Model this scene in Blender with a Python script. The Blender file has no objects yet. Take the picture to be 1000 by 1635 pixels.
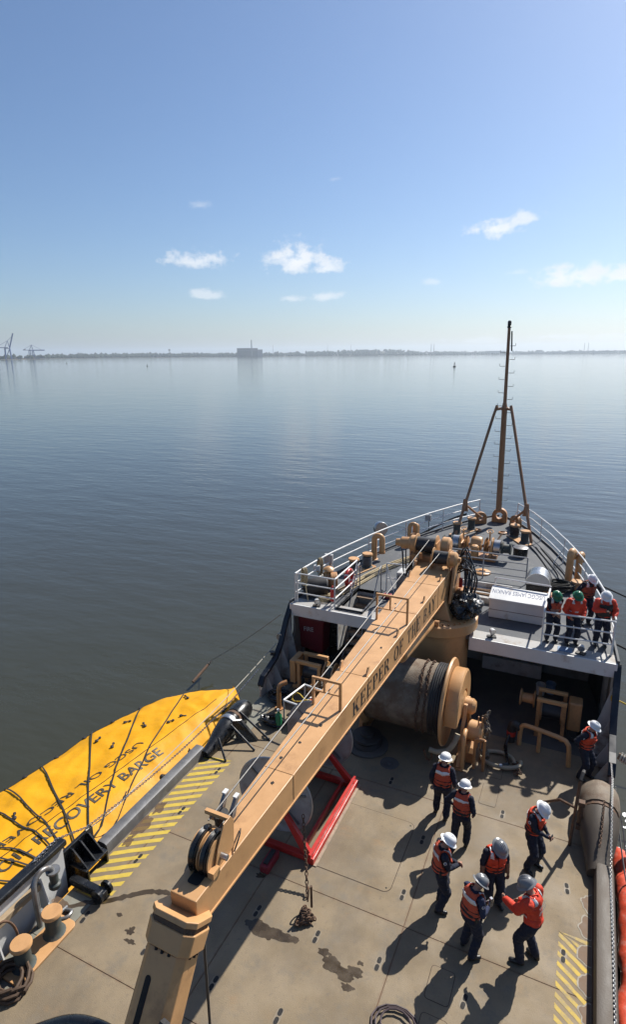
import bpy, bmesh, math, random
from mathutils import Vector, Matrix, noise as mnoise
R = math.radians
random.seed(7)
SC = bpy.context.scene
COL = SC.collection

# ------------------------------------------------------------------ camera
# world axes: +Y towards the bow, +X to starboard, z = 0 on the main deck
def set_camera():
    pitch, roll, yaw = R(14.95), R(.39), R(25.06)
    M = Matrix.Rotation(yaw, 3, 'Z')
    right, down = Vector((1, 0, 0)), Vector((0, -math.sin(pitch), -math.cos(pitch)))
    fwd = Vector((0, math.cos(pitch), -math.sin(pitch)))
    r = math.cos(roll) * right + math.sin(roll) * down
    d = -math.sin(roll) * right + math.cos(roll) * down
    r, d, fwd = M @ r, M @ d, M @ fwd
    cam = bpy.data.objects.new('camera', bpy.data.cameras.new('camera'))
    COL.objects.link(cam)
    m = Matrix((r, -d, -fwd)).transposed().to_4x4()
    m.translation = Vector((3.9, 0, 11.0))
    cam.matrix_world = m
    cam.data.sensor_fit = 'HORIZONTAL'
    cam.data.sensor_width = 36
    cam.data.lens = 36 * 940 / 1000
    cam.data.clip_start = .1
    cam.data.clip_end = 60000
    SC.camera = cam
set_camera()

# ------------------------------------------------------------------ light
SUN_AZ, SUN_EL = 20.0, 44.0          # degrees, clockwise from the bow
SUN_STRENGTH, SKY_STRENGTH = 5.0, 0.080
EXPOSURE = 0.55

def set_world():
    w = bpy.data.worlds.new('World'); SC.world = w; w.use_nodes = True
    nt = w.node_tree; nt.nodes.clear()
    N = nt.nodes.new; L = nt.links.new
    out = N('ShaderNodeOutputWorld')
    sky = N('ShaderNodeTexSky'); sky.sky_type = 'NISHITA'; sky.sun_disc = False
    sky.sun_elevation = R(SUN_EL); sky.sun_rotation = R(SUN_AZ)
    sky.altitude = 0; sky.air_density = 1.0; sky.dust_density = .95; sky.ozone_density = 6.5
    bg = N('ShaderNodeBackground'); bg.inputs['Strength'].default_value = SKY_STRENGTH
    L(sky.outputs['Color'], bg.inputs['Color'])
    tc = N('ShaderNodeTexCoord'); sep = N('ShaderNodeSeparateXYZ')
    L(tc.outputs['Generated'], sep.inputs[0])
    def mth(op, a, b=None, c=None, clamp=False):
        n = N('ShaderNodeMath'); n.operation = op; n.use_clamp = clamp
        for i, v in enumerate((a, b, c)):
            if v is None: continue
            if isinstance(v, (int, float)): n.inputs[i].default_value = v
            else: L(v, n.inputs[i])
        return n.outputs[0]
    az = mth('MULTIPLY', mth('ARCTAN2', sep.outputs[0], sep.outputs[1]), 180 / math.pi)
    el = mth('MULTIPLY', mth('ARCSINE', sep.outputs[2]), 180 / math.pi)
    def noise(scale, detail, stretch):
        mp = N('ShaderNodeMapping'); mp.inputs['Scale'].default_value = (1, 1, stretch)
        L(tc.outputs['Generated'], mp.inputs[0])
        n = N('ShaderNodeTexNoise'); n.inputs['Scale'].default_value = scale
        n.inputs['Detail'].default_value = detail; n.inputs['Roughness'].default_value = .62
        L(mp.outputs[0], n.inputs['Vector']); return n.outputs['Fac']
    nz = noise(38, 8, 1.5); nb = noise(11, 3, 2.0)
    # small fair-weather cumulus: azimuth, elevation, half width, half height, opacity
    clouds = [(-35.6, 7.95, 3.4, 1.25, .8), (-26.3, 8.15, 3.3, 1.55, .95), (-23.7, 7.5, 2.1, .95, .85),
              (-34.8, 5.2, 2.2, .6, .6), (-26.9, 4.95, 1.4, .5, .55), (-24.0, 5.05, 2.0, .65, .65),
              (-8.9, 10.2, 2.5, 1.2, .9), (-6.9, 10.75, 1.8, 1.0, .8), (-1.8, 6.0, 3.6, 1.35, .95), (1.6, 5.9, 3.6, 1.1, .9),
              (-14.0, 6.2, 1.0, .4, .4), (-7.0, 6.7, 1.0, .35, .3), (-34.7, 12.4, 1.0, .5, .3), (-23, 14.5, .8, .4, .22),
              (-3.4, 1.35, 3.0, .4, .5), (.8, 1.25, 3.2, .4, .5), (-9.5, 1.1, 3.5, .3, .3), (6.5, 1.6, 4, .5, .5),
              (12, 9, 4.5, 1.3, .9), (25, 6.5, 6, 1.3, .9), (40, 10, 5, 1.5, .85), (-62, 7, 5, 1.2, .9), (-80, 9, 5, 1.4, .9),
              (70, 7, 6, 1.4, .9), (110, 8, 6, 1.4, .9), (150, 7, 6, 1.4, .9), (-120, 8, 6, 1.4, .9), (-160, 7, 6, 1.3, .9)]
    tot = None; shade = None
    for a, e, ra, re, op in clouds:
        du = mth('DIVIDE', mth('SUBTRACT', az, a), ra)
        dvr = mth('SUBTRACT', el, e)
        # flat base: the lower half is squeezed
        dv = mth('MAXIMUM', mth('DIVIDE', dvr, re), mth('DIVIDE', dvr, -re * .62))
        d = mth('SQRT', mth('ADD', mth('MULTIPLY', du, du), mth('MULTIPLY', dv, dv)))
        d = mth('ADD', d, mth('ADD', mth('MULTIPLY', mth('SUBTRACT', nz, .5), 2.9), mth('MULTIPLY', mth('SUBTRACT', nb, .5), 1.6)))
        mr = N('ShaderNodeMapRange'); mr.interpolation_type = 'SMOOTHSTEP'
        L(d, mr.inputs[0])
        for k, v in zip((1, 2, 3, 4), (1.05, .12, 0.0, op)): mr.inputs[k].default_value = v
        m = mr.outputs[0]
        tot = m if tot is None else mth('MAXIMUM', tot, m)
    cl = N('ShaderNodeBackground'); cl.inputs['Strength'].default_value = .80
    rampn = N('ShaderNodeMix'); rampn.data_type = 'RGBA'
    rampn.inputs['A'].default_value = (.62, .68, .76, 1); rampn.inputs['B'].default_value = (1.0, .99, .98, 1)
    L(nz, rampn.inputs['Factor']); L(rampn.outputs['Result'], cl.inputs['Color'])
    mx = N('ShaderNodeMixShader'); L(tot, mx.inputs[0]); L(bg.outputs[0], mx.inputs[1]); L(cl.outputs[0], mx.inputs[2])
    L(mx.outputs[0], out.inputs['Surface'])
set_world()

sun = bpy.data.objects.new('sun', bpy.data.lights.new('sun', 'SUN')); COL.objects.link(sun)
sun.data.energy = SUN_STRENGTH; sun.data.angle = R(.53); sun.data.color = (1.0, .955, .88)
_sd = Vector((math.sin(R(SUN_AZ)) * math.cos(R(SUN_EL)), math.cos(R(SUN_AZ)) * math.cos(R(SUN_EL)), math.sin(R(SUN_EL))))
sun.rotation_euler = _sd.to_track_quat('Z', 'Y').to_euler(); sun.location = (20, 60, 60)
SC.view_settings.view_transform = 'Standard'; SC.view_settings.look = 'None'
SC.view_settings.gamma = 1; SC.view_settings.use_curve_mapping = False
SC.view_settings.exposure = EXPOSURE
SC.render.engine = 'CYCLES'
SC.cycles.use_denoising = True
SC.cycles.max_bounces = 8; SC.cycles.caustics_reflective = False; SC.cycles.caustics_refractive = False
SC.cycles.volume_bounces = 0

# ------------------------------------------------------------------ materials
MATS = {}
def mat(name, col, rough=.6, metal=0., var=.12, scale=3., stain=None, stain_amt=.0, stain_scale=1.2, bump=.0, bump_scale=40., coat=0., stretch=(1, 1, 1), spec=.5):
    """painted / worn surface: base colour with noise, a stain colour in patches, fine relief"""
    if name in MATS: return MATS[name]
    m = bpy.data.materials.new(name); m.use_nodes = True; nt = m.node_tree
    b = nt.nodes['Principled BSDF']; N = nt.nodes.new; L = nt.links.new
    k_ = .72 if max(col) < .7 or col[2] < .4 else .84
    col = tuple(c * k_ for c in col); stain = tuple(c * k_ for c in stain) if stain else None
    b.inputs['Roughness'].default_value = rough; b.inputs['Metallic'].default_value = metal
    b.inputs['Coat Weight'].default_value = coat; b.inputs['Specular IOR Level'].default_value = spec
    geo = N('ShaderNodeNewGeometry')
    mp = N('ShaderNodeMapping'); mp.inputs['Scale'].default_value = stretch; L(geo.outputs['Position'], mp.inputs[0])
    n1 = N('ShaderNodeTexNoise'); n1.inputs['Scale'].default_value = scale; n1.inputs['Detail'].default_value = 6; n1.inputs['Roughness'].default_value = .6
    L(mp.outputs[0], n1.inputs['Vector'])
    mr = N('ShaderNodeMapRange'); L(n1.outputs['Fac'], mr.inputs[0])
    for k, v in zip((1, 2, 3, 4), (.3, .7, 1 - var, 1 + var)): mr.inputs[k].default_value = v
    mul = N('ShaderNodeMix'); mul.data_type = 'RGBA'; mul.blend_type = 'MULTIPLY'; mul.inputs['Factor'].default_value = 1
    mul.inputs['A'].default_value = (*col, 1); L(mr.outputs[0], mul.inputs['B'])
    res = mul.outputs['Result']
    if stain:
        n2 = N('ShaderNodeTexNoise'); n2.inputs['Scale'].default_value = stain_scale; n2.inputs['Detail'].default_value = 8; n2.inputs['Roughness'].default_value = .68
        L(mp.outputs[0], n2.inputs['Vector'])
        m2 = N('ShaderNodeMapRange'); m2.interpolation_type = 'SMOOTHSTEP'; L(n2.outputs['Fac'], m2.inputs[0])
        for k, v in zip((1, 2, 3, 4), (.62 - stain_amt * .35, .78 - stain_amt * .2, 0, .85)): m2.inputs[k].default_value = v
        mx = N('ShaderNodeMix'); mx.data_type = 'RGBA'; L(m2.outputs[0], mx.inputs['Factor']); L(res, mx.inputs['A']); mx.inputs['B'].default_value = (*stain, 1)
        res = mx.outputs['Result']
    L(res, b.inputs['Base Color'])
    rr = N('ShaderNodeMapRange'); L(n1.outputs['Fac'], rr.inputs[0])
    for k, v in zip((1, 2, 3, 4), (.3, .7, max(.03, rough - .1), min(1, rough + .1))): rr.inputs[k].default_value = v
    L(rr.outputs[0], b.inputs['Roughness'])
    if bump:
        n3 = N('ShaderNodeTexNoise'); n3.inputs['Scale'].default_value = bump_scale; n3.inputs['Detail'].default_value = 4
        L(geo.outputs['Position'], n3.inputs['Vector'])
        bp = N('ShaderNodeBump'); bp.inputs['Strength'].default_value = bump; bp.inputs['Distance'].default_value = .02
        L(n3.outputs['Fac'], bp.inputs['Height']); L(bp.outputs[0], b.inputs['Normal'])
    MATS[name] = m
    return m

RUST = (.16, .065, .03)
BUFF = mat('buff_paint', (.70, .385, .165), .45, var=.10, scale=1.6, stain=(.44, .225, .095), stain_amt=.26, stain_scale=1.5, bump=.08, bump_scale=18)
BUFF_W = mat('buff_paint_worn', (.55, .27, .105), .5, var=.15, scale=3, stain=(.2, .1, .05), stain_amt=.35, stain_scale=2.4, bump=.15, bump_scale=20)
MAST_SHADED = mat('mast_buff_shaded', (.40, .205, .10), .5, var=.15, scale=2, stain=(.2, .1, .06), stain_amt=.3)  # same buff as the crane, its colour darkened for the backlit mast
WHITE = mat('white_paint', (.72, .72, .70), .45, var=.06, scale=2, stain=(.42, .33, .25), stain_amt=.16, stain_scale=1.6, bump=.04)
WHITE_D = mat('white_paint_dirty', (.60, .60, .58), .55, var=.12, scale=2, stain=(.25, .17, .12), stain_amt=.4, stain_scale=1.8, bump=.1)
RAILW = mat('rail_white', (.78, .78, .76), .4, var=.05, scale=4)
DECKF = mat('forecastle_grey', (.095, .102, .112), .75, var=.22, scale=1.1, stain=(.20, .195, .185), stain_amt=.36, stain_scale=.8, bump=.2, bump_scale=60)
GUTTER = mat('waterway_grey', (.25, .245, .20), .75, var=.15, scale=2, stain=(.22, .13, .07), stain_amt=.3, stain_scale=1.5, bump=.2)
BLACK = mat('black_paint', (.014, .015, .017), .28, var=.3, scale=5, stain=(.06, .055, .05), stain_amt=.2, stain_scale=3, bump=.08)
RUBBER = mat('black_rubber', (.020, .018, .019), .6, var=.2, scale=5, bump=.1)
NAVYP = mat('dark_hull_paint', (.012, .014, .02), .35, var=.2, scale=2, stain=(.05, .05, .055), stain_amt=.25, stain_scale=2)
STEEL = mat('galvanised_steel', (.28, .285, .29), .42, .55, var=.18, scale=3, stain=(.16, .12, .09), stain_amt=.35, stain_scale=2.2, bump=.1)
STEELB = mat('bright_steel', (.55, .55, .56), .3, .9, var=.1, scale=3)
PIPE = mat('gunwale_steel', (.15, .15, .155), .55, .2, var=.25, scale=2.5, stain=(.24, .24, .245), stain_amt=.4, stain_scale=3.5, bump=.15)
PIPEB = mat('gunwale_rusty', (.100, .077, .056), .65, .05, var=.3, scale=3, stain=(.16, .14, .12), stain_amt=.3, stain_scale=2.4, bump=.2, stretch=(1, .35, 1))
RUSTM = mat('rusty_steel', (.13, .075, .045), .75, .1, var=.35, scale=14, stain=(.24, .11, .05), stain_amt=.5, stain_scale=9, bump=.4)
DRUMM = mat('drum_steel', (.25, .20, .145), .7, .1, var=.35, scale=3.5, stain=(.15, .085, .045), stain_amt=.6, stain_scale=2.2, bump=.6)
DARKIN = mat('dark_fittings', (.035, .033, .032), .6, var=.4, scale=4, stain=(.09, .07, .05), stain_amt=.4, bump=.2)
INNER = mat('recess_paint', (.30, .29, .27), .6, var=.15, scale=2, stain=(.14, .10, .07), stain_amt=.4, bump=.1)
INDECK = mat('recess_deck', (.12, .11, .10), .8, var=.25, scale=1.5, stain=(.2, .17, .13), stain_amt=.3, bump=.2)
RED = mat('red_paint', (.62, .035, .025), .4, var=.12, scale=3, stain=(.3, .03, .02), stain_amt=.2, bump=.05)
REDD = mat('red_cover', (.22, .012, .022), .6, var=.2, scale=2.5)
ROPE = mat('manila_rope', (.50, .40, .24), .9, var=.25, scale=18, bump=.5, bump_scale=80)
ROPED = mat('dark_rope', (.055, .05, .042), .9, var=.3, scale=18, bump=.5, bump_scale=80)
ROPEW = mat('white_rope', (.58, .54, .45), .85, var=.15, scale=20)
ROPEY = mat('yellow_rope', (.65, .45, .05), .8, var=.15, scale=20)
WIRE = mat('wire_rope', (.24, .23, .22), .45, .6, var=.2, scale=40)
WIRED = mat('dark_wire', (.045, .045, .048), .5, .3, var=.2, scale=40)
NAVY = mat('navy_cloth', (.012, .016, .034), .92, var=.3, scale=9, bump=.6, bump_scale=14)
NAVY2 = mat('blue_cloth', (.020, .030, .075), .92, var=.3, scale=9, bump=.6, bump_scale=14)
VEST = mat('orange_vest', (.78, .075, .022), .75, var=.16, scale=10, bump=.4, bump_scale=18)
VEST2 = mat('faded_vest', (.62, .095, .042), .8, var=.18, scale=10, bump=.4, bump_scale=18)
COAT = mat('orange_coat', (.80, .055, .018), .7, var=.14, scale=9, bump=.5, bump_scale=12)
REFL = mat('reflective_tape', (.70, .70, .70), .35, .25, var=.08, scale=9)
STRAP = mat('black_webbing', (.02, .02, .02), .8, var=.1)
SKIN = mat('skin', (.46, .25, .17), .55, var=.1, scale=12)
SKIND = mat('skin_dark', (.22, .11, .07), .55, var=.1, scale=12)
HAIR = mat('hair', (.03, .02, .014), .8, var=.2)
BOOT = mat('boot_leather', (.014, .013, .013), .38, var=.2, scale=10)
HATW = mat('hat_white', (.80, .80, .80), .28, var=.03)
HATG = mat('hat_grey', (.22, .225, .235), .3, var=.05)
HATN = mat('hat_green', (.012, .17, .07), .3, var=.05)
GLOVE = mat('glove', (.30, .30, .28), .85, var=.2, scale=20)
LETTER = mat('black_lettering', (.02, .02, .022), .6, var=.1)
LETB = mat('blue_lettering', (.09, .12, .24), .6, var=.1)
HAZY = mat('hazard_yellow', (.66, .47, .06), .7, var=.14, scale=5, stain=(.30, .25, .15), stain_amt=.22, stain_scale=3.2)
HAZW = mat('hazard_yellow_worn', (.68, .47, .07), .75, var=.16, scale=6, stain=(.30, .245, .17), stain_amt=.62, stain_scale=3.2)
PUDDLE = mat('wet_deck', (.075, .052, .030), .30, var=.35, scale=4)
RUSTWASH = mat('rust_wash', (.17, .10, .055), .75, var=.25, scale=5, bump=.2)
HOSE = mat('pale_hose', (.42, .36, .25), .7, var=.15, scale=6)
ORANGEW = mat('red_fabric', (.80, .10, .045), .45, var=.2, scale=3, stain=(.75, .32, .25), stain_amt=.4, stain_scale=4, bump=.9, bump_scale=5)
BLUEB = mat('blue_mat', (.22, .33, .50), .7, var=.1)
GREENB = mat('green_plastic', (.02, .25, .10), .4, var=.1)
CONCRETE = mat('far_concrete', (.30, .30, .30), .9, var=.15, scale=.02)
FARBLD = mat('far_building', (.13, .12, .13), .9, var=.15, scale=.03)
FARBLUE = mat('far_crane_blue', (.03, .09, .32), .7, var=.1, scale=.1)
FARLAND = mat('far_land', (.12, .11, .08), .95, var=.2, scale=.02)
FARTREE = mat('far_foliage', (.045, .065, .030), .95, var=.35, scale=.06)
CONT = [mat('container_%s' % n, c, .7, var=.1, scale=.2) for n, c in (('rust', (.25, .07, .04)), ('blue', (.05, .10, .22)), ('grey', (.3, .3, .3)))]

def deck_material():
    """buff-coloured deck paint, trodden and rust-stained"""
    m = bpy.data.materials.new('main_deck_paint'); m.use_nodes = True; nt = m.node_tree
    b = nt.nodes['Principled BSDF']; N = nt.nodes.new; L = nt.links.new
    geo = N('ShaderNodeNewGeometry')
    def nz(s, d=6, r=.6, st=(1, 1, 1)):
        mp = N('ShaderNodeMapping'); mp.inputs['Scale'].default_value = st; L(geo.outputs['Position'], mp.inputs[0])
        n = N('ShaderNodeTexNoise'); n.inputs['Scale'].default_value = s; n.inputs['Detail'].default_value = d; n.inputs['Roughness'].default_value = r
        L(mp.outputs[0], n.inputs['Vector']); return n.outputs['Fac']
    def rng(f, a, b_, c, d):
        n = N('ShaderNodeMapRange'); n.interpolation_type = 'SMOOTHSTEP'; L(f, n.inputs[0])
        for k, v in zip((1, 2, 3, 4), (a, b_, c, d)): n.inputs[k].default_value = v
        return n.outputs[0]
    def mix(f, a, bcol, mode='MIX'):
        n = N('ShaderNodeMix'); n.data_type = 'RGBA'; n.blend_type = mode
        if isinstance(f, float): n.inputs['Factor'].default_value = f
        else: L(f, n.inputs['Factor'])
        for key, v in (('A', a), ('B', bcol)):
            if isinstance(v, tuple): n.inputs[key].default_value = (*v, 1)
            else: L(v, n.inputs[key])
        return n.outputs['Result']
    c = mix(rng(nz(.55, 6, .65), .36, .62, 0, 1), (.165, .124, .075), (.226, .171, .103))
    c = mix(rng(nz(.33, 7, .7, (1, .5, 1)), .50, .66, 0, .6), c, (.116, .090, .060))
    c = mix(rng(nz(1.7, 8, .7), .50, .70, 0, .8), c, (.147, .123, .090))       # grey scuffing
    c = mix(rng(nz(.9, 9, .72, (1, 1.6, 1)), .56, .74, 0, .65), c, (.245, .150, .072))  # thin rust bleed
    c = mix(rng(nz(9, 5, .7), .57, .70, 0, .6), c, (.13, .102, .074))           # speckle
    c = mix(rng(nz(28, 3, .6), .62, .72, 0, .6), c, (.11, .085, .06))
    c = mix(rng(nz(2.2, 4, .6, (1, .06, 1)), .66, .72, 0, .35), c, (.30, .25, .18))       # long scrapes fore and aft
    c = mix(rng(nz(3.1, 4, .6, (.07, 1, 1)), .67, .73, 0, .45), c, (.10, .082, .06))      # drag marks athwart
    sepn = N('ShaderNodeSeparateXYZ'); L(geo.outputs['Position'], sepn.inputs[0])
    wob = nz(6, 5, .7); seam = None
    def mm(op, a, b_):
        n = N('ShaderNodeMath'); n.operation = op
        for i, v in enumerate((a, b_)):
            if isinstance(v, (int, float)): n.inputs[i].default_value = v
            else: L(v, n.inputs[i])
        return n.outputs[0]
    for ax, v in ((0, -4.455), (0, -1.5), (0, 1.591), (1, 5.88), (1, 9.065), (1, 12.705)):
        d = mm('ABSOLUTE', mm('SUBTRACT', sepn.outputs[ax], v), 0); seam = d if seam is None else mm('MINIMUM', seam, d)
    seam = mm('ADD', seam, mm('MULTIPLY', mm('SUBTRACT', wob, .5), .16))
    c = mix(rng(seam, .05, -.01, 0, .55), c, (.150, .088, .048))            # rust bleeding from the joints
    L(c, b.inputs['Base Color'])
    L(rng(nz(1.2, 5), .3, .7, .62, .85), b.inputs['Roughness'])
    bp = N('ShaderNodeBump'); bp.inputs['Strength'].default_value = .35; bp.inputs['Distance'].default_value = .02
    L(nz(55, 5, .7), bp.inputs['Height']); L(bp.outputs[0], b.inputs['Normal'])
    return m
DECK = deck_material()
for _m, _a in ((PUDDLE, .78), (RUSTWASH, .65)):
    _m.node_tree.nodes['Principled BSDF'].inputs['Alpha'].default_value = _a

def water_material():
    m = bpy.data.materials.new('estuary_water'); m.use_nodes = True; nt = m.node_tree
    b = nt.nodes['Principled BSDF']; N = nt.nodes.new; L = nt.links.new
    b.inputs['Base Color'].default_value = (.036, .036, .022, 1); b.inputs['Roughness'].default_value = .05
    b.inputs['IOR'].default_value = 1.44
    geo = N('ShaderNodeNewGeometry')
    def nz(s, st, d, rot=0):
        mp = N('ShaderNodeMapping'); mp.inputs['Scale'].default_value = st; mp.inputs['Rotation'].default_value = (0, 0, R(rot))
        L(geo.outputs['Position'], mp.inputs[0])
        n = N('ShaderNodeTexNoise'); n.inputs['Scale'].default_value = s; n.inputs['Detail'].default_value = d; n.inputs['Roughness'].default_value = .55
        L(mp.outputs[0], n.inputs['Vector']); return n.outputs['Fac']
    prev = None
    # long swell, wind ripples, fine chop; crests run across the view
    for s, st, d, rot, strength, dist in ((.10, (.45, 1, 1), 2, -20, .4, .16), (.55, (.40, 1, 1), 3, -28, .6, .12), (2.6, (.5, 1, 1), 3, -15, .6, .020), (8.0, (.6, 1, 1), 2, -35, .5, .003)):
        bp = N('ShaderNodeBump'); bp.inputs['Strength'].default_value = strength; bp.inputs['Distance'].default_value = dist
        L(nz(s, st, d, rot), bp.inputs['Height'])
        if prev: L(prev, bp.inputs['Normal'])
        prev = bp.outputs[0]
    L(prev, b.inputs['Normal'])
    return m
WATER = water_material()

def tarp_material():
    m = mat('yellow_tarpaulin', (.88, .41, .004), .62, var=.07, scale=1.2, stain=(.74, .36, .015), stain_amt=.25, stain_scale=1.3, bump=.8, bump_scale=4, stretch=(1, .4, 1), spec=.25)
    return m
TARP = tarp_material()

# ------------------------------------------------------------------ mesh helpers
def wloc(o):
    v = Vector((0, 0, 0))
    while o is not None: v += o.location; o = o.parent
    return v

class MB:
    """collects shapes; build() links them as one mesh object"""
    def __init__(s): s.v = []; s.f = []
    def add(s, vs, fs):
        k = len(s.v); s.v += [Vector(p) for p in vs]; s.f += [tuple(i + k for i in f) for f in fs]; return s
    def box(s, c, d, rz=0, rx=0, ry=0):
        M = Matrix.Rotation(rz, 3, 'Z') @ Matrix.Rotation(ry, 3, 'Y') @ Matrix.Rotation(rx, 3, 'X')
        vs = [M @ Vector((i * d[0] / 2, j * d[1] / 2, k * d[2] / 2)) + Vector(c) for k in (-1, 1) for j in (-1, 1) for i in (-1, 1)]
        return s.add(vs, [(0, 2, 3, 1), (4, 5, 7, 6), (0, 1, 5, 4), (2, 6, 7, 3), (0, 4, 6, 2), (1, 3, 7, 5)])
    def b2(s, x0, x1, y0, y1, z0, z1):
        return s.box(((x0 + x1) / 2, (y0 + y1) / 2, (z0 + z1) / 2), (x1 - x0, y1 - y0, z1 - z0))
    def hexa(s, p):
        return s.add(p, [(0, 3, 2, 1), (4, 5, 6, 7), (0, 1, 5, 4), (1, 2, 6, 5), (2, 3, 7, 6), (3, 0, 4, 7)])
    def prism(s, poly, z0, z1, M=None):
        n = len(poly)
        vs = [Vector((x, y, z0)) for x, y in poly] + [Vector((x, y, z1)) for x, y in poly]
        if M is not None: vs = [M @ v for v in vs]
        return s.add(vs, [tuple(range(n - 1, -1, -1)), tuple(range(n, 2 * n))] + [(i, (i + 1) % n, n + (i + 1) % n, n + i) for i in range(n)])
    def sheet(s, poly, z=0):
        return s.add([(x, y, z) for x, y in poly], [tuple(range(len(poly)))])
    def tube(s, pts, r, n=8, closed=False, caps=True):
        P = [Vector(p) for p in pts]; m = len(P)
        rs = r if isinstance(r, (list, tuple)) else [r] * m
        up = None; rings = []
        for i in range(m):
            if closed: t = P[(i + 1) % m] - P[i - 1]
            else: t = P[min(i + 1, m - 1)] - P[max(i - 1, 0)]
            if t.length < 1e-9: t = Vector((0, 0, 1))
            t.normalize()
            if up is None:
                up = t.orthogonal().normalized()
            up = up - t * up.dot(t)
            if up.length < 1e-6: up = t.orthogonal()
            up.normalize(); w = t.cross(up)
            rings.append([P[i] + (up * math.cos(2 * math.pi * k / n) + w * math.sin(2 * math.pi * k / n)) * rs[i] for k in range(n)])
        vs = [p for ring in rings for p in ring]; fs = []
        for i in range(m if closed else m - 1):
            a, b = i * n, ((i + 1) % m) * n
            for k in range(n): fs.append((a + k, a + (k + 1) % n, b + (k + 1) % n, b + k))
        if caps and not closed: fs += [tuple(range(n - 1, -1, -1)), tuple(range((m - 1) * n, m * n))]
        return s.add(vs, fs)
    def lathe(s, prof, c=(0, 0, 0), axis=(0, 0, 1), n=20, arc=2 * math.pi, start=0):
        """prof: (radius, height) pairs along the axis"""
        q = Vector((0, 0, 1)).rotation_difference(Vector(axis).normalized()); full = arc > 6.28
        k = n if full else n + 1; vs = []; fs = []
        for r, h in prof:
            for i in range(k):
                a = start + arc * i / n
                vs.append(q @ Vector((r * math.cos(a), r * math.sin(a), h)) + Vector(c))
        for j in range(len(prof) - 1):
            for i in range(n):
                a, b = j * k + i, j * k + (i + 1) % k
                fs.append((a, b, b + k, a + k))
        if full:
            if prof[0][0] > 1e-6: fs.append(tuple(range(k - 1, -1, -1)))
            if prof[-1][0] > 1e-6: fs.append(tuple(range((len(prof) - 1) * k, len(prof) * k)))
        return s.add(vs, fs)
    def torus(s, c, R_, r, axis=(0, 0, 1), n=24, m=8, sx=1, sy=1):
        q = Vector((0, 0, 1)).rotation_difference(Vector(axis).normalized())
        pts = [q @ Vector((R_ * sx * math.cos(2 * math.pi * i / n), R_ * sy * math.sin(2 * math.pi * i / n), 0)) + Vector(c) for i in range(n)]
        return s.tube(pts, r, m, closed=True)
    def chain(s, pts, size=.05, wire=.012):
        """links along a polyline, every other one turned"""
        P = [Vector(p) for p in pts]; step = size * 1.55; k = 0; carry = 0
        for a, b in zip(P, P[1:]):
            d = b - a; ln = d.length
            if ln < 1e-6: continue
            t = d / ln; pos = carry
            while pos < ln:
                c = a + t * pos
                o = t.orthogonal().normalized(); w = t.cross(o)
                if k % 2: o, w = w, -o
                ring = [c + t * (size * math.cos(2 * math.pi * i / 8)) + o * (size * .62 * math.sin(2 * math.pi * i / 8)) for i in range(8)]
                s.tube(ring, wire, 4, closed=True); k += 1; pos += step
            carry = pos - ln
        return s
    def build(s, name, material, parent=None, smooth=False, bevel=0., local=False):
        off = Vector((0, 0, 0)) if (local or parent is None) else wloc(parent)
        me = bpy.data.meshes.new(name)
        me.from_pydata([tuple(p - off) for p in s.v], [], s.f); me.update()
        bm = bmesh.new(); bm.from_mesh(me); bmesh.ops.recalc_face_normals(bm, faces=bm.faces); bm.to_mesh(me); bm.free()
        me.materials.append(material)
        o = bpy.data.objects.new(name, me); COL.objects.link(o)
        if parent is not None: o.parent = parent
        if smooth:
            for p in me.polygons: p.use_smooth = True
            me.set_sharp_from_angle(angle=R(38))
        if bevel:
            md = o.modifiers.new('bevel', 'BEVEL'); md.width = bevel; md.segments = 2; md.limit_method = 'ANGLE'; md.angle_limit = R(40)
        return o

def thing(name, label, cat, loc=(0, 0, 0), rz=0, group=None):
    o = bpy.data.objects.new(name, None); COL.objects.link(o); o.location = loc; o.rotation_euler = (0, 0, rz)
    o.empty_display_size = .2
    o['label'] = label; o['category'] = cat
    if group: o['group'] = group
    return o
def tag(o, label, cat, group=None):
    o['label'] = label; o['category'] = cat
    if group: o['group'] = group
    return o
def struct(o): o['kind'] = 'structure'; return o
def stuff(o): o['kind'] = 'stuff'; return o
def dup(root, loc, rz, label, scale=1.):
    r = root.copy(); COL.objects.link(r); r.location = loc; r.rotation_euler = (0, 0, rz); r['label'] = label; r.scale = (scale,) * 3
    for ch in list(root.children):
        c = ch.copy(); COL.objects.link(c); c.parent = r
        for g in list(ch.children):
            d = g.copy(); COL.objects.link(d); d.parent = c
    return r
def arc(c, r, a0, a1, n, u, w):
    """points on an arc in the plane of u, w"""
    u, w, c = Vector(u), Vector(w), Vector(c)
    return [c + u * (r * math.cos(a0 + (a1 - a0) * i / n)) + w * (r * math.sin(a0 + (a1 - a0) * i / n)) for i in range(n + 1)]
def smoothline(pts, k=4):
    """Catmull-Rom through the points"""
    P = [Vector(p) for p in pts]; out = []
    for i in range(len(P) - 1):
        p0, p1, p2, p3 = P[max(i - 1, 0)], P[i], P[i + 1], P[min(i + 2, len(P) - 1)]
        for j in range(k):
            t = j / k
            out.append(.5 * ((2 * p1) + (p2 - p0) * t + (2 * p0 - 5 * p1 + 4 * p2 - p3) * t * t + (3 * p1 - p0 - 3 * p2 + p3) * t ** 3))
    out.append(P[-1]); return out
def sag(a, b, s, n=10):
    a, b = Vector(a), Vector(b)
    return [a.lerp(b, i / n) - Vector((0, 0, s * 4 * (i / n) * (1 - i / n))) for i in range(n + 1)]
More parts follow.
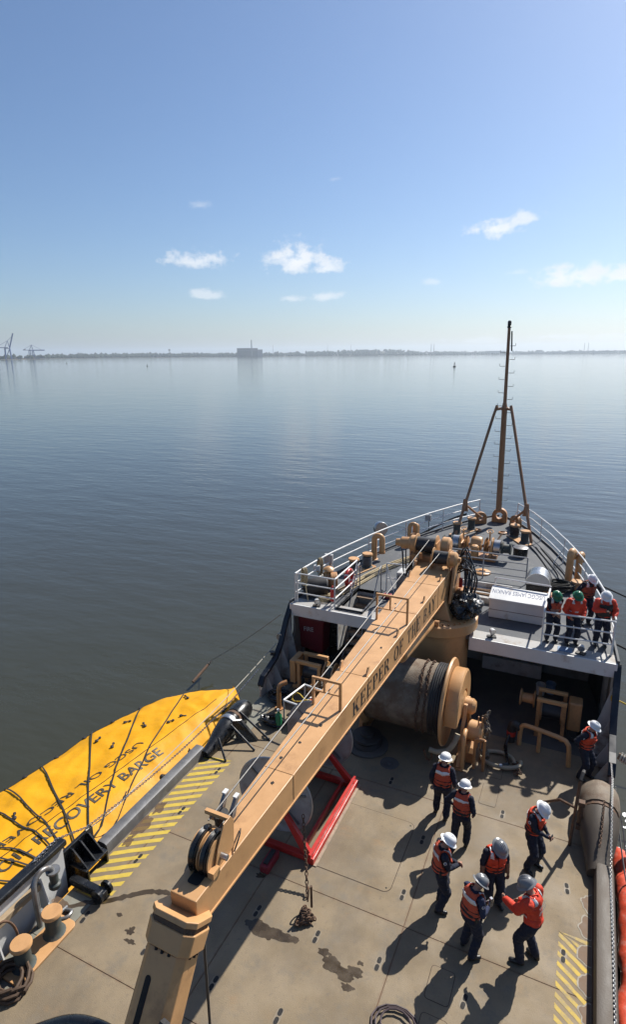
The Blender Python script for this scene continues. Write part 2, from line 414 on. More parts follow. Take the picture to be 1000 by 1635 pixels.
def text_mesh(s, size=1., bold=0.):
    cu = bpy.data.curves.new('t', 'FONT'); cu.body = s; cu.size = size; cu.offset = bold; cu.resolution_u = 3
    cu.align_x = 'LEFT'
    o = bpy.data.objects.new('t', cu); COL.objects.link(o)
    dg = bpy.context.evaluated_depsgraph_get(); me = bpy.data.meshes.new_from_object(o.evaluated_get(dg))
    bpy.data.objects.remove(o); bpy.data.curves.remove(cu)
    vs = [v.co.copy() for v in me.vertices]; fs = [tuple(p.vertices) for p in me.polygons]
    bpy.data.meshes.remove(me); return vs, fs
def blob(c, r, n=14, seed=0, squash=1., amp=.3):
    """irregular flat outline"""
    rnd = random.Random(seed); out = []
    for i in range(n * 3):
        a = 2 * math.pi * i / (n * 3)
        k = 1 + amp * mnoise.noise(Vector((math.cos(a) * 1.6 + seed * 3.1, math.sin(a) * 1.6, seed))) * 2 + amp * .5 * mnoise.noise(Vector((math.cos(a) * 5 + seed, math.sin(a) * 5, seed + 9)))
        out.append((c[0] + r * k * math.cos(a), c[1] + r * k * squash * math.sin(a)))
    return out
# ================================================================== SETTING: sea, far shore, haze
SEA = -1.8
mb = MB()
ring = [(14000 * math.cos(2 * math.pi * i / 96), 14000 * math.sin(2 * math.pi * i / 96)) for i in range(96)]
mb.sheet(ring, SEA)
sea = struct(mb.build('sea', WATER))

def polar(az, d, z=0.): return Vector((3.9 + d * math.sin(R(az)), d * math.cos(R(az)), z))
SHORE = [(-100, 2600), (-75, 2700), (-60, 2850), (-52, 2950), (-49.5, 3250), (-47.5, 3900), (-43, 4250), (-37, 4450), (-31, 4500), (-25, 4800), (-16, 5000), (-10, 5700), (-3, 6100), (4, 6200), (14, 6000), (30, 5200), (60, 4600)]
def shore_d(az):
    for (a0, d0), (a1, d1) in zip(SHORE, SHORE[1:]):
        if a0 <= az <= a1: return d0 + (d1 - d0) * (az - a0) / (a1 - a0)
    return 4600
HILL = [(-100, 6), (-60, 5), (-50, 4), (-46, 14), (-40, 18), (-34, 15), (-30, 16), (-27, 22), (-23, 30), (-21, 40), (-18.5, 44), (-16.5, 36), (-15, 20), (-11, 17), (-6, 16), (-2, 20), (4, 17), (20, 24), (60, 20)]
def hill(az):
    for (a0, d0), (a1, d1) in zip(HILL, HILL[1:]):
        if a0 <= az <= a1: return d0 + (d1 - d0) * (az - a0) / (a1 - a0)
    return 20
mb = MB(); na = 200; prof = [(-6, -4), (2, 1.2), (120, 2.5), (420, .45), (900, .9), (1500, 1.0), (2600, .7)]
vs = []; fs = []
for i in range(na + 1):
    az = -100 + 160 * i / na; d = shore_d(az); h = hill(az)
    for j, (o, k) in enumerate(prof):
        z = k if j < 3 else h * k * (1 + .25 * mnoise.noise(Vector((az * .7, j * 2.3, 0))))
        vs.append(polar(az, d + o, SEA + z))
m = len(prof)
for i in range(na):
    for j in range(m - 1): fs.append((i * m + j, (i + 1) * m + j, (i + 1) * m + j + 1, i * m + j + 1))
mb.add(vs, fs); struct(mb.build('far_shore_land', FARLAND, smooth=True))

# woods along the far shore: one hazy mass of small crowns
rnd = random.Random(3); mb = MB()
ico = [(0, 0, 1), (.894, 0, .447), (.276, .851, .447), (-.724, .526, .447), (-.724, -.526, .447), (.276, -.851, .447), (.724, .526, -.447), (-.276, .851, -.447), (-.894, 0, -.447), (-.276, -.851, -.447), (.724, -.526, -.447), (0, 0, -1)]
icf = [(0, 1, 2), (0, 2, 3), (0, 3, 4), (0, 4, 5), (0, 5, 1), (1, 6, 2), (2, 7, 3), (3, 8, 4), (4, 9, 5), (5, 10, 1), (6, 7, 2), (7, 8, 3), (8, 9, 4), (9, 10, 5), (10, 6, 1), (6, 11, 7), (7, 11, 8), (8, 11, 9), (9, 11, 10), (10, 11, 6)]
for _ in range(11000):
    az = rnd.uniform(-62, 18); d0 = shore_d(az)
    if az < -48.6 and rnd.random() < .75: continue
    if mnoise.noise(Vector((az * 1.1, 3.3, 0))) < -.28 and rnd.random() < .7: continue
    o = rnd.choice((rnd.uniform(25, 160), rnd.uniform(120, 460), rnd.uniform(400, 950)))
    g = 2 if o < 120 else hill(az) * min(1, max(.12, (o - 120) / 800))
    r = rnd.uniform(4, 8.5) * (1 if o < 300 else 1.3); hgt = rnd.uniform(.8, 1.5)
    c = polar(az, d0 + o, SEA + g + r * hgt * .75)
    mb.add([c + Vector((p[0] * r * rnd.uniform(.8, 1.25), p[1] * r * rnd.uniform(.8, 1.25), p[2] * r * hgt * rnd.uniform(.75, 1.15))) for p in ico], icf)
w = mb.build('far_woods', FARTREE); stuff(w); tag(w, 'hazy belt of trees along the far shore', 'woods')

# container cranes at the terminal
def gantry_crane(label, az, d, h, up, turn):
    base = polar(az, d, SEA + 2.4); t = thing('gantry_crane', label, 'crane', base, turn, 'container cranes on the far wharf')
    k = h / 75.
    for sx in (-1, 1):
        for sy in (-1, 1):
            MB().tube([(sx * 11 * k, sy * 14 * k, 0), (sx * 9 * k, sy * 13 * k, 44 * k)], 2.3 * k, 6).build('leg', FARBLUE, t, local=True)
    mb = MB()
    for sx in (-1, 1): mb.box((sx * 10 * k, 0, 16 * k), (2.2 * k, 28 * k, 2.4 * k)); mb.box((sx * 9 * k, 0, 44 * k), (2.2 * k, 28 * k, 2.6 * k))
    for sy in (-1, 1): mb.box((0, sy * 13 * k, 43.6 * k), (20 * k, 2 * k, 2.2 * k)); mb.tube([(-11 * k, sy * 14 * k, 2 * k), (9 * k, sy * 13 * k, 43 * k)], .8 * k, 5)
    mb.build('portal_frame', FARBLUE, t, local=True)
    MB().box((-20 * k, 0, 46.8 * k), (46 * k, 6 * k, 3 * k)).build('back_boom', FARBLUE, t, local=True)
    a = R(72) if up else 0
    tip = Vector((9 * k + 62 * k * math.cos(a), 0, 46 * k + 62 * k * math.sin(a)))
    MB().tube([(9 * k, 0, 46 * k), tip], 2.8 * k, 6).build('boom', FARBLUE, t, local=True)
    apex = Vector((4 * k, 0, 75 * k)); mb = MB()
    for sy in (-1, 1): mb.tube([(9 * k, sy * 8 * k, 45 * k), apex], 1.1 * k, 5); mb.tube([(-10 * k, sy * 8 * k, 45 * k), apex], .8 * k, 5)
    mb.build('apex_frame', FARBLUE, t, local=True)
    mb = MB(); mb.tube([apex, (-42 * k, 0, 48 * k)], .8 * k, 4); mb.tube([apex, Vector((9 * k, 0, 46 * k)).lerp(tip, .8)], .8 * k, 4)
    mb.build('tie_rod', FARBLUE, t, local=True)
    MB().box((-34 * k, 0, 50 * k), (9 * k, 6 * k, 5 * k)).build('machinery_house', CONT[2], t, local=True)
gantry_crane('hazy blue container crane with its boom raised steeply', -51.55, 3000, 78, True, R(48))
gantry_crane('hazy blue container crane with raised boom at the picture edge', -52.6, 2990, 72, True, R(60))
gantry_crane('hazy blue container crane with its boom level', -49.75, 3320, 66, False, R(35))
rnd = random.Random(11)
k = 0
for i in range(26):
    az = -53.5 + i * .21 + rnd.uniform(-.05, .05); h = rnd.choice((2.6, 5.2, 7.8))
    p = polar(az, shore_d(az) + 60 + rnd.uniform(0, 40), SEA + 2.6)
    o = MB().box((p.x, p.y, p.z + h / 2), (12, 4, h), rz=R(40)).build('shipping_container', CONT[k % 3], bevel=.1); k += 1
    tag(o, 'small stack of shipping containers on the far wharf under the cranes', 'container', 'containers on the far wharf')

# power station with its stack
b0 = polar(-30.9, 4560, SEA + 2)
t = thing('power_station', 'big dark block of a power station with one slim stack across the water', 'building', b0, R(31.0))
MB().b2(-92, 60, -30, 30, 0, 58).build('wall', FARBLD, t, local=True)
MB().b2(-92, 60, -32, -30.2, 44, 47).build('wall_band', CONCRETE, t, local=True)
MB().b2(60.2, 96, -28, 28, 0, 50).build('boiler_house', CONCRETE, t, local=True)
MB().b2(-94, 62, -32, 32, 58.1, 60).build('roof', FARBLD, t, local=True)
MB().lathe([(5, 0), (3.6, 118)], (16, -48, 0), n=10).build('stack', CONCRETE, t, smooth=True, local=True)
for i in range(9): MB().b2(-84 + i * 16, -78 + i * 16, -31, -30.2, 14, 36).build('window', FARLAND, t, local=True)
def chimney(label, az, d, h, r=3.2):
    p = polar(az, d, SEA + 2); o = MB().lathe([(r, 0), (r * .65, h), (r * .5, h + .5)], p, n=8).build('chimney', CONCRETE, smooth=True); tag(o, label, 'chimney', 'thin chimneys on the far shore')
chimney('left of the twin chimneys right of the wooded hill', -14.0, 5500, 95); chimney('right of the twin chimneys right of the wooded hill', -13.75, 5500, 95)
chimney('thin mast standing behind the wooded hill', -21.4, 5200, 92, 1.6); chimney('thin mast beside the power station', -28.7, 4900, 88, 1.6)
chimney('thin chimney far right behind the bridge', -1.0, 6600, 105); chimney('second thin chimney far right behind the bridge', -.7, 6600, 105)
chimney('thin mast between power station and wooded hill', -23.6, 5100, 92, 1.6)
wt = polar(-38.2, 4600, SEA + 15); t = thing('water_tower', 'tiny water tower above the far trees', 'water tower', wt)
MB().lathe([(2, 0), (2, 32)], n=8).build('stem', CONCRETE, t, local=True); MB().lathe([(1, 30), (8, 34), (9, 38), (6, 43), (0, 44)], n=12).build('tank', CONCRETE, t, smooth=True, local=True)
for n_, (az, d, w_, h, lab) in enumerate(((-39.6, 4420, 60, 9, 'long pale low warehouse among trees on the far left shore'), (-49.2, 3350, 46, 10, 'white low shed at the end of the container wharf'), (-8.3, 6250, 190, 32, 'pale flat-roofed block on the far shore left of the foremast'), (-4.6, 6600, 60, 38, 'small square block on the skyline right of the foremast'))):
    p = polar(az, d, SEA + 3); t = thing('warehouse', lab, 'building', p, R(-az))
    MB().b2(-w_ / 2, w_ / 2, -20, 20, 0, h).build('wall', CONCRETE, t, local=True); MB().b2(-w_ / 2 - 1, w_ / 2 + 1, -21, 21, h + .05, h + 1.6).build('roof', FARBLD, t, local=True)
# low bridge at the right
t = thing('trestle_bridge', 'long low grey bridge crossing the water at far right', 'bridge', polar(0, 5700, SEA))
a, b = polar(-7.2, 6000), polar(12, 5200)
def br(f): p = a.lerp(b, f); z = 12 + 14 * math.exp(-((f - .55) / .25) ** 2); return Vector((p.x, p.y, SEA + z))
MB().tube([br(i / 30) for i in range(31)], 3.6, 6).build('deck', CONCRETE, t)
for i in range(1, 30):
    p = br(i / 30); MB().tube([(p.x, p.y, SEA - 1), (p.x, p.y, p.z - 3)], 2.4, 6).build('pier', CONCRETE, t)
# navigation buoys
def nav_buoy(label, x, y, s, col):
    t = thing('navigation_buoy', label, 'buoy', (x, y, SEA), 0, 'navigation buoys on the open water')
    MB().lathe([(1.0 * s, -.3 * s), (1.25 * s, 0), (1.25 * s, .7 * s), (.9 * s, .9 * s), (0, .95 * s)], n=14).build('float', col, t, smooth=True, local=True)
    mb = MB()
    for i in range(4):
        a = math.pi / 2 * i + .5; mb.tube([(.8 * s * math.cos(a), .8 * s * math.sin(a), .9 * s), (.25 * s * math.cos(a), .25 * s * math.sin(a), 3.0 * s)], .09 * s, 5)
    for z, r in ((1.7, .56), (2.5, .38)): mb.torus((0, 0, z * s), r * s, .05 * s, n=10, m=4)
    mb.build('tower', DARKIN, t, local=True)
    MB().lathe([(.42 * s, 2.9 * s), (.42 * s, 3.5 * s), (.2 * s, 3.7 * s), (.16 * s, 4.1 * s), (0, 4.15 * s)], n=10).build('lantern', col, t, smooth=True, local=True)
NB = mat('buoy_dark', (.035, .05, .05), .6, var=.2)
nav_buoy('dark navigation buoy left of the foremast on open water', -124.4, 612.6, 1.15, NB)
nav_buoy('small dark buoy in front of the far trees at left', -511, 607.8, .75, NB)
nav_buoy('tiny buoy farthest left on open water near container cranes', -845, 790, .8, NB)
nav_buoy('tiny far buoy below the middle of the shoreline', -1480, 3200, 1.5, NB)

# the air
mb = MB(); mb.b2(-14500, 14500, -14500, 14500, SEA - 5, 190)
hz = mb.build('haze', mat('unused_haze', (1, 1, 1)))
hm = bpy.data.materials.new('haze_air'); hm.use_nodes = True; nt = hm.node_tree; nt.nodes.clear()
o_ = nt.nodes.new('ShaderNodeOutputMaterial'); v_ = nt.nodes.new('ShaderNodeVolumePrincipled')
v_.inputs['Color'].default_value = (.78, .89, 1.0, 1); v_.inputs['Density'].default_value = 1.05e-4; v_.inputs['Anisotropy'].default_value = .35
nt.links.new(v_.outputs[0], o_.inputs['Volume']); hz.data.materials.clear(); hz.data.materials.append(hm); stuff(hz)
hz['label'] = 'pale blue haze over the whole estuary'; hz['category'] = 'haze'
# ================================================================== THE SHIP: hull, decks, bulwarks
XC = .15
FZ = 2.5                                   # forecastle deck
HW = [(17.0, 5.2), (18.5, 5.1), (20.2, 4.85), (22.0, 4.45), (23.5, 4.08), (25.0, 3.58), (27.0, 2.82), (29.0, 1.92), (30.4, 1.12), (31.2, .52), (31.6, .06)]
def hw(y):
    if y <= HW[0][0]: return 5.25
    for (a, p), (b, q) in zip(HW, HW[1:]):
        if a <= y <= b: return p + (q - p) * (y - a) / (b - a)
    return .06
def fdz(y): return FZ + max(0, (y - 22)) * .012
ship = thing('buoy_tender', 'working buoy tender with buff crane, beige main deck and grey forecastle', 'ship', (XC, 14, SEA))

# hull shell: flared bow, slab sides aft
mb = MB(); ys = [-14, -4, 6, 12, 15, 17.0] + [18, 19.5, 21, 22.5, 24, 25.5, 27, 28.2, 29.4, 30.4, 31.2, 31.6]
vs = []
for y in ys:
    w = hw(y) + (.1 if y > 15 else -.02); ztop = -.08 if y <= 17.0 else fdz(y) - .1
    wl = w * (1 if y < 15 else 1 - .30 * ((y - 15) / 17))
    vs += [(XC - w, y, ztop), (XC - (w + wl) / 2, y, ztop * .4 + (SEA - .6) * .6 * .7), (XC - wl * .97, y, SEA - .6), (XC + wl * .97, y, SEA - .6), (XC + (w + wl) / 2, y, ztop * .4 + (SEA - .6) * .6 * .7), (XC + w, y, ztop)]
fs = []
for i in range(len(ys) - 1):
    for j in (0, 1, 3, 4): fs.append((i * 6 + j, (i + 1) * 6 + j, (i + 1) * 6 + j + 1, i * 6 + j + 1))
fs.append(tuple((len(ys) - 1) * 6 + j for j in range(6))); fs.append(tuple(j for j in range(6)))
mb.add(vs, fs); hull = mb.build('hull', NAVYP, ship)

# ---- main deck: plates with rusty recessed joints
base = MB(); base.b2(XC - 5.25, XC + 5.25, -13, 21.5, -.2, -.012)
main_deck = base.build('main_deck', RUSTM, ship)
cols = [(-5.1, -4.46, GUTTER), (-4.45, -1.505, DECK), (-1.495, 1.585, DECK), (1.597, 5.12, DECK)]
rows = [(-6.0, -.6), (-.59, 2.62), (2.63, 5.875), (5.885, 9.06), (9.07, 12.70), (12.71, 16.1)]
for (x0, x1, m_) in cols:
    for (y0, y1) in rows:
        if m_ is GUTTER and y1 > 5.88: continue
        MB().b2(x0, x1, y0, y1, -.05, 0).build('deck_plate', m_, main_deck, bevel=.004)
MB().b2(-5.1, -4.46, 5.885, 6.93, -.05, 0).build('deck_plate', GUTTER, main_deck, bevel=.004)
MB().b2(-5.1, -4.46, 6.94, 12.70, -.05, 0).build('deck_plate', DECK, main_deck, bevel=.004)
MB().b2(-5.1, -4.46, 12.71, 16.1, -.05, 0).build('deck_plate', GUTTER, main_deck, bevel=.004)
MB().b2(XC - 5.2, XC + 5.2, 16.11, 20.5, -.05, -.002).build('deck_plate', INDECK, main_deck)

# lashing sockets in a grid
def slot(mb, x, y, z, w, l, n=6):
    pts = [(x + w * math.cos(a), y + l + w * math.sin(a)) for a in [math.pi * i / n for i in range(n + 1)]] + [(x + w * math.cos(a), y - l + w * math.sin(a)) for a in [math.pi + math.pi * i / n for i in range(n + 1)]]
    mb.sheet(pts, z)
PIT = mat('socket_pit', (.012, .010, .009), .8, var=.2)
SOCK = mat('socket_rim', (.27, .215, .145), .6, var=.15, scale=9)
first = None
gx = (-4.35, -2.78, -1.23, .10, 1.37, 2.96, 4.5); gy = (3.4, 4.98, 6.57, 8.15, 9.75, 11.35, 12.95)
for gxi in gx:
    for gyi in gy:
        if -.85 < gxi < 1.1 and 9.65 < gyi < 11.76: continue
        if -3.0 < gxi < -.9 and 9.4 < gyi < 13: continue
        if gyi > 12 and gxi > 4: continue
        if first is None:
            r_ = MB(); slot(r_, 0, 0, .0025, .062, .085); first = r_.build('lashing_socket', SOCK, main_deck, local=True)
            p_ = MB()
            for s_ in (-1, 1): slot(p_, 0, s_ * .075, .0045, .038, .028)
            pit0 = p_.build('socket_pit', PIT, first, local=True)
            q_ = first
        else:
            q_ = first.copy(); COL.objects.link(q_); c_ = pit0.copy(); COL.objects.link(c_); c_.parent = q_
        q_.location = Vector((gxi, gyi, 0)) - wloc(main_deck); q_.rotation_euler = (0, 0, R(random.choice((0, 0, -6, 8))))

def rrect(x0, x1, y0, y1, r, n=5):
    out = []
    for cx, cy, a in ((x1 - r, y1 - r, 0), (x0 + r, y1 - r, 90), (x0 + r, y0 + r, 180), (x1 - r, y0 + r, 270)):
        out += [(cx + r * math.cos(R(a + 90 * i / n)), cy + r * math.sin(R(a + 90 * i / n))) for i in range(n + 1)]
    return out
GROOVE = mat('hatch_groove', (.07, .038, .022), .8, var=.3, scale=6)
def hatch(x0, x1, y0, y1, r, g=.014, m_=DECK):
    h = MB().sheet(rrect(x0 - g, x1 + g, y0 - g, y1 + g, r + g), .0025).build('hatch_joint', GROOVE, main_deck)
    MB().prism(rrect(x0, x1, y0, y1, r), .0027, .006).build('hatch_cover', m_, h)
    return h
hatch(-.85, 1.09, 9.66, 11.74, .16)
hatch(2.36, 2.76, 13.1, 13.9, .05, .010); hatch(2.3, 2.72, 7.93, 8.56, .06, .012); hatch(2.33, 2.78, 6.9, 7.68, .06, .012); hatch(2.35, 2.75, 14.2, 14.75, .04, .01)
mb = MB()
for sx, sy in ((-.77, 9.76), (1.0, 9.76), (1.0, 11.64), (-.77, 11.64)): mb.lathe([(.022, .0062), (.022, .0075), (0, .0076)], (sx, sy, 0), n=8)
mb.build('hatch_bolts', PIT, main_deck)
mb = MB().lathe([(.26, .002), (.25, .014), (.15, .016), (.13, .005), (.06, .006), (.05, .03), (0, .032)], (-.16, 13.6, 0), n=24)
mb.build('deck_fitting', INDECK, main_deck, smooth=True)

# painted hazard stripes: port side fresh, starboard side worn
def stripe(x0, x1, y, w, skew, m_, ymax, ymin):
    # parallelogram clipped to the strip
    p = [(x0, y), (x1, y + skew), (x1, y + skew + w), (x0, y + w)]
    p = [(a, min(max(b, ymin), ymax)) for a, b in p]
    if max(b for a, b in p) - min(b for a, b in p) < .04: return
    q = []
    for i, (a, b) in enumerate(p):
        q.append((a, b))
        c, d = p[(i + 1) % 4]
        for k in range(1, 5):
            f = k / 5
            q.append((a + (c - a) * f + random.uniform(-.008, .008), b + (d - b) * f + random.uniform(-.008, .008)))
    MB().sheet(q, .0032).build('hazard_stripe', m_, main_deck)
for i in range(24): stripe(-5.0, -4.2, 6.1 + i * .262, .135, .55, HAZY, 11.86, 6.96)
for i in range(30): stripe(4.40, 4.94, 4.6 + i * .205, .10, -.40, HAZW, 10.25, 4.6)

# wet patches, rust wash, worn bare spots
def wet(pts, rad, m_, seed, z=.0036, name='wet_patch', amp=.35):
    for i, (x, y, r, sq) in enumerate(pts):
        MB().sheet(blob((x, y), r, 16, seed + i * 1.7, sq, amp), z + i * .0004).build(name, m_, main_deck)
wet([(-1.1, 7.86, .22, .6), (-.82, 7.84, .26, .55), (-.52, 7.86, .2, .45), (-.3, 7.92, .1, .6)], 1, PUDDLE, 3.3)
wet([(.36, 7.93, .14, .5), (.6, 7.80, .22, .62), (.82, 7.70, .2, .6), (1.02, 7.82, .16, .55), (1.0, 7.52, .11, .6), (1.06, 8.02, .07, .5)], 1, PUDDLE, 9.1)
wet([(-3.15, 6.55, .13, .35), (-3.3, 6.72, .09, .8), (-2.72, 7.05, .12, .6), (-3.75, 6.9, .06, .6), (-1.6, 8.9, .1, .6), (-1.9, 7.1, .07, .7)], 1, PUDDLE, 5.2)
trail = [(-4.95, 6.45), (-4.6, 6.8), (-4.25, 7.0), (-3.9, 7.3), (-3.6, 7.55), (-3.35, 7.66), (-3.15, 7.72), (-2.9, 7.6)]
q = []; lo = []
for i, p in enumerate(smoothline([(x, y, 0) for x, y in trail], 5)):
    w_ = .05 + .035 * mnoise.noise(Vector((i * .9, 2, 0)))
    q.append((p.x - w_ * .6, p.y + w_)); lo.append((p.x + w_ * .6, p.y - w_))
MB().add([(a, b, .0045) for a, b in q] + [(a, b, .0045) for a, b in lo], [(i, i + 1, len(q) + i + 1, len(q) + i) for i in range(len(q) - 1)]).build('wet_trail', PUDDLE, main_deck)
wet([(-4.98, 6.5, .3, .6)], 1, RUSTWASH, 1.4, .005, 'rust_patch'); wet([(-4.93, 8.95, .16, 2.0), (-4.93, 9.6, .11, 2.2), (-4.9, 8.45, .12, 1.3)], 1, RUSTWASH, 2.4, .0042, 'rust_patch')
PATCHR = mat('bare_rim', (.40, .36, .29), .8, var=.3, scale=8); PATCHB = mat('bare_steel', (.20, .125, .075), .75, var=.15, scale=6)
for i, (x, y) in enumerate(((4.97, 11.15), (4.93, 10.55), (4.92, 9.95), (4.96, 9.35), (4.98, 8.8))):
    a_ = MB().sheet([(min(px, 4.985), py) for px, py in blob((x, y), .190, 12, 20 + i, 1.25, .18)], .0050 + i * .0002).build('bare_patch_rim', PATCHR, main_deck)
    MB().sheet([(min(px, 4.98), py) for px, py in blob((x + .008, y), .172, 12, 20 + i, 1.25, .18)], .0065 + i * .0002).build('bare_patch', PATCHB, a_)

# ---- gunwale: half-round pipe along the main deck edges
def gunwale(x, y0, y1, m_, w=.24, h=.30):
    prof = [(-w, 0), (-w, h * .8), (-w * .86, h * .96), (-w * .6, h), (w * .45, h), (w * .82, h * .9), (w, h * .6), (w, -.7)]
    mb = MB(); n = len(prof); ys_ = [y0 + (y1 - y0) * i / 8 for i in range(9)]
    vs = [(x + a, y, b) for y in ys_ for a, b in prof]
    mb.add(vs, [(i * n + j, (i + 1) * n + j, (i + 1) * n + j + 1, i * n + j + 1) for i in range(8) for j in range(n - 1)] + [tuple(range(n)), tuple(8 * n + j for j in range(n))])
    return mb.build('gunwale', m_, ship, smooth=True)
gunwale(-5.20, 7.95, 11.75, PIPE, .15, .28)
gunwale(5.20, -8, 11.95, PIPEB, .19, .36)
MB().b2(4.992, 5.008, -8, 11.95, .0, .06).build('gunwale_seam', RUSTM, ship)
# faired pipe ends: the gunwale swells into a fat roller fairing
def fairing(x, ya, yb, yc, m_, m2, s, g=1.):
    mb = MB(); st = [(ya - .05, .22, .10), (ya + .3, .26, .16), (ya + .75, .37, .30), (ya + 1.05, .42, .38), (yb, .44, .42)]
    pts = [(x, y, z * g) for y, r, z in st]; rs = [r * g for y, r, z in st]
    mb.tube(pts, rs, 20); o = mb.build('roller_fairing', m_, ship, smooth=True)
    MB().tube([(x, yb + .02, .43 * g), (x, yb + .14, .43 * g)], .40 * g, 20).build('roller_gap', RUSTM, o, smooth=True)
    MB().tube([(x, yb + .15, .43 * g), (x, yb + .35, .44 * g), (x, yc - .2, .44 * g), (x, yc, .42 * g)], [.43 * g, .46 * g, .45 * g, .34 * g], 20).build('roller', m2, o, smooth=True)
    return o
f1 = fairing(5.08, 11.9, 13.25, 14.2, PIPEB, DRUMM, 1)
f2 = fairing(-4.98, 11.7, 13.1, 13.9, BLACK, BLACK, -1, .72)
mb = MB().lathe([(.318, 0), (.328, .02), (.328, .16), (.318, .18)], (-4.98, 12.8, .295), (0, 1, 0), n=20); mb.build('bright_band', STEELB, f2, smooth=True)
# stays of the port fairing
mb = MB()
for a, b in (((-4.7, 12.6, .55), (-3.85, 12.5, .02)), ((-4.75, 13.2, .6), (-3.7, 13.1, .02)), ((-4.8, 12.1, .4), (-4.35, 11.75, .02))): mb.tube([a, b], .035, 6)
mb.build('fairing_stay', BLACK, f2)
MB().hexa([(-4.6, 12.7, .02), (-4.0, 12.9, .02), (-4.0, 12.98, .02), (-4.6, 12.78, .02), (-4.7, 12.7, .62), (-4.55, 12.9, .55), (-4.55, 12.98, .55), (-4.7, 12.78, .62)]).build('fairing_bracket', BLACK, f2)

# ---- sloping bulwarks forward, port and starboard
def bulwark(sx):
    xo = XC + sx * 5.22
    prof = [(17.25, FZ - .1), (16.85, 1.95), (16.45, 1.3), (16.05, .95), (15.5, .78), (15.15, .70), (14.95, .45), (14.95, -.05), (17.25, -.05)]
    M = Matrix(((0, 0, 1), (1, 0, 0), (0, 1, 0)))   # poly (y, z) extruded along x
    o = MB().prism(prof, xo - .03, xo + .03, M).build('bulwark', WHITE_D, ship, bevel=.006)
    top = [(xo, y, z + .02) for y, z in [(17.32, FZ - .05)] + prof[:7]]
    mb = MB(); n = len(top)
    vs = []
    for p in top: vs += [(p[0] - .09, p[1] - .03, p[2]), (p[0] + .09, p[1] - .03, p[2]), (p[0] + .09, p[1] + .03, p[2] - .10), (p[0] - .09, p[1] + .03, p[2] - .10)]
    mb.add(vs, [(i * 4 + j, (i + 1) * 4 + j, (i + 1) * 4 + (j + 1) % 4, i * 4 + (j + 1) % 4) for i in range(n - 1) for j in range(4)] + [(0, 1, 2, 3), tuple((n - 1) * 4 + j for j in range(4))])
    mb.build('cap_rail', NAVYP, o, bevel=.01)
    for y, h, d in ((15.3, .62, .34), (15.85, .80, .42), (16.4, 1.15, .5), (16.95, 1.9, .5)):
        x1 = xo - sx * .032
        MB().hexa([(x1, y, 0), (x1, y + .02, 0), (x1 - sx * d, y + .02, 0), (x1 - sx * d, y, 0), (x1, y, h), (x1, y + .02, h), (x1 - sx * .05, y + .02, h), (x1 - sx * .05, y, h)]).build('bulwark_stay', WHITE_D, o)
    return o
bw_p = bulwark(-1); bw_s = bulwark(1)

# aft port bulwark with black cap and stays
o = MB().b2(-5.42, -5.36, -6, 7.05, -.3, .92).build('bulwark', WHITE, ship)
MB().b2(-5.52, -5.28, -6, 7.12, .925, 1.06).build('cap_rail', BLACK, o, bevel=.03)
for y in (2.9, 4.1, 5.25, 6.35):
    MB().hexa([(-5.35, y, 0), (-5.35, y + .03, 0), (-5.05, y + .03, 0), (-5.05, y, 0), (-5.35, y, .85), (-5.35, y + .03, .85), (-5.27, y + .03, .85), (-5.27, y, .85)]).build('bulwark_stay', WHITE, o)
MB().box((-5.28, 5.75, .60), (.12, 1.15, .14)).build('fender_board', mat('wood_buff', (.45, .33, .2), .7, var=.2, scale=6), o, bevel=.015)
mb = MB().torus((-5.352, 5.0, .36), .26, .05, (1, 0, 0), n=20); mb.build('mooring_eye', WHITE, o, smooth=True)
MB().lathe([(0, 0), (.22, .001)], (-5.352, 5.0, .36), (1, 0, 0), n=20).build('mooring_hole', TARP, o)

# ---- forecastle: deck, bulkheads, beams
ysd = [17.2, 18.5, 20.2, 22, 23.5, 25, 26, 27, 28, 29, 30, 30.8, 31.3, 31.6]
def fc_poly(grow=0): return [(XC - hw(y) - grow, y) for y in ysd] + [(XC + hw(y) + grow, y) for y in reversed(ysd)]
# deck made of three strips so that the port stairwell stays open
SX0, SX1, SY0, SY1 = -3.32, -2.44, 17.45, 19.45
def strip(xa, xb, ya=17.2, yb=31.6):
    """part of the deck between x = xa(y) and xb(y)"""
    mb = MB(); ys_ = [y for y in sorted(set(ysd + [ya, yb])) if ya <= y <= yb]; n = len(ys_); vs = []
    for y in ys_:
        l, r = max(xa, XC - hw(y)), min(xb, XC + hw(y))
        if l > r: l = r = (l + r) / 2
        vs += [(l, y, fdz(y)), (r, y, fdz(y)), (r, y, fdz(y) - .12), (l, y, fdz(y) - .12)]
    mb.add(vs, [(i * 4 + j, (i + 1) * 4 + j, (i + 1) * 4 + (j + 1) % 4, i * 4 + (j + 1) % 4) for i in range(n - 1) for j in range(4)] + [(0, 1, 2, 3), tuple((n - 1) * 4 + j for j in range(4))])
    return mb
fdeck = strip(-9, SX0).build('forecastle_deck', DECKF, ship)
strip(SX0, SX1, 17.2, SY0).build('deck_strip', DECKF, fdeck); strip(SX0, SX1, SY1, 28).build('deck_strip', DECKF, fdeck); strip(SX1, 9).build('deck_strip', DECKF, fdeck)
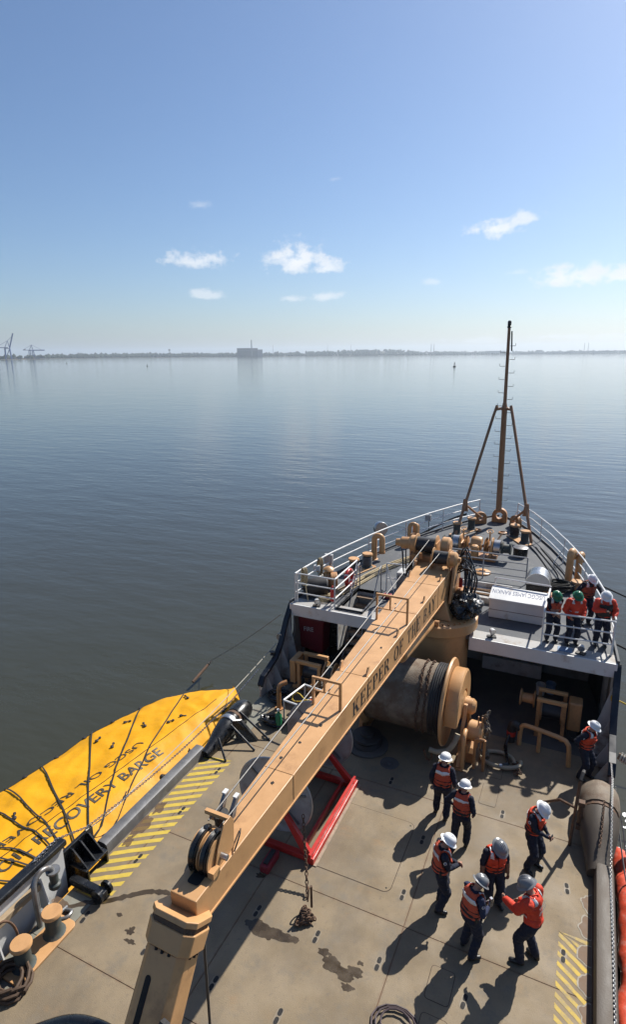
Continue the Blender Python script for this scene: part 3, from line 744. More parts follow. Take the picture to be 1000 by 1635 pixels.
# painted margin plates: lighter aft lip and edge
LIP = mat('deck_lip_paint', (.46, .45, .43), .6, var=.12, scale=2, stain=(.3, .22, .15), stain_amt=.35, stain_scale=2, bump=.1)
for x0, x1 in ((XC - 5.2, -.92), (1.22, XC + 5.2)):
    lip = MB().b2(x0, x1, 17.12, 17.19, FZ - .42, FZ + .004).build('deck_lip', WHITE, fdeck, bevel=.008)
    MB().b2(x0, x1, 17.192, 17.7, FZ + .001, FZ + .0045).build('lip_margin', LIP, lip)
mb = MB()
for i in range(len(ysd) - 1):
    for s_ in (-1, 1):
        y0, y1 = ysd[i], ysd[i + 1]
        a, b = XC + s_ * hw(y0), XC + s_ * hw(y1)
        mb.hexa([(a, y0, fdz(y0) - .3), (b, y1, fdz(y1) - .3), (b + s_ * .06, y1, fdz(y1) - .3), (a + s_ * .06, y0, fdz(y0) - .3), (a, y0, fdz(y0) + .09), (b, y1, fdz(y1) + .09), (b + s_ * .06, y1, fdz(y1) + .09), (a + s_ * .06, y0, fdz(y0) + .09)])
mb.build('waterway_bar', DECKF, fdeck)
mb = MB()
mb.b2(XC - 5.0, XC + 5.0, 20.5, 20.6, 0, FZ - .13)
mb.build('bulkhead', INNER, ship)
for s_ in (-1, 1):
    MB().b2(XC + s_ * 5.12 - .03, XC + s_ * 5.12 + .03, 17.3, 20.5, -.05, FZ - .13).build('side_plate', INNER, ship)
    for y in (17.8, 18.6, 19.4): MB().b2(XC + s_ * 5.02 - .05, XC + s_ * 5.02 + .05, y, y + .06, 0, FZ - .13).build('frame_rib', INNER, ship)
for x in (-4.3, -1.6, 1.9, 3.0, 4.2): MB().b2(x, x + .1, 17.25, 20.45, FZ - .33, FZ - .125).build('deck_beam', INNER, ship)
# white panel, lockers and lumps in the starboard recess
MB().b2(3.35, 4.7, 20.36, 20.49, .9, 2.1).build('wall_panel', WHITE_D, ship, bevel=.01)
for i in range(3):
    x = 1.55 + i * .62
    MB().hexa([(x, 20.0, .55), (x + .42, 20.0, .55), (x + .42, 20.45, .55), (x, 20.45, .55), (x - .06, 19.9, 1.05), (x + .48, 19.9, 1.05), (x + .48, 20.45, 1.05), (x - .06, 20.45, 1.05)]).build('wall_bin', DARKIN, ship)
MB().b2(1.3, 3.3, 19.9, 20.45, .02, .52).build('wall_bench', WHITE_D, ship, bevel=.02)
mb = MB()
for i in range(7): mb.tube([(1.35 + i * .07, 20.3, .6), (1.35 + i * .07, 20.3, 2.3)], .025, 6)
mb.build('pipe_run', INNER, ship)

# stairwell with steps
well = MB(); well.b2(SX0 - .03, SX0, SY0, SY1, .9, FZ - .001); well.b2(SX1, SX1 + .03, SY0, SY1, .9, FZ - .001); well.b2(SX0 - .03, SX1 + .03, SY1, SY1 + .03, .6, FZ - .001)
well = well.build('stairwell', WHITE_D, ship)
mb = MB()
for x in (SX0 - .03, SX1 + .03): mb.tube([(x, SY0 - .1, FZ + .05), (x, SY1 + .05, FZ + .05)], .04, 6)
mb.tube([(SX0 - .03, SY0 - .1, FZ + .05), (SX1 + .03, SY0 - .1, FZ + .05)], .04, 6)
mb.build('coaming', BLACK, well)
TREAD = mat('stair_tread', (.30, .20, .13), .7, var=.2, scale=5)
for i in range(9):
    z = 2.28 - i * .255; y = 19.28 - i * .22
    MB().b2(SX0 + .03, SX1 - .03, y - .12, y + .12, z - .03, z).build('step', TREAD, well)
    MB().b2(SX0 + .03, SX1 - .03, y + .105, y + .12, z - .255, z - .031).build('riser', WHITE_D, well)
for x in (SX0 + .02, SX1 - .02): MB().hexa([(x - .015, 19.45, 2.35), (x + .015, 19.45, 2.35), (x + .015, 17.35, -.02), (x - .015, 17.35, -.02), (x - .015, 19.45, 2.08), (x + .015, 19.45, 2.08), (x + .015, 17.6, -.02), (x - .015, 17.6, -.02)]).build('stringer', WHITE_D, well)

# ---- black chain stopper bracket on the port gunwale
t = thing('chain_bracket', 'black ribbed steel bracket at the port deck edge beside the yellow cover', 'bracket', (-5.2, 7.5, 0))
MB().b2(-5.415, -4.92, 7.2, 7.85, .24, .28).build('shelf', BLACK, t, bevel=.01)
MB().b2(-5.50, -5.42, 7.1, 7.94, -.3, .66).build('back_plate', BLACK, t, bevel=.01)
for y in (7.28, 7.52, 7.76):
    MB().hexa([(-5.41, y - .015, .283), (-4.95, y - .015, .283), (-4.95, y + .015, .283), (-5.41, y + .015, .283), (-5.41, y - .015, .64), (-5.34, y - .015, .64), (-5.34, y + .015, .64), (-5.41, y + .015, .64)]).build('rib', BLACK, t)
for y in (7.25, 7.8): MB().b2(-5.3, -4.9, y - .02, y + .02, .0, .235).build('foot', BLACK, t)
MB().b2(-5.2, -4.25, 6.98, 7.13, .02, .20).build('stop_arm', BLACK, t, bevel=.015)
mb = MB()
for y in (6.92, 7.19): mb.tube([(-4.34, y - .03, .16), (-4.34, y + .03, .16)], .15, 14)
mb.tube([(-4.34, 6.9, .16), (-4.34, 7.2, .16)], .05, 8)
mb.build('stop_roller', BLACK, t, smooth=True)
# ================================================================== FORECASTLE FITTINGS
def rail_run(t, pts, h=1.08, levels=(.36, .72, 1.08), posts=None, r=.024, rp=.026, m_=RAILW):
    """tubular rail along deck points; posts at the given fractions/points"""
    for l in levels:
        MB().tube([(p[0], p[1], p[2] + l) for p in pts], r if l < h else r * 1.2, 7).build('rail', m_, t, smooth=True)
    for p in (posts or pts):
        MB().tube([(p[0], p[1], p[2]), (p[0], p[1], p[2] + h)], rp, 7).build('stanchion', m_, t, smooth=True)
def edge(sx, ys, ins=.10): return [(XC + sx * (hw(y) - ins), y, fdz(y)) for y in ys]
ysr = [17.35, 18, 19, 20, 21, 22, 23, 24, 25, 26, 27, 28, 29, 29.8, 30.5]
t = thing('guard_rail', 'long white guard rail curving along the port side of the bow', 'railing', (XC - 4, 24, FZ))
rail_run(t, edge(-1, ysr), posts=edge(-1, (17.35, 19.9, 22.6, 25.3, 28.0, 30.5)))
for p in edge(-1, (19.9, 25.3, 30.5)): MB().tube([(p[0], p[1], p[2] + .7), (p[0] + .35, p[1] - .15, p[2])], .018, 6).build('brace', RAILW, t)
t = thing('guard_rail', 'long white guard rail curving along the starboard side of the bow', 'railing', (XC + 4, 24, FZ))
rail_run(t, edge(1, [17.75] + ysr[1:]), posts=edge(1, (17.75, 20.2, 22.6, 25.3, 28.0, 30.5)))
for p in edge(1, (25.3, 30.5)): MB().tube([(p[0], p[1], p[2] + .7), (p[0] - .35, p[1] - .15, p[2])], .018, 6).build('brace', RAILW, t)
t = thing('guard_rail', 'short white rail closing the port aft corner of the forecastle by the stair', 'railing', (-4.1, 17.4, FZ))
rail_run(t, [(-4.86, 17.38, FZ), (-3.42, 17.38, FZ)]); rail_run(t, [(-3.42, 17.40, FZ), (-3.42, 19.5, FZ)], posts=[(-3.42, 19.5, FZ)])
MB().tube([(-3.42, 19.5, FZ + 1.0), (-3.40, 18.75, FZ + .02)], .02, 6).build('brace', RAILW, t)
t = thing('guard_rail', 'white rail in front of the standing crew at the starboard aft corner', 'railing', (4.2, 17.6, FZ))
rail_run(t, [(3.28, 17.52, FZ), (5.18, 17.62, FZ)]); MB().tube([(3.28, 17.54, FZ + 1.08), (3.32, 19.45, FZ + 1.08)], .03, 7).build('rail', RAILW, t)
t = thing('guard_rail', 'white rail behind the white locker with a post at its left end', 'railing', (2.4, 19.75, FZ))
rail_run(t, [(1.55, 19.80, FZ), (3.32, 19.72, FZ)], levels=(.55, 1.08))
GREYR = mat('rail_grey', (.42, .43, .44), .5, var=.1)
t = thing('guard_rail', 'grey rail across the deck behind the anchor windlass', 'railing', (.8, 22.4, FZ))
rail_run(t, [(-.95, 22.35, FZ), (2.35, 22.35, FZ)], posts=[(-.95, 22.35, FZ), (.75, 22.35, FZ), (2.35, 22.35, FZ)], levels=(.28, .55, .82, 1.08), m_=GREYR)
t = thing('guard_rail', 'white gate rail by the head of the port stair next to the boom', 'railing', (-1.8, 19.7, FZ))
rail_run(t, [(-2.3, 19.65, FZ), (-1.1, 19.8, FZ)], levels=(.5, 1.08)); MB().tube([(-2.3, 19.65, FZ + 1.0), (-1.85, 19.3, FZ)], .02, 6).build('brace', RAILW, t)
t = thing('stair_handrail', 'pair of grey handrails leading down the port stairwell', 'handrail', (-2.9, 18.6, FZ))
for x in (SX0 + .02, SX1 - .02):
    MB().tube([(x, 19.5, FZ + 1.0), (x, 19.3, FZ + .95), (x, 17.6, .95)], .022, 6).build('handrail', GREYR, t)
    MB().tube([(x, 19.5, FZ), (x, 19.5, FZ + 1.0)], .024, 6).build('post', GREYR, t)

# ---- foremast
FM = thing('foremast', 'tall tripod foremast in shade-darkened buff with climbing rungs at the bow', 'mast', (.24, 30.0, fdz(30)))
mz = fdz(30)
mast_p = lambda z: Vector((.24 - .17 * (z - mz) / 9.7, 30.0, z))
MB().tube([mast_p(mz + .75), mast_p(8.2), mast_p(8.45), mast_p(8.75)], [.145, .13, .14, .08], 8).build('lower_pole', MAST_SHADED, FM)
MB().tube([mast_p(8.6), mast_p(12.15)], [.085, .068], 8).build('upper_pole', MAST_SHADED, FM)
MB().lathe([(.10, 0), (.10, .06), (.07, .08), (.085, .12), (.085, .28), (.05, .32), (0, .33)], mast_p(12.15), n=10).build('masthead_light', BLACK, FM, smooth=True)
for sx, foot, foot2 in ((-1, (-1.35, 27.3), (-.52, 29.45)), (1, (2.08, 27.55), (1.0, 29.6))):
    top = mast_p(8.42); f_ = Vector((foot[0], foot[1], fdz(27.4) + .03)); sh = top + Vector((sx * .3, -.18, -.03))
    knee = top + Vector((sx * .45, -.35, -.35))
    pts = smoothline([top, sh, knee, f_], 3); pts = pts[:7] + [f_]
    MB().tube(pts, .07, 8).build('strut', MAST_SHADED, FM, smooth=True)
    j = knee.lerp(f_, .74); MB().tube([j, Vector((foot2[0], foot2[1], fdz(29.5) + .45))], .06, 7).build('strut', MAST_SHADED, FM, smooth=True)
    MB().hexa([j + Vector((-.09, 0, .25)), j + Vector((.09, 0, .25)), j + Vector((.09, .04, .25)), j + Vector((-.09, .04, .25)), j + Vector((-.16, 0, -.35)), j + Vector((.16, 0, -.35)), j + Vector((.16, .04, -.35)), j + Vector((-.16, .04, -.35))]).build('gusset', MAST_SHADED, FM)
k = 0; z = mz + 1.3
while z < 11.4:
    p = mast_p(z); s_ = -1 if k % 2 else 1; r0 = .14 if z < 8.5 else .09
    MB().tube([p + Vector((s_ * r0, 0, 0)), p + Vector((s_ * (r0 + .24), 0, 0)), p + Vector((s_ * (r0 + .25), 0, .11))], .013, 5).build('rung', WIRED, FM)
    z += .31; k += 1
MB().tube([mast_p(12.0) + Vector((.13, 0, 0)), mast_p(11.1) + Vector((.17, 0, 0))], .035, 6).build('cable', BLACK, FM)

# ---- round-holed bow chocks
def chock(label, x, y, z, rz, s=1.):
    t = thing('bow_chock', label, 'chock', (x, y, z), rz, 'bow chocks')
    mb = MB(); n = 20; ro, ri, d = .42 * s, .21 * s, .16 * s; vs = []
    for i in range(n):
        a = 2 * math.pi * i / n
        ox, oz = ro * math.cos(a), ro * math.sin(a) + ro
        if oz < ro: ox = math.copysign(ro, ox) if abs(math.cos(a)) > .3 else ox * 1.25; oz = max(oz - .02, 0) if abs(math.cos(a)) > .3 else 0
        for yy in (-d, d): vs += [(ox, yy, oz), (ri * math.cos(a), yy, ri * math.sin(a) + ro)]
    fs = []
    for i in range(n):
        a, b = i * 4, ((i + 1) % n) * 4
        fs += [(a, b, b + 1, a + 1), (a + 2, a + 3, b + 3, b + 2), (a, a + 2, b + 2, b), (a + 1, b + 1, b + 3, a + 3)]
    mb.add(vs, fs); mb.build('chock_body', BUFF_W, t, smooth=True, local=True, bevel=.02)
    MB().torus((0, -d, ro), ri * 1.1, .045 * s, (0, 1, 0), n=20).build('lip', BUFF_W, t, smooth=True, local=True)
    return t
chock('middle round-holed chock under the foremast pole', .24, 30.5, fdz(30.5) + .01, 0, .88)
chock('round-holed bow chock just left of the foremast', -.62, 29.9, fdz(29.8) + .01, R(28), .72)
chock('round-holed bow chock just right of the foremast', 1.10, 29.9, fdz(29.8) + .01, R(-40), .72)

# ---- bollards
BOLB = mat('bollard_green', (.055, .07, .065), .6, var=.25, scale=5, stain=(.2, .15, .1), stain_amt=.3, stain_scale=4)
def bollards(label, p, rz, gap=.95, h=.62, r=.17, group='double bollards'):
    t = thing('double_bollard', label, 'bollard', p, rz, group)
    MB().prism(rrect(-gap / 2 - .34, gap / 2 + .34, -.26, .26, .12), .005, .05).build('base_plate', BUFF, t, local=True, bevel=.008)
    for s_ in (-1, 1):
        b_ = MB().lathe([(r * 1.45, .051), (r * 1.1, .10), (r, .16), (r, h - .08)], (s_ * gap / 2, 0, 0), n=18).build('post', BOLB, t, smooth=True, local=True)
        MB().lathe([(r * 1.02, h - .08), (r * 1.32, h - .05), (r * 1.32, h - .01), (r * 1.2, h + .02), (0, h + .025)], (s_ * gap / 2, 0, 0), n=18).build('cap', BUFF, b_, smooth=True, local=True)
    return t
bollards('buff topped double bollard on the port side of the bow deck', (-1.08, 28.05, fdz(28)), R(66), 1.2)
bs = bollards('buff topped double bollard wound with dark rope on the starboard bow', (1.52, 27.75, fdz(28)), R(-57), 1.0)
bollards('double bollard by the port rail of the forecastle wound with grey line', (-3.92, 21.25, FZ), R(70), .85)
bp_ = bollards('double bollard with thick buff caps beside the aft port bulwark', (-4.62, 5.70, .002), R(90), .70, .55, .15)
mb = MB()
for i in range(7): mb.torus((1.25, 28.17, fdz(28) + .16 + i * .05), .20 + .01 * (i % 2), .03, (random.uniform(-.1, .1), random.uniform(-.1, .1), 1), n=14, m=5)
tag(mb.build('rope_turns', ROPED, smooth=True), 'dark rope wound round the starboard bow bollard', 'rope')
mb = MB()
for i in range(6): mb.torus((-3.78, 21.65, FZ + .18 + i * .055), .19, .022, (0, .05, 1), n=14, m=5)
tag(mb.build('rope_turns', WIRE, smooth=True), 'grey line wound round the port forecastle bollard', 'rope')

# ---- anchor windlass
t = thing('anchor_windlass', 'buff anchor windlass with dark warping heads across the bow deck', 'windlass', (.1, 24.7, fdz(24.7)))
z0 = fdz(24.7); zc = z0 + .55
MB().b2(-.75, .95, 24.3, 25.1, z0 + .003, z0 + .16).build('bed', BUFF_W, t, bevel=.02)
MB().tube([(-1.25, 24.7, zc), (1.4, 24.7, zc)], .07, 10).build('shaft', STEEL, t, smooth=True)
for s_ in (-1, 1):
    x = .08 + s_ * 1.12
    MB().lathe([(.30, -.04), (.30, 0), (.20, .05), (.19, .26), (.28, .32), (.28, .36)], (x - s_ * .05, 24.7, zc), (s_, 0, 0), n=18).build('warping_head', BOLB, t, smooth=True)
    MB().lathe([(.33, -.13), (.33, .13)], (.08 + s_ * .86, 24.7, zc), (1, 0, 0), n=20).build('brake_band', STEELB, t, smooth=True)
    MB().lathe([(.36, -.04), (.40, -.03), (.40, .03), (.36, .04)], (.08 + s_ * .66, 24.7, zc), (1, 0, 0), n=20).build('gear_case', BUFF, t, smooth=True)
    MB().b2(.08 + s_ * .62 - .05, .08 + s_ * .62 + .05, 24.42, 24.98, z0 + .16, zc + .1).build('bearing_stand', BUFF, t, bevel=.03)
    MB().lathe([(.26, -.09), (.34, -.05), (.24, 0), (.34, .05), (.26, .09)], (.08 + s_ * .42, 24.7, zc), (1, 0, 0), n=16).build('wildcat', BUFF_W, t, smooth=True)
    MB().tube([(.08 + s_ * .55, 24.6, zc + .3), (.08 + s_ * .55, 24.5, zc + .72)], .035, 6).build('brake_handle', BUFF, t)
    MB().torus((.08 + s_ * .55, 24.5, zc + .72), .13, .022, (0, -.4, 1), n=14, m=5).build('hand_wheel', BUFF, t)
MB().lathe([(.26, -.22), (.30, -.16), (.30, .16), (.26, .22)], (.08, 24.7, zc + .08), (1, 0, 0), n=16).build('gearbox', BUFF, t, smooth=True)
MB().lathe([(.17, 0), (.17, .42), (.12, .48), (0, .5)], (.08, 24.35, zc - .35), (0, -.2, 1), n=14).build('motor', BUFF, t, smooth=True)
MB().lathe([(.30, .003), (.30, .34), (.27, .36), (0, .37)], (1.80, 25.6, fdz(25.6)), n=20).build('hatch_body', BLACK, None)
o = bpy.data.objects['hatch_body']; o.name = 'mushroom_hatch'
tag(o, 'squat black round hatch on the grey bow deck right of the windlass', 'hatch')
MB().lathe([(.32, .372), (.32, .40), (.24, .43), (0, .44)], (1.80, 25.6, fdz(25.6)), n=20).build('lid', STEEL, o, smooth=True)
o = tag(MB().lathe([(.34, .003), (.34, .05), (.30, .08), (0, .085)], (.64, 22.95, FZ + .01), n=20).build('deck_hatch', BUFF, smooth=True), 'low buff round deck plate in front of the windlass', 'hatch')
MB().tube([(.52, 22.95, FZ + .1), (.76, 22.95, FZ + .1)], .03, 6).build('handle', BUFF_W, o)

# ---- vents
def gooseneck(label, p, rz, h, r, drop, gap, m_=BUFF):
    t = thing('gooseneck_vent', label, 'vent', p, rz, 'gooseneck vents')
    R0 = gap / 2
    pts = [(0, 0, .003), (0, 0, h - R0)] + [(R0 - R0 * math.cos(a), 0, h - R0 + R0 * math.sin(a)) for a in [math.pi * i / 8 for i in range(1, 9)]] + [(gap, 0, h - R0 - drop)]
    MB().tube(pts, r, 12).build('pipe', m_, t, smooth=True, local=True)
    MB().lathe([(r * 1.5, .004), (r * 1.5, .03), (r * 1.05, .05)], n=14).build('flange', m_, t, smooth=True, local=True)
    MB().lathe([(r * 1.15, 0), (r * 1.15, .08)], (gap, 0, h - R0 - drop - .05), n=14).build('mouth', BUFF_W, t, smooth=True, local=True)
gooseneck('tall buff gooseneck vent on the port forecastle near the rail', (-3.86, 22.75, FZ), R(8), 1.08, .12, .55, .34)
gooseneck('slim buff gooseneck vent farther forward on the port side', (-3.02, 25.2, fdz(25)), R(20), 1.0, .09, .2, .32)
gooseneck('thin buff bent vent pipe beside the forward port vent', (-2.66, 25.45, fdz(25)), R(190), .95, .045, .25, .22)
gooseneck('taller of two buff vents on the starboard forecastle', (3.80, 23.3, FZ), R(75), 1.2, .13, .12, .32)
gooseneck('shorter of two buff vents on the starboard forecastle', (4.12, 23.6, FZ), R(75), 1.02, .12, .12, .30)
o = tag(MB().lathe([(.24, .003), (.24, .30), (.22, .33), (0, .34)], (4.14, 22.65, FZ), n=16).build('buff_capstan', BUFF, smooth=True), 'low round buff vent head in front of the starboard vents', 'vent')
MB().lathe([(.255, .22), (.255, .28)], (4.14, 22.65, FZ), n=16).build('band', BUFF_W, o, smooth=True)

# ---- searchlight, floodlights, boxes
t = thing('searchlight', 'silver drum-shaped searchlight on a post at the port rail', 'light', (-4.05, 24.1, FZ))
MB().tube([(-4.05, 24.1, FZ), (-4.05, 24.1, FZ + .75)], .04, 8).build('post', GREYR, t)
MB().lathe([(.20, -.16), (.30, -.12), (.31, .14), (.29, .18)], (-4.05, 24.1, FZ + 1.0), (.55, -.75, .1), n=20).build('housing', STEELB, t, smooth=True)
MB().lathe([(0, 0), (.28, .01)], Vector((-4.05, 24.1, FZ + 1.0)) + Vector((.55, -.75, .1)).normalized() * .175, (.55, -.75, .1), n=20).build('lens', mat('lamp_lens', (.5, .42, .34), .25, var=.1), t)
MB().b2(-4.12, -3.98, 24.03, 24.17, FZ + .6, FZ + .76).build('yoke', BLACK, t)
def flood(label, p, rz):
    t = thing('floodlight', label, 'light', p, rz, 'floodlights on the forecastle edge')
    MB().tube([(0, 0, .003), (0, 0, .14)], .03, 6).build('bracket', DARKIN, t, local=True)
    MB().box((0, 0, .02), (.26, .18, .03)).build('foot', DARKIN, t, local=True)
    MB().lathe([(.03, -.09), (.07, -.05), (.10, .05), (.105, .08)], (0, 0, .21), (.25, -.8, -.25), n=14).build('housing', WHITE, t, smooth=True, local=True)
    MB().lathe([(0, 0), (.095, .005)], Vector((0, 0, .21)) + Vector((.25, -.8, -.25)).normalized() * .078, (.25, -.8, -.25), n=14).build('lens', STEELB, t, local=True)
flood('white floodlight at the port aft corner of the forecastle', (-4.08, 17.32, FZ + .005), R(15)); flood('white floodlight on the deck edge right of the crane pedestal', (1.85, 17.42, FZ + .005), R(20)); flood('white floodlight at the feet of the crew in the red jacket', (4.38, 17.40, FZ + .005), R(-20))
def rbox(label, p, d, m_=GREYR, post=True):
    t = thing('electrical_box', label, 'box', p)
    MB().box((0, 0, 0), d).build('case', m_, t, local=True, bevel=.015)
    MB().box((0, -d[1] / 2 - .012, 0), (d[0] * .86, .02, d[2] * .86)).build('door', m_, t, local=True, bevel=.004)
    MB().tube([(0, d[1] / 2 + .02, -d[2] / 2), (.03, d[1] / 2 + .02, -d[2] / 2 - .3), (.05, d[1] / 2, -.7)], .018, 5).build('conduit', WIRED, t, local=True)
rbox('grey electrical box on the port guard rail near the stair', (-4.72, 19.85, FZ + .85), (.34, .16, .36)); rbox('small grey electrical box on the port rail near the bow', (-2.62, 27.0, fdz(27) + .85), (.28, .14, .30)); rbox('small white bracket box on the port rail above the black float', (-4.80, 18.95, FZ + .75), (.26, .12, .22), WHITE)

# ---- life ring, float, locker, reel cover
t = thing('life_ring', 'red life ring hung on the rail beside the port stair', 'life ring', (-3.60, 19.2, FZ + .45), R(10))
MB().torus((0, 0, 0), .30, .085, (1, -.15, .1), n=28, m=10).build('ring', RED, t, smooth=True, local=True)
mb = MB()
for i in range(4):
    a = math.pi / 4 + i * math.pi / 2
    q_ = Vector((0, 0, 1)).rotation_difference(Vector((1, -.15, .1)).normalized())
    c_ = q_ @ Vector((.30 * math.cos(a), .30 * math.sin(a), 0)); d_ = q_ @ Vector((-math.sin(a), math.cos(a), 0))
    mb.tube([c_ - d_ * .03, c_ + d_ * .03], .089, 10)
mb.build('band', WHITE, t, smooth=True, local=True)
o = tag(MB().lathe([(.0, 0), (.05, .02), (.085, .06), (.085, .48), (.05, .55), (.03, .60), (0, .61)], (-3.6, 17.62, FZ + .12), n=12).build('fire_extinguisher', RED, smooth=True), 'small red fire extinguisher strapped to the port corner rail', 'extinguisher')
MB().tube([(-3.6, 17.62, FZ + .70), (-3.52, 17.55, FZ + .72), (-3.49, 17.55, FZ + .45)], .015, 5).build('hose', BLACK, o)
t = thing('float', 'black rubber cylinder float lying by the port corner rail', 'float', (-4.5, 18.15, FZ))
MB().lathe([(.0, -.50), (.10, -.50), (.12, -.46), (.27, -.42), (.31, -.36), (.33, .0), (.33, .36), (.28, .42), (0, .44)], (-4.5, 18.2, FZ + .335), (.86, .5, 0), n=24).build('body', RUBBER, t, smooth=True)
MB().tube([Vector((-4.5, 18.2, FZ + .335)) - Vector((.86, .5, 0)) * .54, Vector((-4.5, 18.2, FZ + .335)) - Vector((.86, .5, 0)) * .42], .09, 10).build('end_eye', DARKIN, t)
o = chock('big buff open roller chock behind the black float', -4.15, 19.0, FZ + .005, R(-62), .78)
o = tag(MB().lathe([(.0, 0), (.2, .02), (.22, .12), (.15, .2), (.16, .3), (.2, .34), (.1, .42), (0, .43)], (-4.42, 19.15, FZ + .40), (.1, -.2, 1), n=16).build('buff_cowl', BUFF, smooth=True), 'rounded buff fairlead head above the black float', 'fairlead')
MB().tube([(-4.42, 19.15, FZ), (-4.42, 19.15, FZ + .41)], .10, 10).build('stem', BUFF_W, o)

t = thing('deck_locker', 'long white deck locker with dark lettering on its lid', 'locker', (2.4, 19.1, FZ))
MB().b2(1.52, 3.24, 18.86, 19.58, FZ + .02, FZ + .62).build('box', WHITE, t, bevel=.015)
MB().hexa([(1.49, 18.83, FZ + .625), (3.27, 18.83, FZ + .625), (3.27, 19.62, FZ + .625), (1.49, 19.62, FZ + .625), (1.49, 18.83, FZ + .70), (3.27, 18.83, FZ + .70), (3.27, 19.62, FZ + .86), (1.49, 19.62, FZ + .86)]).build('lid', WHITE, t, bevel=.01)
MB().b2(1.515, 3.245, 18.852, 18.859, FZ + .30, FZ + .315).build('seam', RUSTM, t)
vs, fs = text_mesh('USCGC JAMES RANKIN', .20, .0)
wd = max(v.x for v in vs); kx = 1.66 / wd
MB().add([(3.21 - v.x * kx, 19.40 - v.y * 1.7, FZ + .7045 + (19.40 - v.y * 1.7 - 18.83) / .79 * .16) for v in vs], fs).build('lettering', LETB, t)

t = thing('hose_reel', 'silver half-round reel cover on the starboard foredeck', 'reel', (2.85, 21.2, FZ))
mb = MB(); mb.lathe([(.43, 0), (.43, .75)], (2.85, 20.85, FZ + .62), (0, 1, 0), n=18, arc=math.pi * 1.02, start=0)
prof = [(2.85 + .43 * math.cos(a), FZ + .62 + .43 * math.sin(a)) for a in [math.pi * i / 18 for i in range(19)]]
mb = MB(); M_ = Matrix(((1, 0, 0), (0, 0, 1), (0, 1, 0)))
mb.prism(prof, 20.85, 21.6, M_); mb.build('cover', STEELB, t, smooth=True)
mb = MB(); mb.prism([(2.85 + .40 * math.cos(a), FZ + .62 + .40 * math.sin(a)) for a in [math.pi * i / 18 for i in range(19)]], 20.835, 20.849, M_); mb.build('end_panel', WHITE_D, t)
for x in (2.5, 3.2):
    for y in (20.95, 21.5): MB().b2(x - .03, x + .03, y - .03, y + .03, FZ, FZ + .62).build('leg', DARKIN, t)
MB().tube([(2.55, 21.2, FZ + .42), (3.15, 21.2, FZ + .42)], .2, 14).build('drum', DARKIN, t, smooth=True)
MB().b2(3.05, 3.42, 20.6, 20.9, FZ + .003, FZ + .42).build('buff_box', BUFF_W, t, bevel=.02)

# ---- ropes on the forecastle
t = thing('flaked_hawser', 'pale rope hawser flaked along the port forecastle deck', 'rope', (-3.4, 20.5, FZ))
rnd = random.Random(5)
for i in range(7):
    off = (i - 3) * .062; pts = []
    for (x, y) in ((-4.05, 17.95), (-3.75, 18.8), (-3.5, 20.0), (-3.25, 21.2), (-2.85, 22.4), (-2.3, 23.6), (-1.9, 24.4)):
        pts.append((x + off * 1.0 + rnd.uniform(-.03, .03), y - off * .35, FZ + .045 + .035 * (i % 2)))
    MB().tube(smoothline(pts, 5), .036, 6).build('rope_length', ROPE, t, smooth=True)
def coil(name, label, c, R0, n, r, m_, seed=1, sq=1., cat='rope', h=.05, jit=.06):
    rnd = random.Random(seed); pts = []
    for i in range(n * 14):
        a = 2 * math.pi * i / 14; k = i / (n * 14)
        rr = R0 * (1 - .45 * ((i // 14) % 3) / 3 + jit * mnoise.noise(Vector((i * .35, seed, 0))))
        pts.append((c[0] + rr * math.cos(a) + jit * mnoise.noise(Vector((i * .13, 1, seed))), c[1] + sq * rr * math.sin(a), c[2] + r + k * h * n * .55 + .3 * r * mnoise.noise(Vector((i * .5, 7, seed)))))
    o = MB().tube(pts, r, 6).build(name, m_, smooth=True); tag(o, label, cat); return o
coil('rope_pile', 'tangled heap of dark rope on the starboard forecastle deck', (3.55, 22.3, FZ), .5, 9, .035, ROPED, 4, .8, h=.06, jit=.3)
coil('rope_coil', 'loose pale rope coil behind the port corner rail', (-4.0, 17.85, FZ), .26, 5, .025, ROPE, 6, .7, jit=.2)
for i, (x, y, lab) in enumerate(((-4.82, 17.75, 'pale rope hank hung over the aft end of the port rail'), (-4.74, 18.95, 'pale rope hank hung on the port rail above the black float'))):
    mb = MB()
    for k in range(4):
        a = x + .015 * k; yy = y + .04 * k
        mb.tube(smoothline([(a - .06, yy, FZ + .6), (a - .05, yy, FZ + 1.05), (a, yy, FZ + 1.14), (a + .06, yy + .02, FZ + 1.0), (a + .05, yy, FZ + .55), (a, yy, FZ + .5)], 3), .02, 5)
    mb.tube([(x + .05, y + .1, FZ + .6), (x + .2, y - .1, FZ + .25), (x + .3, y - .2, FZ + .03)], .022, 5)
    tag(mb.build('rope_hank', ROPE, smooth=True), lab, 'rope', 'rope hanks on the port rail')
o = tag(MB().b2(3.75, 4.15, 17.34, 17.62, FZ + .006, FZ + .02).build('blue_mat', BLUEB), 'small pale blue mat on the deck edge beside a floodlight', 'mat')
mb = MB()
for i in range(9):
    y = 20.1 + i * .13; mb.tube(smoothline([(.2 + .15 * math.sin(i), y, FZ + .05), (.9, y + .1 * math.cos(i * 2), FZ + .07), (1.6 + .2 * math.sin(i * 3), y, FZ + .05)], 3), .03, 5)
t = thing('rope_tray', 'white low tray heaped with brown line behind the crane pedestal', 'tray', (.9, 20.7, FZ))
MB().b2(-.1, 1.95, 19.95, 21.4, FZ + .003, FZ + .045).build('tray', WHITE_D, t, bevel=.01); mb.build('line', mat('brown_line', (.28, .17, .09), .9, var=.3, scale=12), t, smooth=True)
for y0_, y1_ in ((19.93, 19.99), (21.36, 21.42)): MB().b2(-.12, 1.97, y0_, y1_, FZ + .046, FZ + .22).build('tray_side', WHITE_D, t)
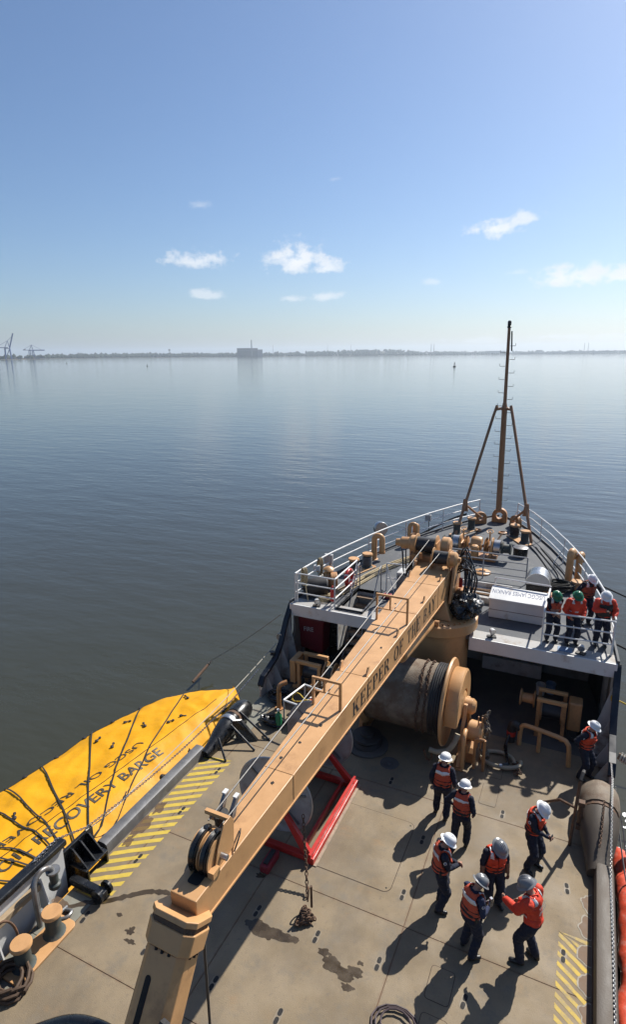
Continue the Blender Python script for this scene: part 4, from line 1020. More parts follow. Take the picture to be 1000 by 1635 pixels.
o = tag(MB().b2(-2.2, -1.9, 18.9, 19.15, FZ + .004, FZ + .14).build('red_case', mat('red_case', (.35, .03, .05), .5), bevel=.02), 'small dark red case on deck by the stair head', 'case')
MB().tube([(-2.1, 19.02, FZ + .142), (-2.1, 19.02, FZ + .17), (-2.0, 19.02, FZ + .17), (-2.0, 19.02, FZ + .142)], .012, 5).build('handle', BLACK, o)

for i, (dx, lab) in enumerate(((0, 'innermost of three dark hoses along the starboard foredeck'), (.22, 'middle one of three dark hoses along the starboard foredeck'), (.44, 'outermost of three dark hoses along the starboard foredeck'))):
    pts = [(2.1 + dx, 27.0, fdz(27) + .03), (2.75 + dx, 25.2, fdz(25) + .03), (3.15 + dx + .05 * i, 23.8, fdz(24) + .03), (3.3 + dx * .8, 22.9, FZ + .035)]
    tag(MB().tube(smoothline(pts, 5), .026, 6).build('deck_hose', RUBBER, smooth=True), lab, 'hose', 'hoses along the starboard foredeck')
for s_, lab in ((-1, 'port anchor chain running forward from the windlass'), (1, 'starboard anchor chain running forward from the windlass')):
    x = .08 + s_ * .42; mb = MB(); mb.chain([(x, 24.72, fdz(24.7) + .90), (x, 25.05, fdz(25) + .62), (x + s_ * .05, 25.5, fdz(25.5) + .06), (x + s_ * .1, 27.0, fdz(27) + .045), (x + s_ * .16, 28.4, fdz(28.4) + .045)], .06, .018)
    tag(mb.build('anchor_chain', RUSTM), lab, 'chain', 'anchor chains on the bow deck')
    MB().lathe([(.20, .003), (.20, .06), (.13, .08), (.13, .02), (0, .015)], (x + s_ * .17, 28.6, fdz(28.6)), n=16).build('hawse_rim', BUFF_W, bpy.data.objects.get('anchor_windlass'), smooth=True)
# ================================================================== CRANE
CR = thing('deck_crane', 'big buff deck crane with its long boom laid aft over the main deck', 'crane', (XC, 17.45, 0))
PX, PY = .15, 17.45
MB().lathe([(1.12, .002), (1.12, .05), (.99, .08), (.99, 2.6)], (PX, PY, 0), n=40).build('pedestal', BUFF, CR, smooth=True)
fl = MB().lathe([(1.0, 2.6), (1.2, 2.68), (1.24, 2.72), (1.24, 3.02), (1.20, 3.05), (.0, 3.06)], (PX, PY, 0), n=44).build('turntable', BUFF, CR, smooth=True)
mb = MB()
for i in range(36):
    a = 2 * math.pi * i / 36; mb.lathe([(.032, 0), (.032, .05), (0, .055)], (PX + 1.08 * math.cos(a), PY + 1.08 * math.sin(a), 3.055), n=6)
mb.build('bolt_ring', BUFF_W, fl)
def bt(y): return (17.5 - y) / 12.3
def bx(y): return -.11 - .29 * bt(y)
def bw(y): return .57 - .35 * bt(y)
def bz(y): return 4.46 - .49 * bt(y)
def bh(y): return .76 - .31 * bt(y)
# slewing house
MB().hexa([(-.42, 16.75, 3.07), (.70, 16.75, 3.07), (.70, 18.25, 3.07), (-.42, 18.25, 3.07), (-.50, 17.0, 3.72), (.40, 17.0, 3.72), (.40, 18.4, 3.72), (-.50, 18.4, 3.72)]).build('slewing_house', BUFF, CR, bevel=.03)
for s_ in (-1, 1):
    x = -.06 + s_ * .62
    MB().prism([(17.1, 3.5), (18.5, 3.4), (18.45, 4.35), (18.0, 4.75), (17.5, 4.6)], x - .04, x + .04, Matrix(((0, 0, 1), (1, 0, 0), (0, 1, 0)))).build('cheek_plate', BUFF, CR, bevel=.01)
# boom: tapered box girder with a lower flange lip
def boom_ring(y, gx=0, z0=None, z1=None):
    a, b = bx(y) - bw(y) - gx, bx(y) + bw(y) + gx
    return [(a, y, bz(y) - bh(y) if z0 is None else z0), (b, y, bz(y) - bh(y) if z0 is None else z0), (b, y, bz(y) if z1 is None else z1), (a, y, bz(y) if z1 is None else z1)]
mb = MB(); yy = [17.9, 14.8, 11.7, 8.5, 4.98]; vs = [p for y in yy for p in boom_ring(y)]
mb.add(vs, [(i * 4 + j, (i + 1) * 4 + j, (i + 1) * 4 + (j + 1) % 4, i * 4 + (j + 1) % 4) for i in range(4) for j in range(4)] + [(0, 1, 2, 3), (16, 17, 18, 19)])
boom = mb.build('boom', BUFF, CR, bevel=.012)
mb = MB(); vs = [p for y in (17.3, 5.15) for p in boom_ring(y, .022, bz(y) - bh(y) - .028, bz(y) - bh(y) - .002)]
mb.add(vs, [(j, 4 + j, 4 + (j + 1) % 4, (j + 1) % 4) for j in range(4)] + [(0, 1, 2, 3), (4, 5, 6, 7)]); mb.build('lower_flange', BUFF, boom)
# lift cylinder under the boom
MB().lathe([(.16, -.02), (.21, 0), (.21, 2.6), (.17, 2.65)], (.10, 16.35, 3.10), Vector((-.16, -3.6, .25)), n=18).build('lift_cylinder', BUFF, CR, smooth=True)
MB().tube([(-.02, 13.75, 3.28), (-.14, 11.6, 3.48)], .10, 12).build('piston_rod', STEELB, CR, smooth=True)
MB().b2(-.30, .02, 11.45, 11.75, 3.40, bz(11.6) - bh(11.6) - .03).build('cylinder_lug', BUFF, CR, bevel=.02)
MB().tube([(-.22, 16.4, 3.1), (.42, 16.4, 3.1)], .11, 12).build('cylinder_pin', BUFF_W, CR, smooth=True)

# lettering on the starboard side of the boom: seriffed capitals
def glyph(ch):
    """polygons in a unit-high cell and the advance"""
    S, T, Z = .17, .07, .055
    P = []
    def bar(x0, y0, x1, y1): P.append([(x0, y0), (x1, y0), (x1, y1), (x0, y1)])
    def diag(xa, ya, xb, yb, w): P.append([(xa, ya), (xa + w, ya), (xb + w, yb), (xb, yb)])
    def stem(x, s=S): bar(x, 0, x + s, 1); bar(x - .07, 0, x + s + .07, Z); bar(x - .07, 1 - Z, x + s + .07, 1)
    def bowl(x, cy, rx, ry, tx=S * .95, ty=T, a0=-90, a1=90):
        n = 10
        for i in range(n):
            a, b = R(a0 + (a1 - a0) * i / n), R(a0 + (a1 - a0) * (i + 1) / n)
            P.append([(x + rx * math.cos(a), cy + ry * math.sin(a)), (x + rx * math.cos(b), cy + ry * math.sin(b)), (x + (rx - tx) * math.cos(b), cy + (ry - ty) * math.sin(b)), (x + (rx - tx) * math.cos(a), cy + (ry - ty) * math.sin(a))])
    w = .8
    if ch == 'K': stem(.1); diag(.27, .42, .62, 1, .08); diag(.62, 0, .34, .6, .19); bar(.5, 1 - Z, .82, 1); bar(.56, 0, .9, Z); w = .92
    elif ch in 'EF':
        stem(.1); bar(.27, 1 - T, .66, 1); bar(.60, .78, .66, 1); bar(.27, .49, .5, .49 + T); bar(.46, .40, .52, .64); w = .76
        if ch == 'E': bar(.27, 0, .68, T); bar(.62, 0, .68, .24); w = .78
    elif ch in 'PRB':
        stem(.1); bar(.27, 1 - T, .42, 1); bar(.27, .46, .42, .46 + T); bowl(.40, .73, .30, .27); w = .78
        if ch == 'R': diag(.60, 0, .38, .48, .19); bar(.56, 0, .88, Z); w = .88
        if ch == 'B': bar(.27, 0, .42, T); bowl(.40, .265, .34, .265); w = .82
    elif ch == 'O': bowl(.46, .5, .40, .52, S, T, 0, 360); w = .92
    elif ch == 'T': bar(.31, 0, .31 + S, 1); bar(.22, 0, .57, Z); bar(.05, 1 - T, .74, 1); bar(.05, .76, .11, 1); bar(.68, .76, .74, 1); w = .8
    elif ch == 'H': stem(.1); stem(.56); bar(.2, .48, .6, .48 + T); w = .92
    elif ch == 'A': diag(.12, 0, .42, 1, .07); diag(.62, 0, .40, 1, .18); bar(.2, .3, .64, .3 + T); bar(.02, 0, .30, Z); bar(.52, 0, .9, Z); w = .92
    elif ch == 'Y': bar(.34, 0, .34 + S, .5); bar(.25, 0, .6, Z); diag(.36, .46, .06, 1, .19); diag(.42, .46, .70, 1, .08); bar(0, 1 - Z, .32, 1); bar(.60, 1 - Z, .9, 1); w = .88
    else: P = []; w = .52
    return P, w
msg = 'KEEPER OF THE BAY'; tw = sum(glyph(c)[1] + .07 for c in msg); y0, y1 = 10.05, 15.95
lh = .40; sc = (y1 - y0) / tw; cur = 0; mb = MB(); lay = 0
for c in msg:
    P, w_ = glyph(c)
    for poly in P:
        lay = (lay + 1) % 7; vs = []
        for u, v in poly:
            y = y0 + (cur + u) * sc; zc_ = bz(y) - bh(y) / 2 - .01; k_ = bh(y) / .70
            vs.append((bx(y) + bw(y) + .003 + lay * .0004, y, zc_ + (v - .5) * lh * k_))
        mb.add(vs, [tuple(range(len(vs)))])
    cur += w_ + .07
mb.build('lettering', LETTER, boom)

# hoist winches at the boom foot
def hoist(x, y, z, ln, r, s_):
    d = MB().tube([(x - ln / 2, y, z), (x + ln / 2, y, z)], r, 24).build('hoist_drum', WIRED, CR, smooth=True)
    for k in (-1, 1): MB().lathe([(r * 1.3, -.02), (r * 1.42, -.015), (r * 1.42, .015), (r * 1.3, .02)], (x + k * (ln / 2 + .02), y, z), (1, 0, 0), n=24).build('drum_flange', BUFF, d, smooth=True)
    MB().lathe([(r * 1.1, 0), (r * 1.1, .16), (r * .85, .22), (r * .4, .25), (r * .35, .33), (0, .34)], (x + s_ * (ln / 2 + .045), y, z), (s_, 0, 0), n=18).build('drum_motor', BUFF, d, smooth=True)
    for k in (-1, 1): MB().b2(x + k * (ln / 2 + .06) - .012, x + k * (ln / 2 + .06) + .012, y - r * 1.1, y + r * 1.1, bz(17.4) + .003, z + r * .6).build('drum_stand', BUFF, d)
hoist(-.52, 18.30, 4.93, .62, .25, -1); hoist(.14, 17.55, 4.82, .46, .21, 1)
MB().lathe([(.26, -.14), (.30, -.1), (.30, .1), (.24, .16), (0, .17)], (.12, 18.25, 4.98), (1, 0, 0), n=20).build('gear_housing', BUFF, CR, smooth=True)
MB().b2(-.95, .42, 17.95, 18.6, 4.40, 4.66).build('winch_bed', BUFF_W, CR, bevel=.02)
MB().lathe([(.20, 0), (.20, .5), (.13, .56), (.12, .7), (0, .72)], (-.86, 18.3, 4.93), (-1, 0, -.05), n=16).build('winch_motor', BUFF, CR, smooth=True)
mb = MB(); rnd = random.Random(2)
for i in range(16): mb.box((rnd.uniform(-.85, .3), rnd.uniform(17.75, 18.6), rnd.uniform(4.66, 4.80)), (rnd.uniform(.05, .18), rnd.uniform(.05, .14), rnd.uniform(.06, .2)), rnd.uniform(0, 3))
mb.build('valve_block', BUFF_W, CR)
# hydraulic hoses
rnd = random.Random(8)
for i in range(15):
    a = (.58 + rnd.uniform(-.1, .08), 18.2 + rnd.uniform(-.35, .45), 4.35 + rnd.uniform(-.2, .35)); b = (.98 + rnd.uniform(-.2, .2), 17.6 + rnd.uniform(-.4, .3), 3.15 + rnd.uniform(0, .5))
    mid = ((a[0] + b[0]) / 2 + rnd.uniform(.05, .45), (a[1] + b[1]) / 2 + rnd.uniform(-.2, .3), (a[2] + b[2]) / 2 + rnd.uniform(.1, .55))
    MB().tube(smoothline([a, (a[0] + .15, a[1], a[2] + rnd.uniform(.05, .3)), mid, b], 5), .024, 6).build('hydraulic_hose', BLACK, CR, smooth=True)
for i in range(7):
    a = (-1.0 + rnd.uniform(-.1, .1), 18.6 + rnd.uniform(-.1, .2), 4.7); b = (-1.55 + rnd.uniform(-.3, .3), 19.6 + rnd.uniform(-.3, .3), 4.3 + rnd.uniform(-.2, .3))
    MB().tube(smoothline([a, (a[0] - .2, a[1] + .3, 3.7 + rnd.uniform(-.2, .3)), ((a[0] + b[0]) / 2 - .1, (a[1] + b[1]) / 2, 3.45 + rnd.uniform(-.15, .25)), b], 5), .022, 6).build('hydraulic_hose', BLACK, CR, smooth=True)
o = MB().b2(-1.95, -1.25, 19.7, 20.3, FZ + .004, FZ + .75).build('power_unit', WHITE_D, None, bevel=.03); tag(o, 'dirty white power unit cabinet beside the crane boom foot', 'cabinet')
MB().b2(-1.9, -1.3, 19.69, 19.698, FZ + .1, FZ + .65).build('door', INNER, o)
MB().tube([(-1.5, 20.0, FZ + .75), (-1.5, 20.0, 4.7), (-1.2, 19.4, 4.9)], .06, 8).build('hose_mast', BUFF_W, o, smooth=True)
# crumpled black tarpaulin on the turntable
bm = bmesh.new(); bmesh.ops.create_icosphere(bm, subdivisions=4, radius=1)
for v in bm.verts:
    n_ = mnoise.fractal(v.co * 2.2, 1, 2, 4); v.co = Vector((v.co.x * .48, v.co.y * .55, max(v.co.z, -.75) * .42)) * (1 + .32 * n_) + Vector((.98, 17.45, 3.38))
mb = MB(); mb.add([v.co.copy() for v in bm.verts], [tuple(x.index for x in f.verts) for f in bm.faces]); bm.free()
TARPB = mat('black_sheeting', (.018, .02, .023), .3, var=.3, scale=4); mb.build('tarpaulin', TARPB, CR)
MB().b2(.62, .95, 17.75, 18.15, 3.07, 3.75).build('swivel_block', BUFF_W, CR, bevel=.03)
MB().lathe([(.06, 0), (.06, .3), (0, .32)], (.72, 17.9, 3.8), n=10).build('filter_bowl', RED, CR, smooth=True)

# wire ropes along the boom
mb = MB().tube([(-.42, 18.15, 5.15), (-.44, 12, 4.85), (-.49, 5.75, 4.52)], .012, 6); mb.build('wire_rope', WIRE, CR, smooth=True)
mb = MB().tube([(.10, 17.4, 4.99), (-.12, 12, 4.72), (-.31, 5.75, 4.46)], .012, 6); mb.build('wire_rope', WIRE, CR, smooth=True)
# guard frames across the boom
def frame(y, z1, x0=None, x1=None):
    z0 = bz(y) + .004; a = bx(y) - bw(y) + .05 if x0 is None else x0; b = bx(y) + bw(y) - .05 if x1 is None else x1
    f_ = MB().box((a, y, (z0 + z1) / 2), (.05, .05, z1 - z0)).build('guard_post', BUFF, boom)
    MB().box((b, y, (z0 + z1) / 2), (.05, .05, z1 - z0)).build('guard_post', BUFF, boom)
    MB().box(((a + b) / 2, y, z1 + .026), (b - a + .05, .05, .05)).build('guard_bar', BUFF, boom)
    MB().box(((a + b) / 2, y, z0 + .32), (b - a - .052, .03, .03)).build('guard_bar', BUFF, boom)
    MB().box(((a + b) / 2 - .05, y, (z0 + .336 + z1) / 2), (.04, .04, z1 - z0 - .34)).build('guard_post', BUFF, boom)
frame(13.55, 4.98); frame(9.57, 4.72)
for y in (16.6, 15.0, 12.9, 11.0): 
    for s_ in ((1,) if y in (12.9, 15.0) else (1, -1)):
        x = bx(y) + s_ * (bw(y) - .07); MB().hexa([(x - .015, y - .10, bz(y) + .003), (x + .015, y - .10, bz(y) + .003), (x + .015, y + .10, bz(y) + .007), (x - .015, y + .10, bz(y) + .007), (x - .015, y + .02, bz(y) + .16), (x + .015, y + .02, bz(y) + .16), (x + .015, y + .10, bz(y) + .16), (x - .015, y + .10, bz(y) + .16)]).build('boom_lug', BUFF, boom)
# weld beads, grease spots and a conduit on the boom
for y in (7.6, 10.9, 14.2, 16.2):
    r4 = boom_ring(y, .001); mb = MB(); mb.tube([Vector(r4[1]) + Vector((.002, 0, .02)), Vector(r4[2]) + Vector((.002, 0, .0)), Vector(r4[2]) + Vector((-.02, 0, .002)), Vector(r4[3]) + Vector((.02, 0, .002))], .006, 5); mb.build('weld_bead', BUFF, boom)
for i, (y, u) in enumerate(((7.3, .05), (7.9, -.12), (9.0, .14), (8.4, .0), (12.2, .2), (14.6, -.25))):
    MB().sheet(blob((bx(y) + u, y), .028, 8, 50 + i, 1.3, .3), bz(y) + .0045).build('grease_spot', PIT, boom)
MB().tube([(bx(y) - bw(y) - .025, y, bz(y) - .12) for y in (17.0, 5.4)], .018, 6).build('conduit', BUFF_W, boom)
# tip sheaves in their housing
for x in (-.50, -.32):
    s_ = MB().lathe([(.05, -.05), (.26, -.05), (.32, -.045), (.29, 0), (.32, .045), (.26, .05), (.05, .05)], (x, 5.62, 4.14), (1, 0, 0), n=26).build('tip_sheave', BLACK, boom, smooth=True)
for x in (-.567, -.433, -.387, -.253): MB().lathe([(.0, -.012), (.285, -.012), (.285, .012), (0, .013)], (x, 5.62, 4.14), (1, 0, 0), n=24).build('sheave_plate', BUFF, boom, smooth=True)
M_ = Matrix(((0, 0, 1), (1, 0, 0), (0, 1, 0)))
MB().prism([(5.45, 4.0), (5.95, 4.0), (5.98, 4.45), (5.9, 4.58), (5.72, 4.58), (5.55, 4.3)], -.225, -.205, M_).build('sheave_cheek', BUFF, boom, bevel=.006)
MB().box((-.41, 5.86, 4.56), (.40, .06, .06)).build('sheave_guard', BUFF, boom)
MB().tube([(-.25, 5.62, 4.14), (-.10, 5.62, 4.14)], .045, 10).build('sheave_pin', STEELB, boom, smooth=True)
MB().box((-.2, 5.42, 4.04), (.1, .16, .1)).build('pin_block', BUFF, boom)
MB().sheet(rrect(-.50, -.30, 5.18, 5.42, .05), bz(5.3) + .0035).build('rope_slot', PIT, boom)
# twin lamp unit ahead of the sheaves
l_ = MB().lathe([(.10, 0), (.10, .26), (.12, .28), (.12, .34), (0, .35)], (-.52, 6.10, bz(6.10) + .002), n=14).build('lamp_stand', DARKIN, boom, smooth=True)
for dx, dy in ((-.1, .25), (.1, .22)):
    MB().hexa([(-.52 + dx - .04, 6.15, 4.2), (-.52 + dx + .04, 6.15, 4.2), (-.52 + dx + .04, 6.28, 4.2), (-.52 + dx - .04, 6.28, 4.2), (-.52 + dx - .025, 6.3 + dy * .2, 4.46), (-.52 + dx + .025, 6.3 + dy * .2, 4.46), (-.52 + dx + .025, 6.38 + dy * .2, 4.46), (-.52 + dx - .025, 6.38 + dy * .2, 4.46)]).build('lamp_wing', STEEL, l_)
    MB().box((-.52 + dx, 6.34 + dy * .2, 4.475), (.065, .1, .025)).build('lamp_cap', WHITE, l_)
MB().tube([(-.66, 6.05, 4.30), (-.50, 6.05, 4.30)], .055, 10).build('lamp_motor', BUFF_W, l_, smooth=True)
MB().tube(smoothline([(-.28, 6.25, bz(6.2) + .02), (-.17, 6.05, bz(6) + .12), (-.14, 5.85, bz(6) + .02)], 4), .012, 5).build('lamp_cable', BLACK, l_)
# boom head flange and the folded tip section hanging from it
A = Vector((-.43, 4.90, 3.58)); Dv = Vector((-.03, -.80, -1.27)).normalized()
U = Vector((1, 0, 0)); U = (U - Dv * U.dot(Dv)).normalized(); W = Dv.cross(U)
if W.y > 0: W = -W
def octa(c, r, k=8, ph=22.5, sx=1.):
    # flat-sided section: a rectangle with cut corners
    return [c + U * (r * a) + W * (r * b) for a, b in ((.92, .45), (.62, .74), (-.62, .74), (-.92, .45), (-.92, -.45), (-.62, -.74), (.62, -.74), (.92, -.45))]
def oct_prism(c0, c1, r0, r1, k=8, ph=22.5):
    n = k; mb = MB(); return mb.add(octa(c0, r0, k, ph) + octa(c1, r1, k, ph), [tuple(range(n)), tuple(range(n, 2 * n))] + [(i, (i + 1) % n, n + (i + 1) % n, n + i) for i in range(n)])
h_ = oct_prism(A - Dv * .18, A - Dv * .10, .40, .40).build('head_flange', BUFF, CR, bevel=.01)
oct_prism(A - Dv * .098, A - Dv * .03, .375, .375).build('flange_gap', RUSTM, h_)
oct_prism(A - Dv * .028, A + Dv * .24, .405, .395).build('flange_collar', BUFF, h_, bevel=.015)
mb = MB()
for i in range(20):
    a = 2 * math.pi * i / 20; c_ = A + Dv * .241 + U * (.335 * math.cos(a)) + W * (.27 * math.sin(a)); mb.lathe([(.024, 0), (.024, .04), (0, .042)], c_, Dv, n=6)
mb.build('flange_bolts', PIT, h_)
tip = oct_prism(A + Dv * .255, A + Dv * 4.0, .345, .385).build('tip_section', BUFF, CR, bevel=.012)
# slot and fittings on the aft face of the tip section
nf = W; rad = .325 * math.cos(R(22.5))
def face_pt(s, u, lift=.004): return A + Dv * s + U * u + W * ((.345 + .04 * (s - .255) / 3.75) * .74 + lift)
mb = MB(); sl = []
for i in range(9): a = math.pi * i / 8; sl.append((.62 - .045 * math.sin(a), -.10 + .045 * math.cos(a)))
for i in range(9): a = math.pi + math.pi * i / 8; sl.append((1.72 - .045 * math.sin(a), -.10 + .045 * math.cos(a)))
mb.add([face_pt(s, u) for s, u in sl], [tuple(range(len(sl)))]); mb.build('tip_slot', PIT, tip)
q = A + Dv * .9 + U * .27 + W * .26
MB().hexa([q + Dv * a + U * b + W * c for c in (0, .1) for a, b in ((0, 0), (.02, .1), (.16, .06), (.14, -.02))]).build('cleat', WIRED, tip)
# hook wires hanging from the boom head
o = MB().tube([(-.10, 4.98, 3.42), (-.10, 4.98, 1.62)], .02, 6).build('hoist_wire', WIRED, CR); MB().tube([(-.17, 5.06, 3.42), (-.16, 5.06, 1.62)], .012, 6).build('hoist_wire', WIRED, CR)
hb = MB().b2(-.24, -.02, 4.94, 5.12, 1.30, 1.62).build('hook_block', STEEL, CR, bevel=.03)
MB().torus((-.13, 5.03, 1.18), .10, .03, (1, 0, 0), n=14, m=6).build('hook', STEELB, hb, smooth=True)
# dark bundle and bracket at the lower left of the tip section
MB().lathe([(.16, 0), (.18, .05), (.18, .2), (.1, .28)], A + Dv * 1.72 - U * .30 + W * .05, -U, n=14).build('winch_bracket', BUFF_W, tip, smooth=True)
o = MB().tube(smoothline([(-.85, 4.12, 1.98), (-1.2, 4.20, 2.06), (-1.8, 4.15, 1.95), (-2.4, 4.0, 1.62), (-3.4, 3.75, .85), (-4.4, 3.55, .10)], 5), .085, 10).build('black_hose', BLACK, None, smooth=True)
tag(o, 'thick black hose trailing from the crane tip to the deck', 'hose'); MB().tube([(-.58, 4.08, 1.95), (-.86, 4.12, 1.98)], .11, 10).build('coupling', RUSTM, o, smooth=True)
# ================================================================== MAIN DECK GEAR
# ---- big drum winch forward of the work deck
t = thing('drum_winch', 'large rusty steel drum winch with buff end flange below the crane', 'winch', (.1, 15.0, 0))
WZ = 1.45; WY = 15.05
MB().tube([(-1.15, WY, WZ), (1.05, WY, WZ)], .98, 44).build('drum', DRUMM, t, smooth=True)
for i in range(5): MB().torus((.74 + i * .062, WY, WZ), .995, .03, (1, 0, 0), n=44, m=6).build('wire_turn', WIRED, t, smooth=True)
for dx in (.42, .60):
    mb = MB(); mb.chain([(dx + .03 * math.sin(a * 3), WY - 1.02 * math.cos(a), WZ + 1.02 * math.sin(a)) for a in [R(-40) + R(150) * i / 14 for i in range(15)]], .055, .016); mb.build('chain', RUSTM, t)
fl = MB().lathe([(1.0, -.03), (1.22, -.03), (1.24, 0), (1.22, .05), (.6, .06), (.6, .02)], (1.10, WY, WZ), (1, 0, 0), n=44).build('end_flange', BUFF, t, smooth=True)
MB().lathe([(1.1, -.03), (1.16, 0), (1.1, .03)], (-1.2, WY, WZ), (1, 0, 0), n=40).build('end_flange', BUFF, t, smooth=True)
# brake housing: fat half ring and A-frame bearing
MB().lathe([(.98, 0), (1.0, .03), (1.0, .32), (.95, .36), (.45, .36), (.45, .3)], (1.17, WY, WZ), (1, 0, 0), n=40, arc=R(205), start=R(75)).build('gear_guard', BUFF, t, smooth=True)
MB().lathe([(.42, 0), (.42, .30), (.36, .36), (.22, .38), (.22, .60), (.15, .68), (0, .70)], (1.18, WY, WZ), (1, 0, 0), n=24).build('hub', BUFF, t, smooth=True)
for s_ in (-1, 1): MB().hexa([(1.56, WY + s_ * .85 - .09, 0), (1.66, WY + s_ * .85 - .09, 0), (1.66, WY + s_ * .85 + .09, 0), (1.56, WY + s_ * .85 + .09, 0), (1.56, WY + s_ * .16 - .09, WZ + .15), (1.66, WY + s_ * .16 - .09, WZ + .15), (1.66, WY + s_ * .16 + .09, WZ + .15), (1.56, WY + s_ * .16 + .09, WZ + .15)]).build('bearing_leg', BUFF, t, bevel=.015)
MB().hexa([(-1.42, WY - .6, 0), (-1.3, WY - .6, 0), (-1.3, WY + .6, 0), (-1.42, WY + .6, 0), (-1.42, WY - .2, WZ + .25), (-1.3, WY - .2, WZ + .25), (-1.3, WY + .2, WZ + .25), (-1.42, WY + .2, WZ + .25)]).build('bearing_leg', BUFF_W, t, bevel=.015)
MB().lathe([(.24, 0), (.28, .04), (.28, .34), (.2, .42), (0, .44)], (1.74, WY - .35, .95), (1, -.1, 0), n=20).build('motor', BUFF, t, smooth=True)
MB().b2(1.55, 1.85, WY - .75, WY - .25, .45, .72).build('motor_bed', BUFF_W, t, bevel=.02)
for x in (-1.36, 1.62): MB().b2(x - .14, x + .14, WY - .98, WY + .98, .003, .07).build('foot', BUFF_W, t, bevel=.01)
mb = MB(); mb.tube(smoothline([(1.72, 14.15, .05), (1.72, 14.12, .7), (1.72, 14.2, 1.02), (1.72, 14.45, 1.05), (1.72, 14.55, .75), (1.72, 14.55, .05)], 5), .06, 10); mb.build('guard_hoop', BUFF, t, smooth=True)
mb = MB(); mb.tube(smoothline([(.85, 13.92, .55), (1.1, 13.95, .52), (1.35, 14.0, .62), (1.5, 14.1, .85), (1.55, 14.2, 1.05)], 5), .075, 10); mb.build('brake_pipe', HOSE, t, smooth=True)
MB().tube(smoothline([(.72, 13.9, .52), (.78, 13.9, .3), (.86, 13.92, .2), (.94, 13.9, .35), (.9, 13.92, .52)], 4), .03, 6).build('hook_loop', RUSTM, t, smooth=True)
for x in (2.0, 2.25):
    MB().tube([(x, 14.35, .003), (x, 14.35, .95)], .04, 8).build('control_post', BUFF_W, t)
MB().tube([(2.0, 14.35, .95), (2.25, 14.35, .95)], .04, 8).build('control_post', BUFF_W, t)
for x in (2.02, 2.12): MB().tube([(x, 14.6, .5), (x, 14.55, 1.5)], .02, 6).build('control_lever', BUFF_W, t)
# pile of chain hung up beside it
mb = MB(); rnd = random.Random(4)
mb.chain([(2.18 + .06 * math.sin(i * 2.2), 14.75 + .06 * math.cos(i * 1.7), .06 + i * .16) for i in range(10)], .08, .026); mb.chain([(2.24 + .07 * math.sin(i * 1.3 + 1), 14.8 + .05 * math.cos(i * 2.7), .1 + i * .16) for i in range(10)], .075, .024)
tag(mb.build('hanging_chain', mat('grey_chain', (.22, .19, .15), .55, .3, var=.3, scale=15)), 'heavy chain hung upright beside the drum winch', 'chain')
t = thing('pedal_box', 'small buff control pedestal on deck aft of the drum winch', 'control box', (1.78, 14.75, 0))
MB().box((1.78, 14.72, .16), (.34, .44, .30)).build('case', BUFF_W, t, bevel=.02); MB().hexa([(1.58, 14.5, .32), (1.98, 14.5, .32), (1.98, 14.9, .32), (1.58, 14.9, .32), (1.62, 14.62, .42), (1.94, 14.62, .42), (1.94, 14.9, .50), (1.62, 14.9, .50)]).build('pedal', BUFF, t, bevel=.01)
MB().tube([(1.9, 14.95, .32), (1.95, 15.0, .62)], .025, 6).build('lever', DARKIN, t)
# turning sheave on the deck port of the winch
t = thing('deck_sheave', 'low black round turning block on deck under the boom', 'sheave', (-1.0, 14.1, 0))
MB().lathe([(.62, .003), (.62, .05), (.5, .08)], (-1.0, 14.1, 0), n=28).build('base', INDECK, t, smooth=True)
MB().lathe([(.40, .08), (.44, .12), (.36, .2), (.44, .3), (.42, .34), (.2, .35), (.18, .42), (0, .43)], (-1.0, 14.1, 0), n=28).build('wheel', DARKIN, t, smooth=True)
MB().b2(-1.7, -1.45, 13.75, 14.5, .003, .1).build('tie_plate', INDECK, t, bevel=.02)

# ---- starboard: small buff winch, bent pipe guard, hose coil, buckets
t = thing('tugger_winch', 'small buff tugger winch in the shade at starboard', 'winch', (3.85, 17.0, 0))
for x in (3.42, 4.12):
    for y in (16.6, 17.2): MB().b2(x - .05, x + .05, y - .05, y + .05, .003, 1.15).build('frame_post', BUFF_W, t)
for y in (16.6, 17.2): MB().b2(3.36, 4.18, y - .05, y + .05, 1.153, 1.26).build('frame_beam', BUFF, t, bevel=.01)
MB().tube([(3.5, 16.9, .75), (4.05, 16.9, .75)], .22, 18).build('drum', WIRED, t, smooth=True)
for x in (3.5, 4.05): MB().lathe([(.33, -.02), (.33, .02)], (x, 16.9, .75), (1, 0, 0), n=20).build('flange', BUFF_W, t, smooth=True)
MB().lathe([(.24, 0), (.26, .03), (.15, .06), (.14, .36), (.25, .40), (.25, .43)], (3.3, 16.9, 1.0), (-1, 0, 0), n=18).build('warping_head', BUFF_W, t, smooth=True)
MB().b2(4.22, 4.58, 16.7, 17.15, .35, 1.25).build('gear_case', BUFF_W, t, bevel=.04); MB().b2(4.25, 4.5, 16.72, 17.1, .003, .34).build('stand', DARKIN, t)
t = thing('pipe_guard', 'bent buff pipe guard standing on deck in front of the tugger winch', 'pipe rail', (3.7, 15.7, 0))
MB().tube(smoothline([(3.02, 15.95, .003), (3.03, 15.95, .5), (3.1, 15.93, .66), (3.3, 15.88, .70), (4.1, 15.62, .74), (4.28, 15.56, .66), (4.33, 15.54, .5), (4.36, 15.5, .003)], 5), .065, 10).build('pipe', BUFF, t, smooth=True)
MB().tube([(3.55, 15.82, .003), (3.55, 15.80, .70)], .055, 8).build('leg', BUFF, t, smooth=True)
t = thing('hose_coil', 'pale hose lying in one round coil on the starboard deck', 'hose', (2.6, 14.9, 0))
MB().tube([(2.6 + .40 * math.cos(a) * (1 + .02 * k_), 14.92 + .34 * math.sin(a), .06 + .03 * k_ / 12) for k_ in range(24) for a in [2 * math.pi * k_ / 22]], .055, 8).build('hose', HOSE, t, smooth=True)
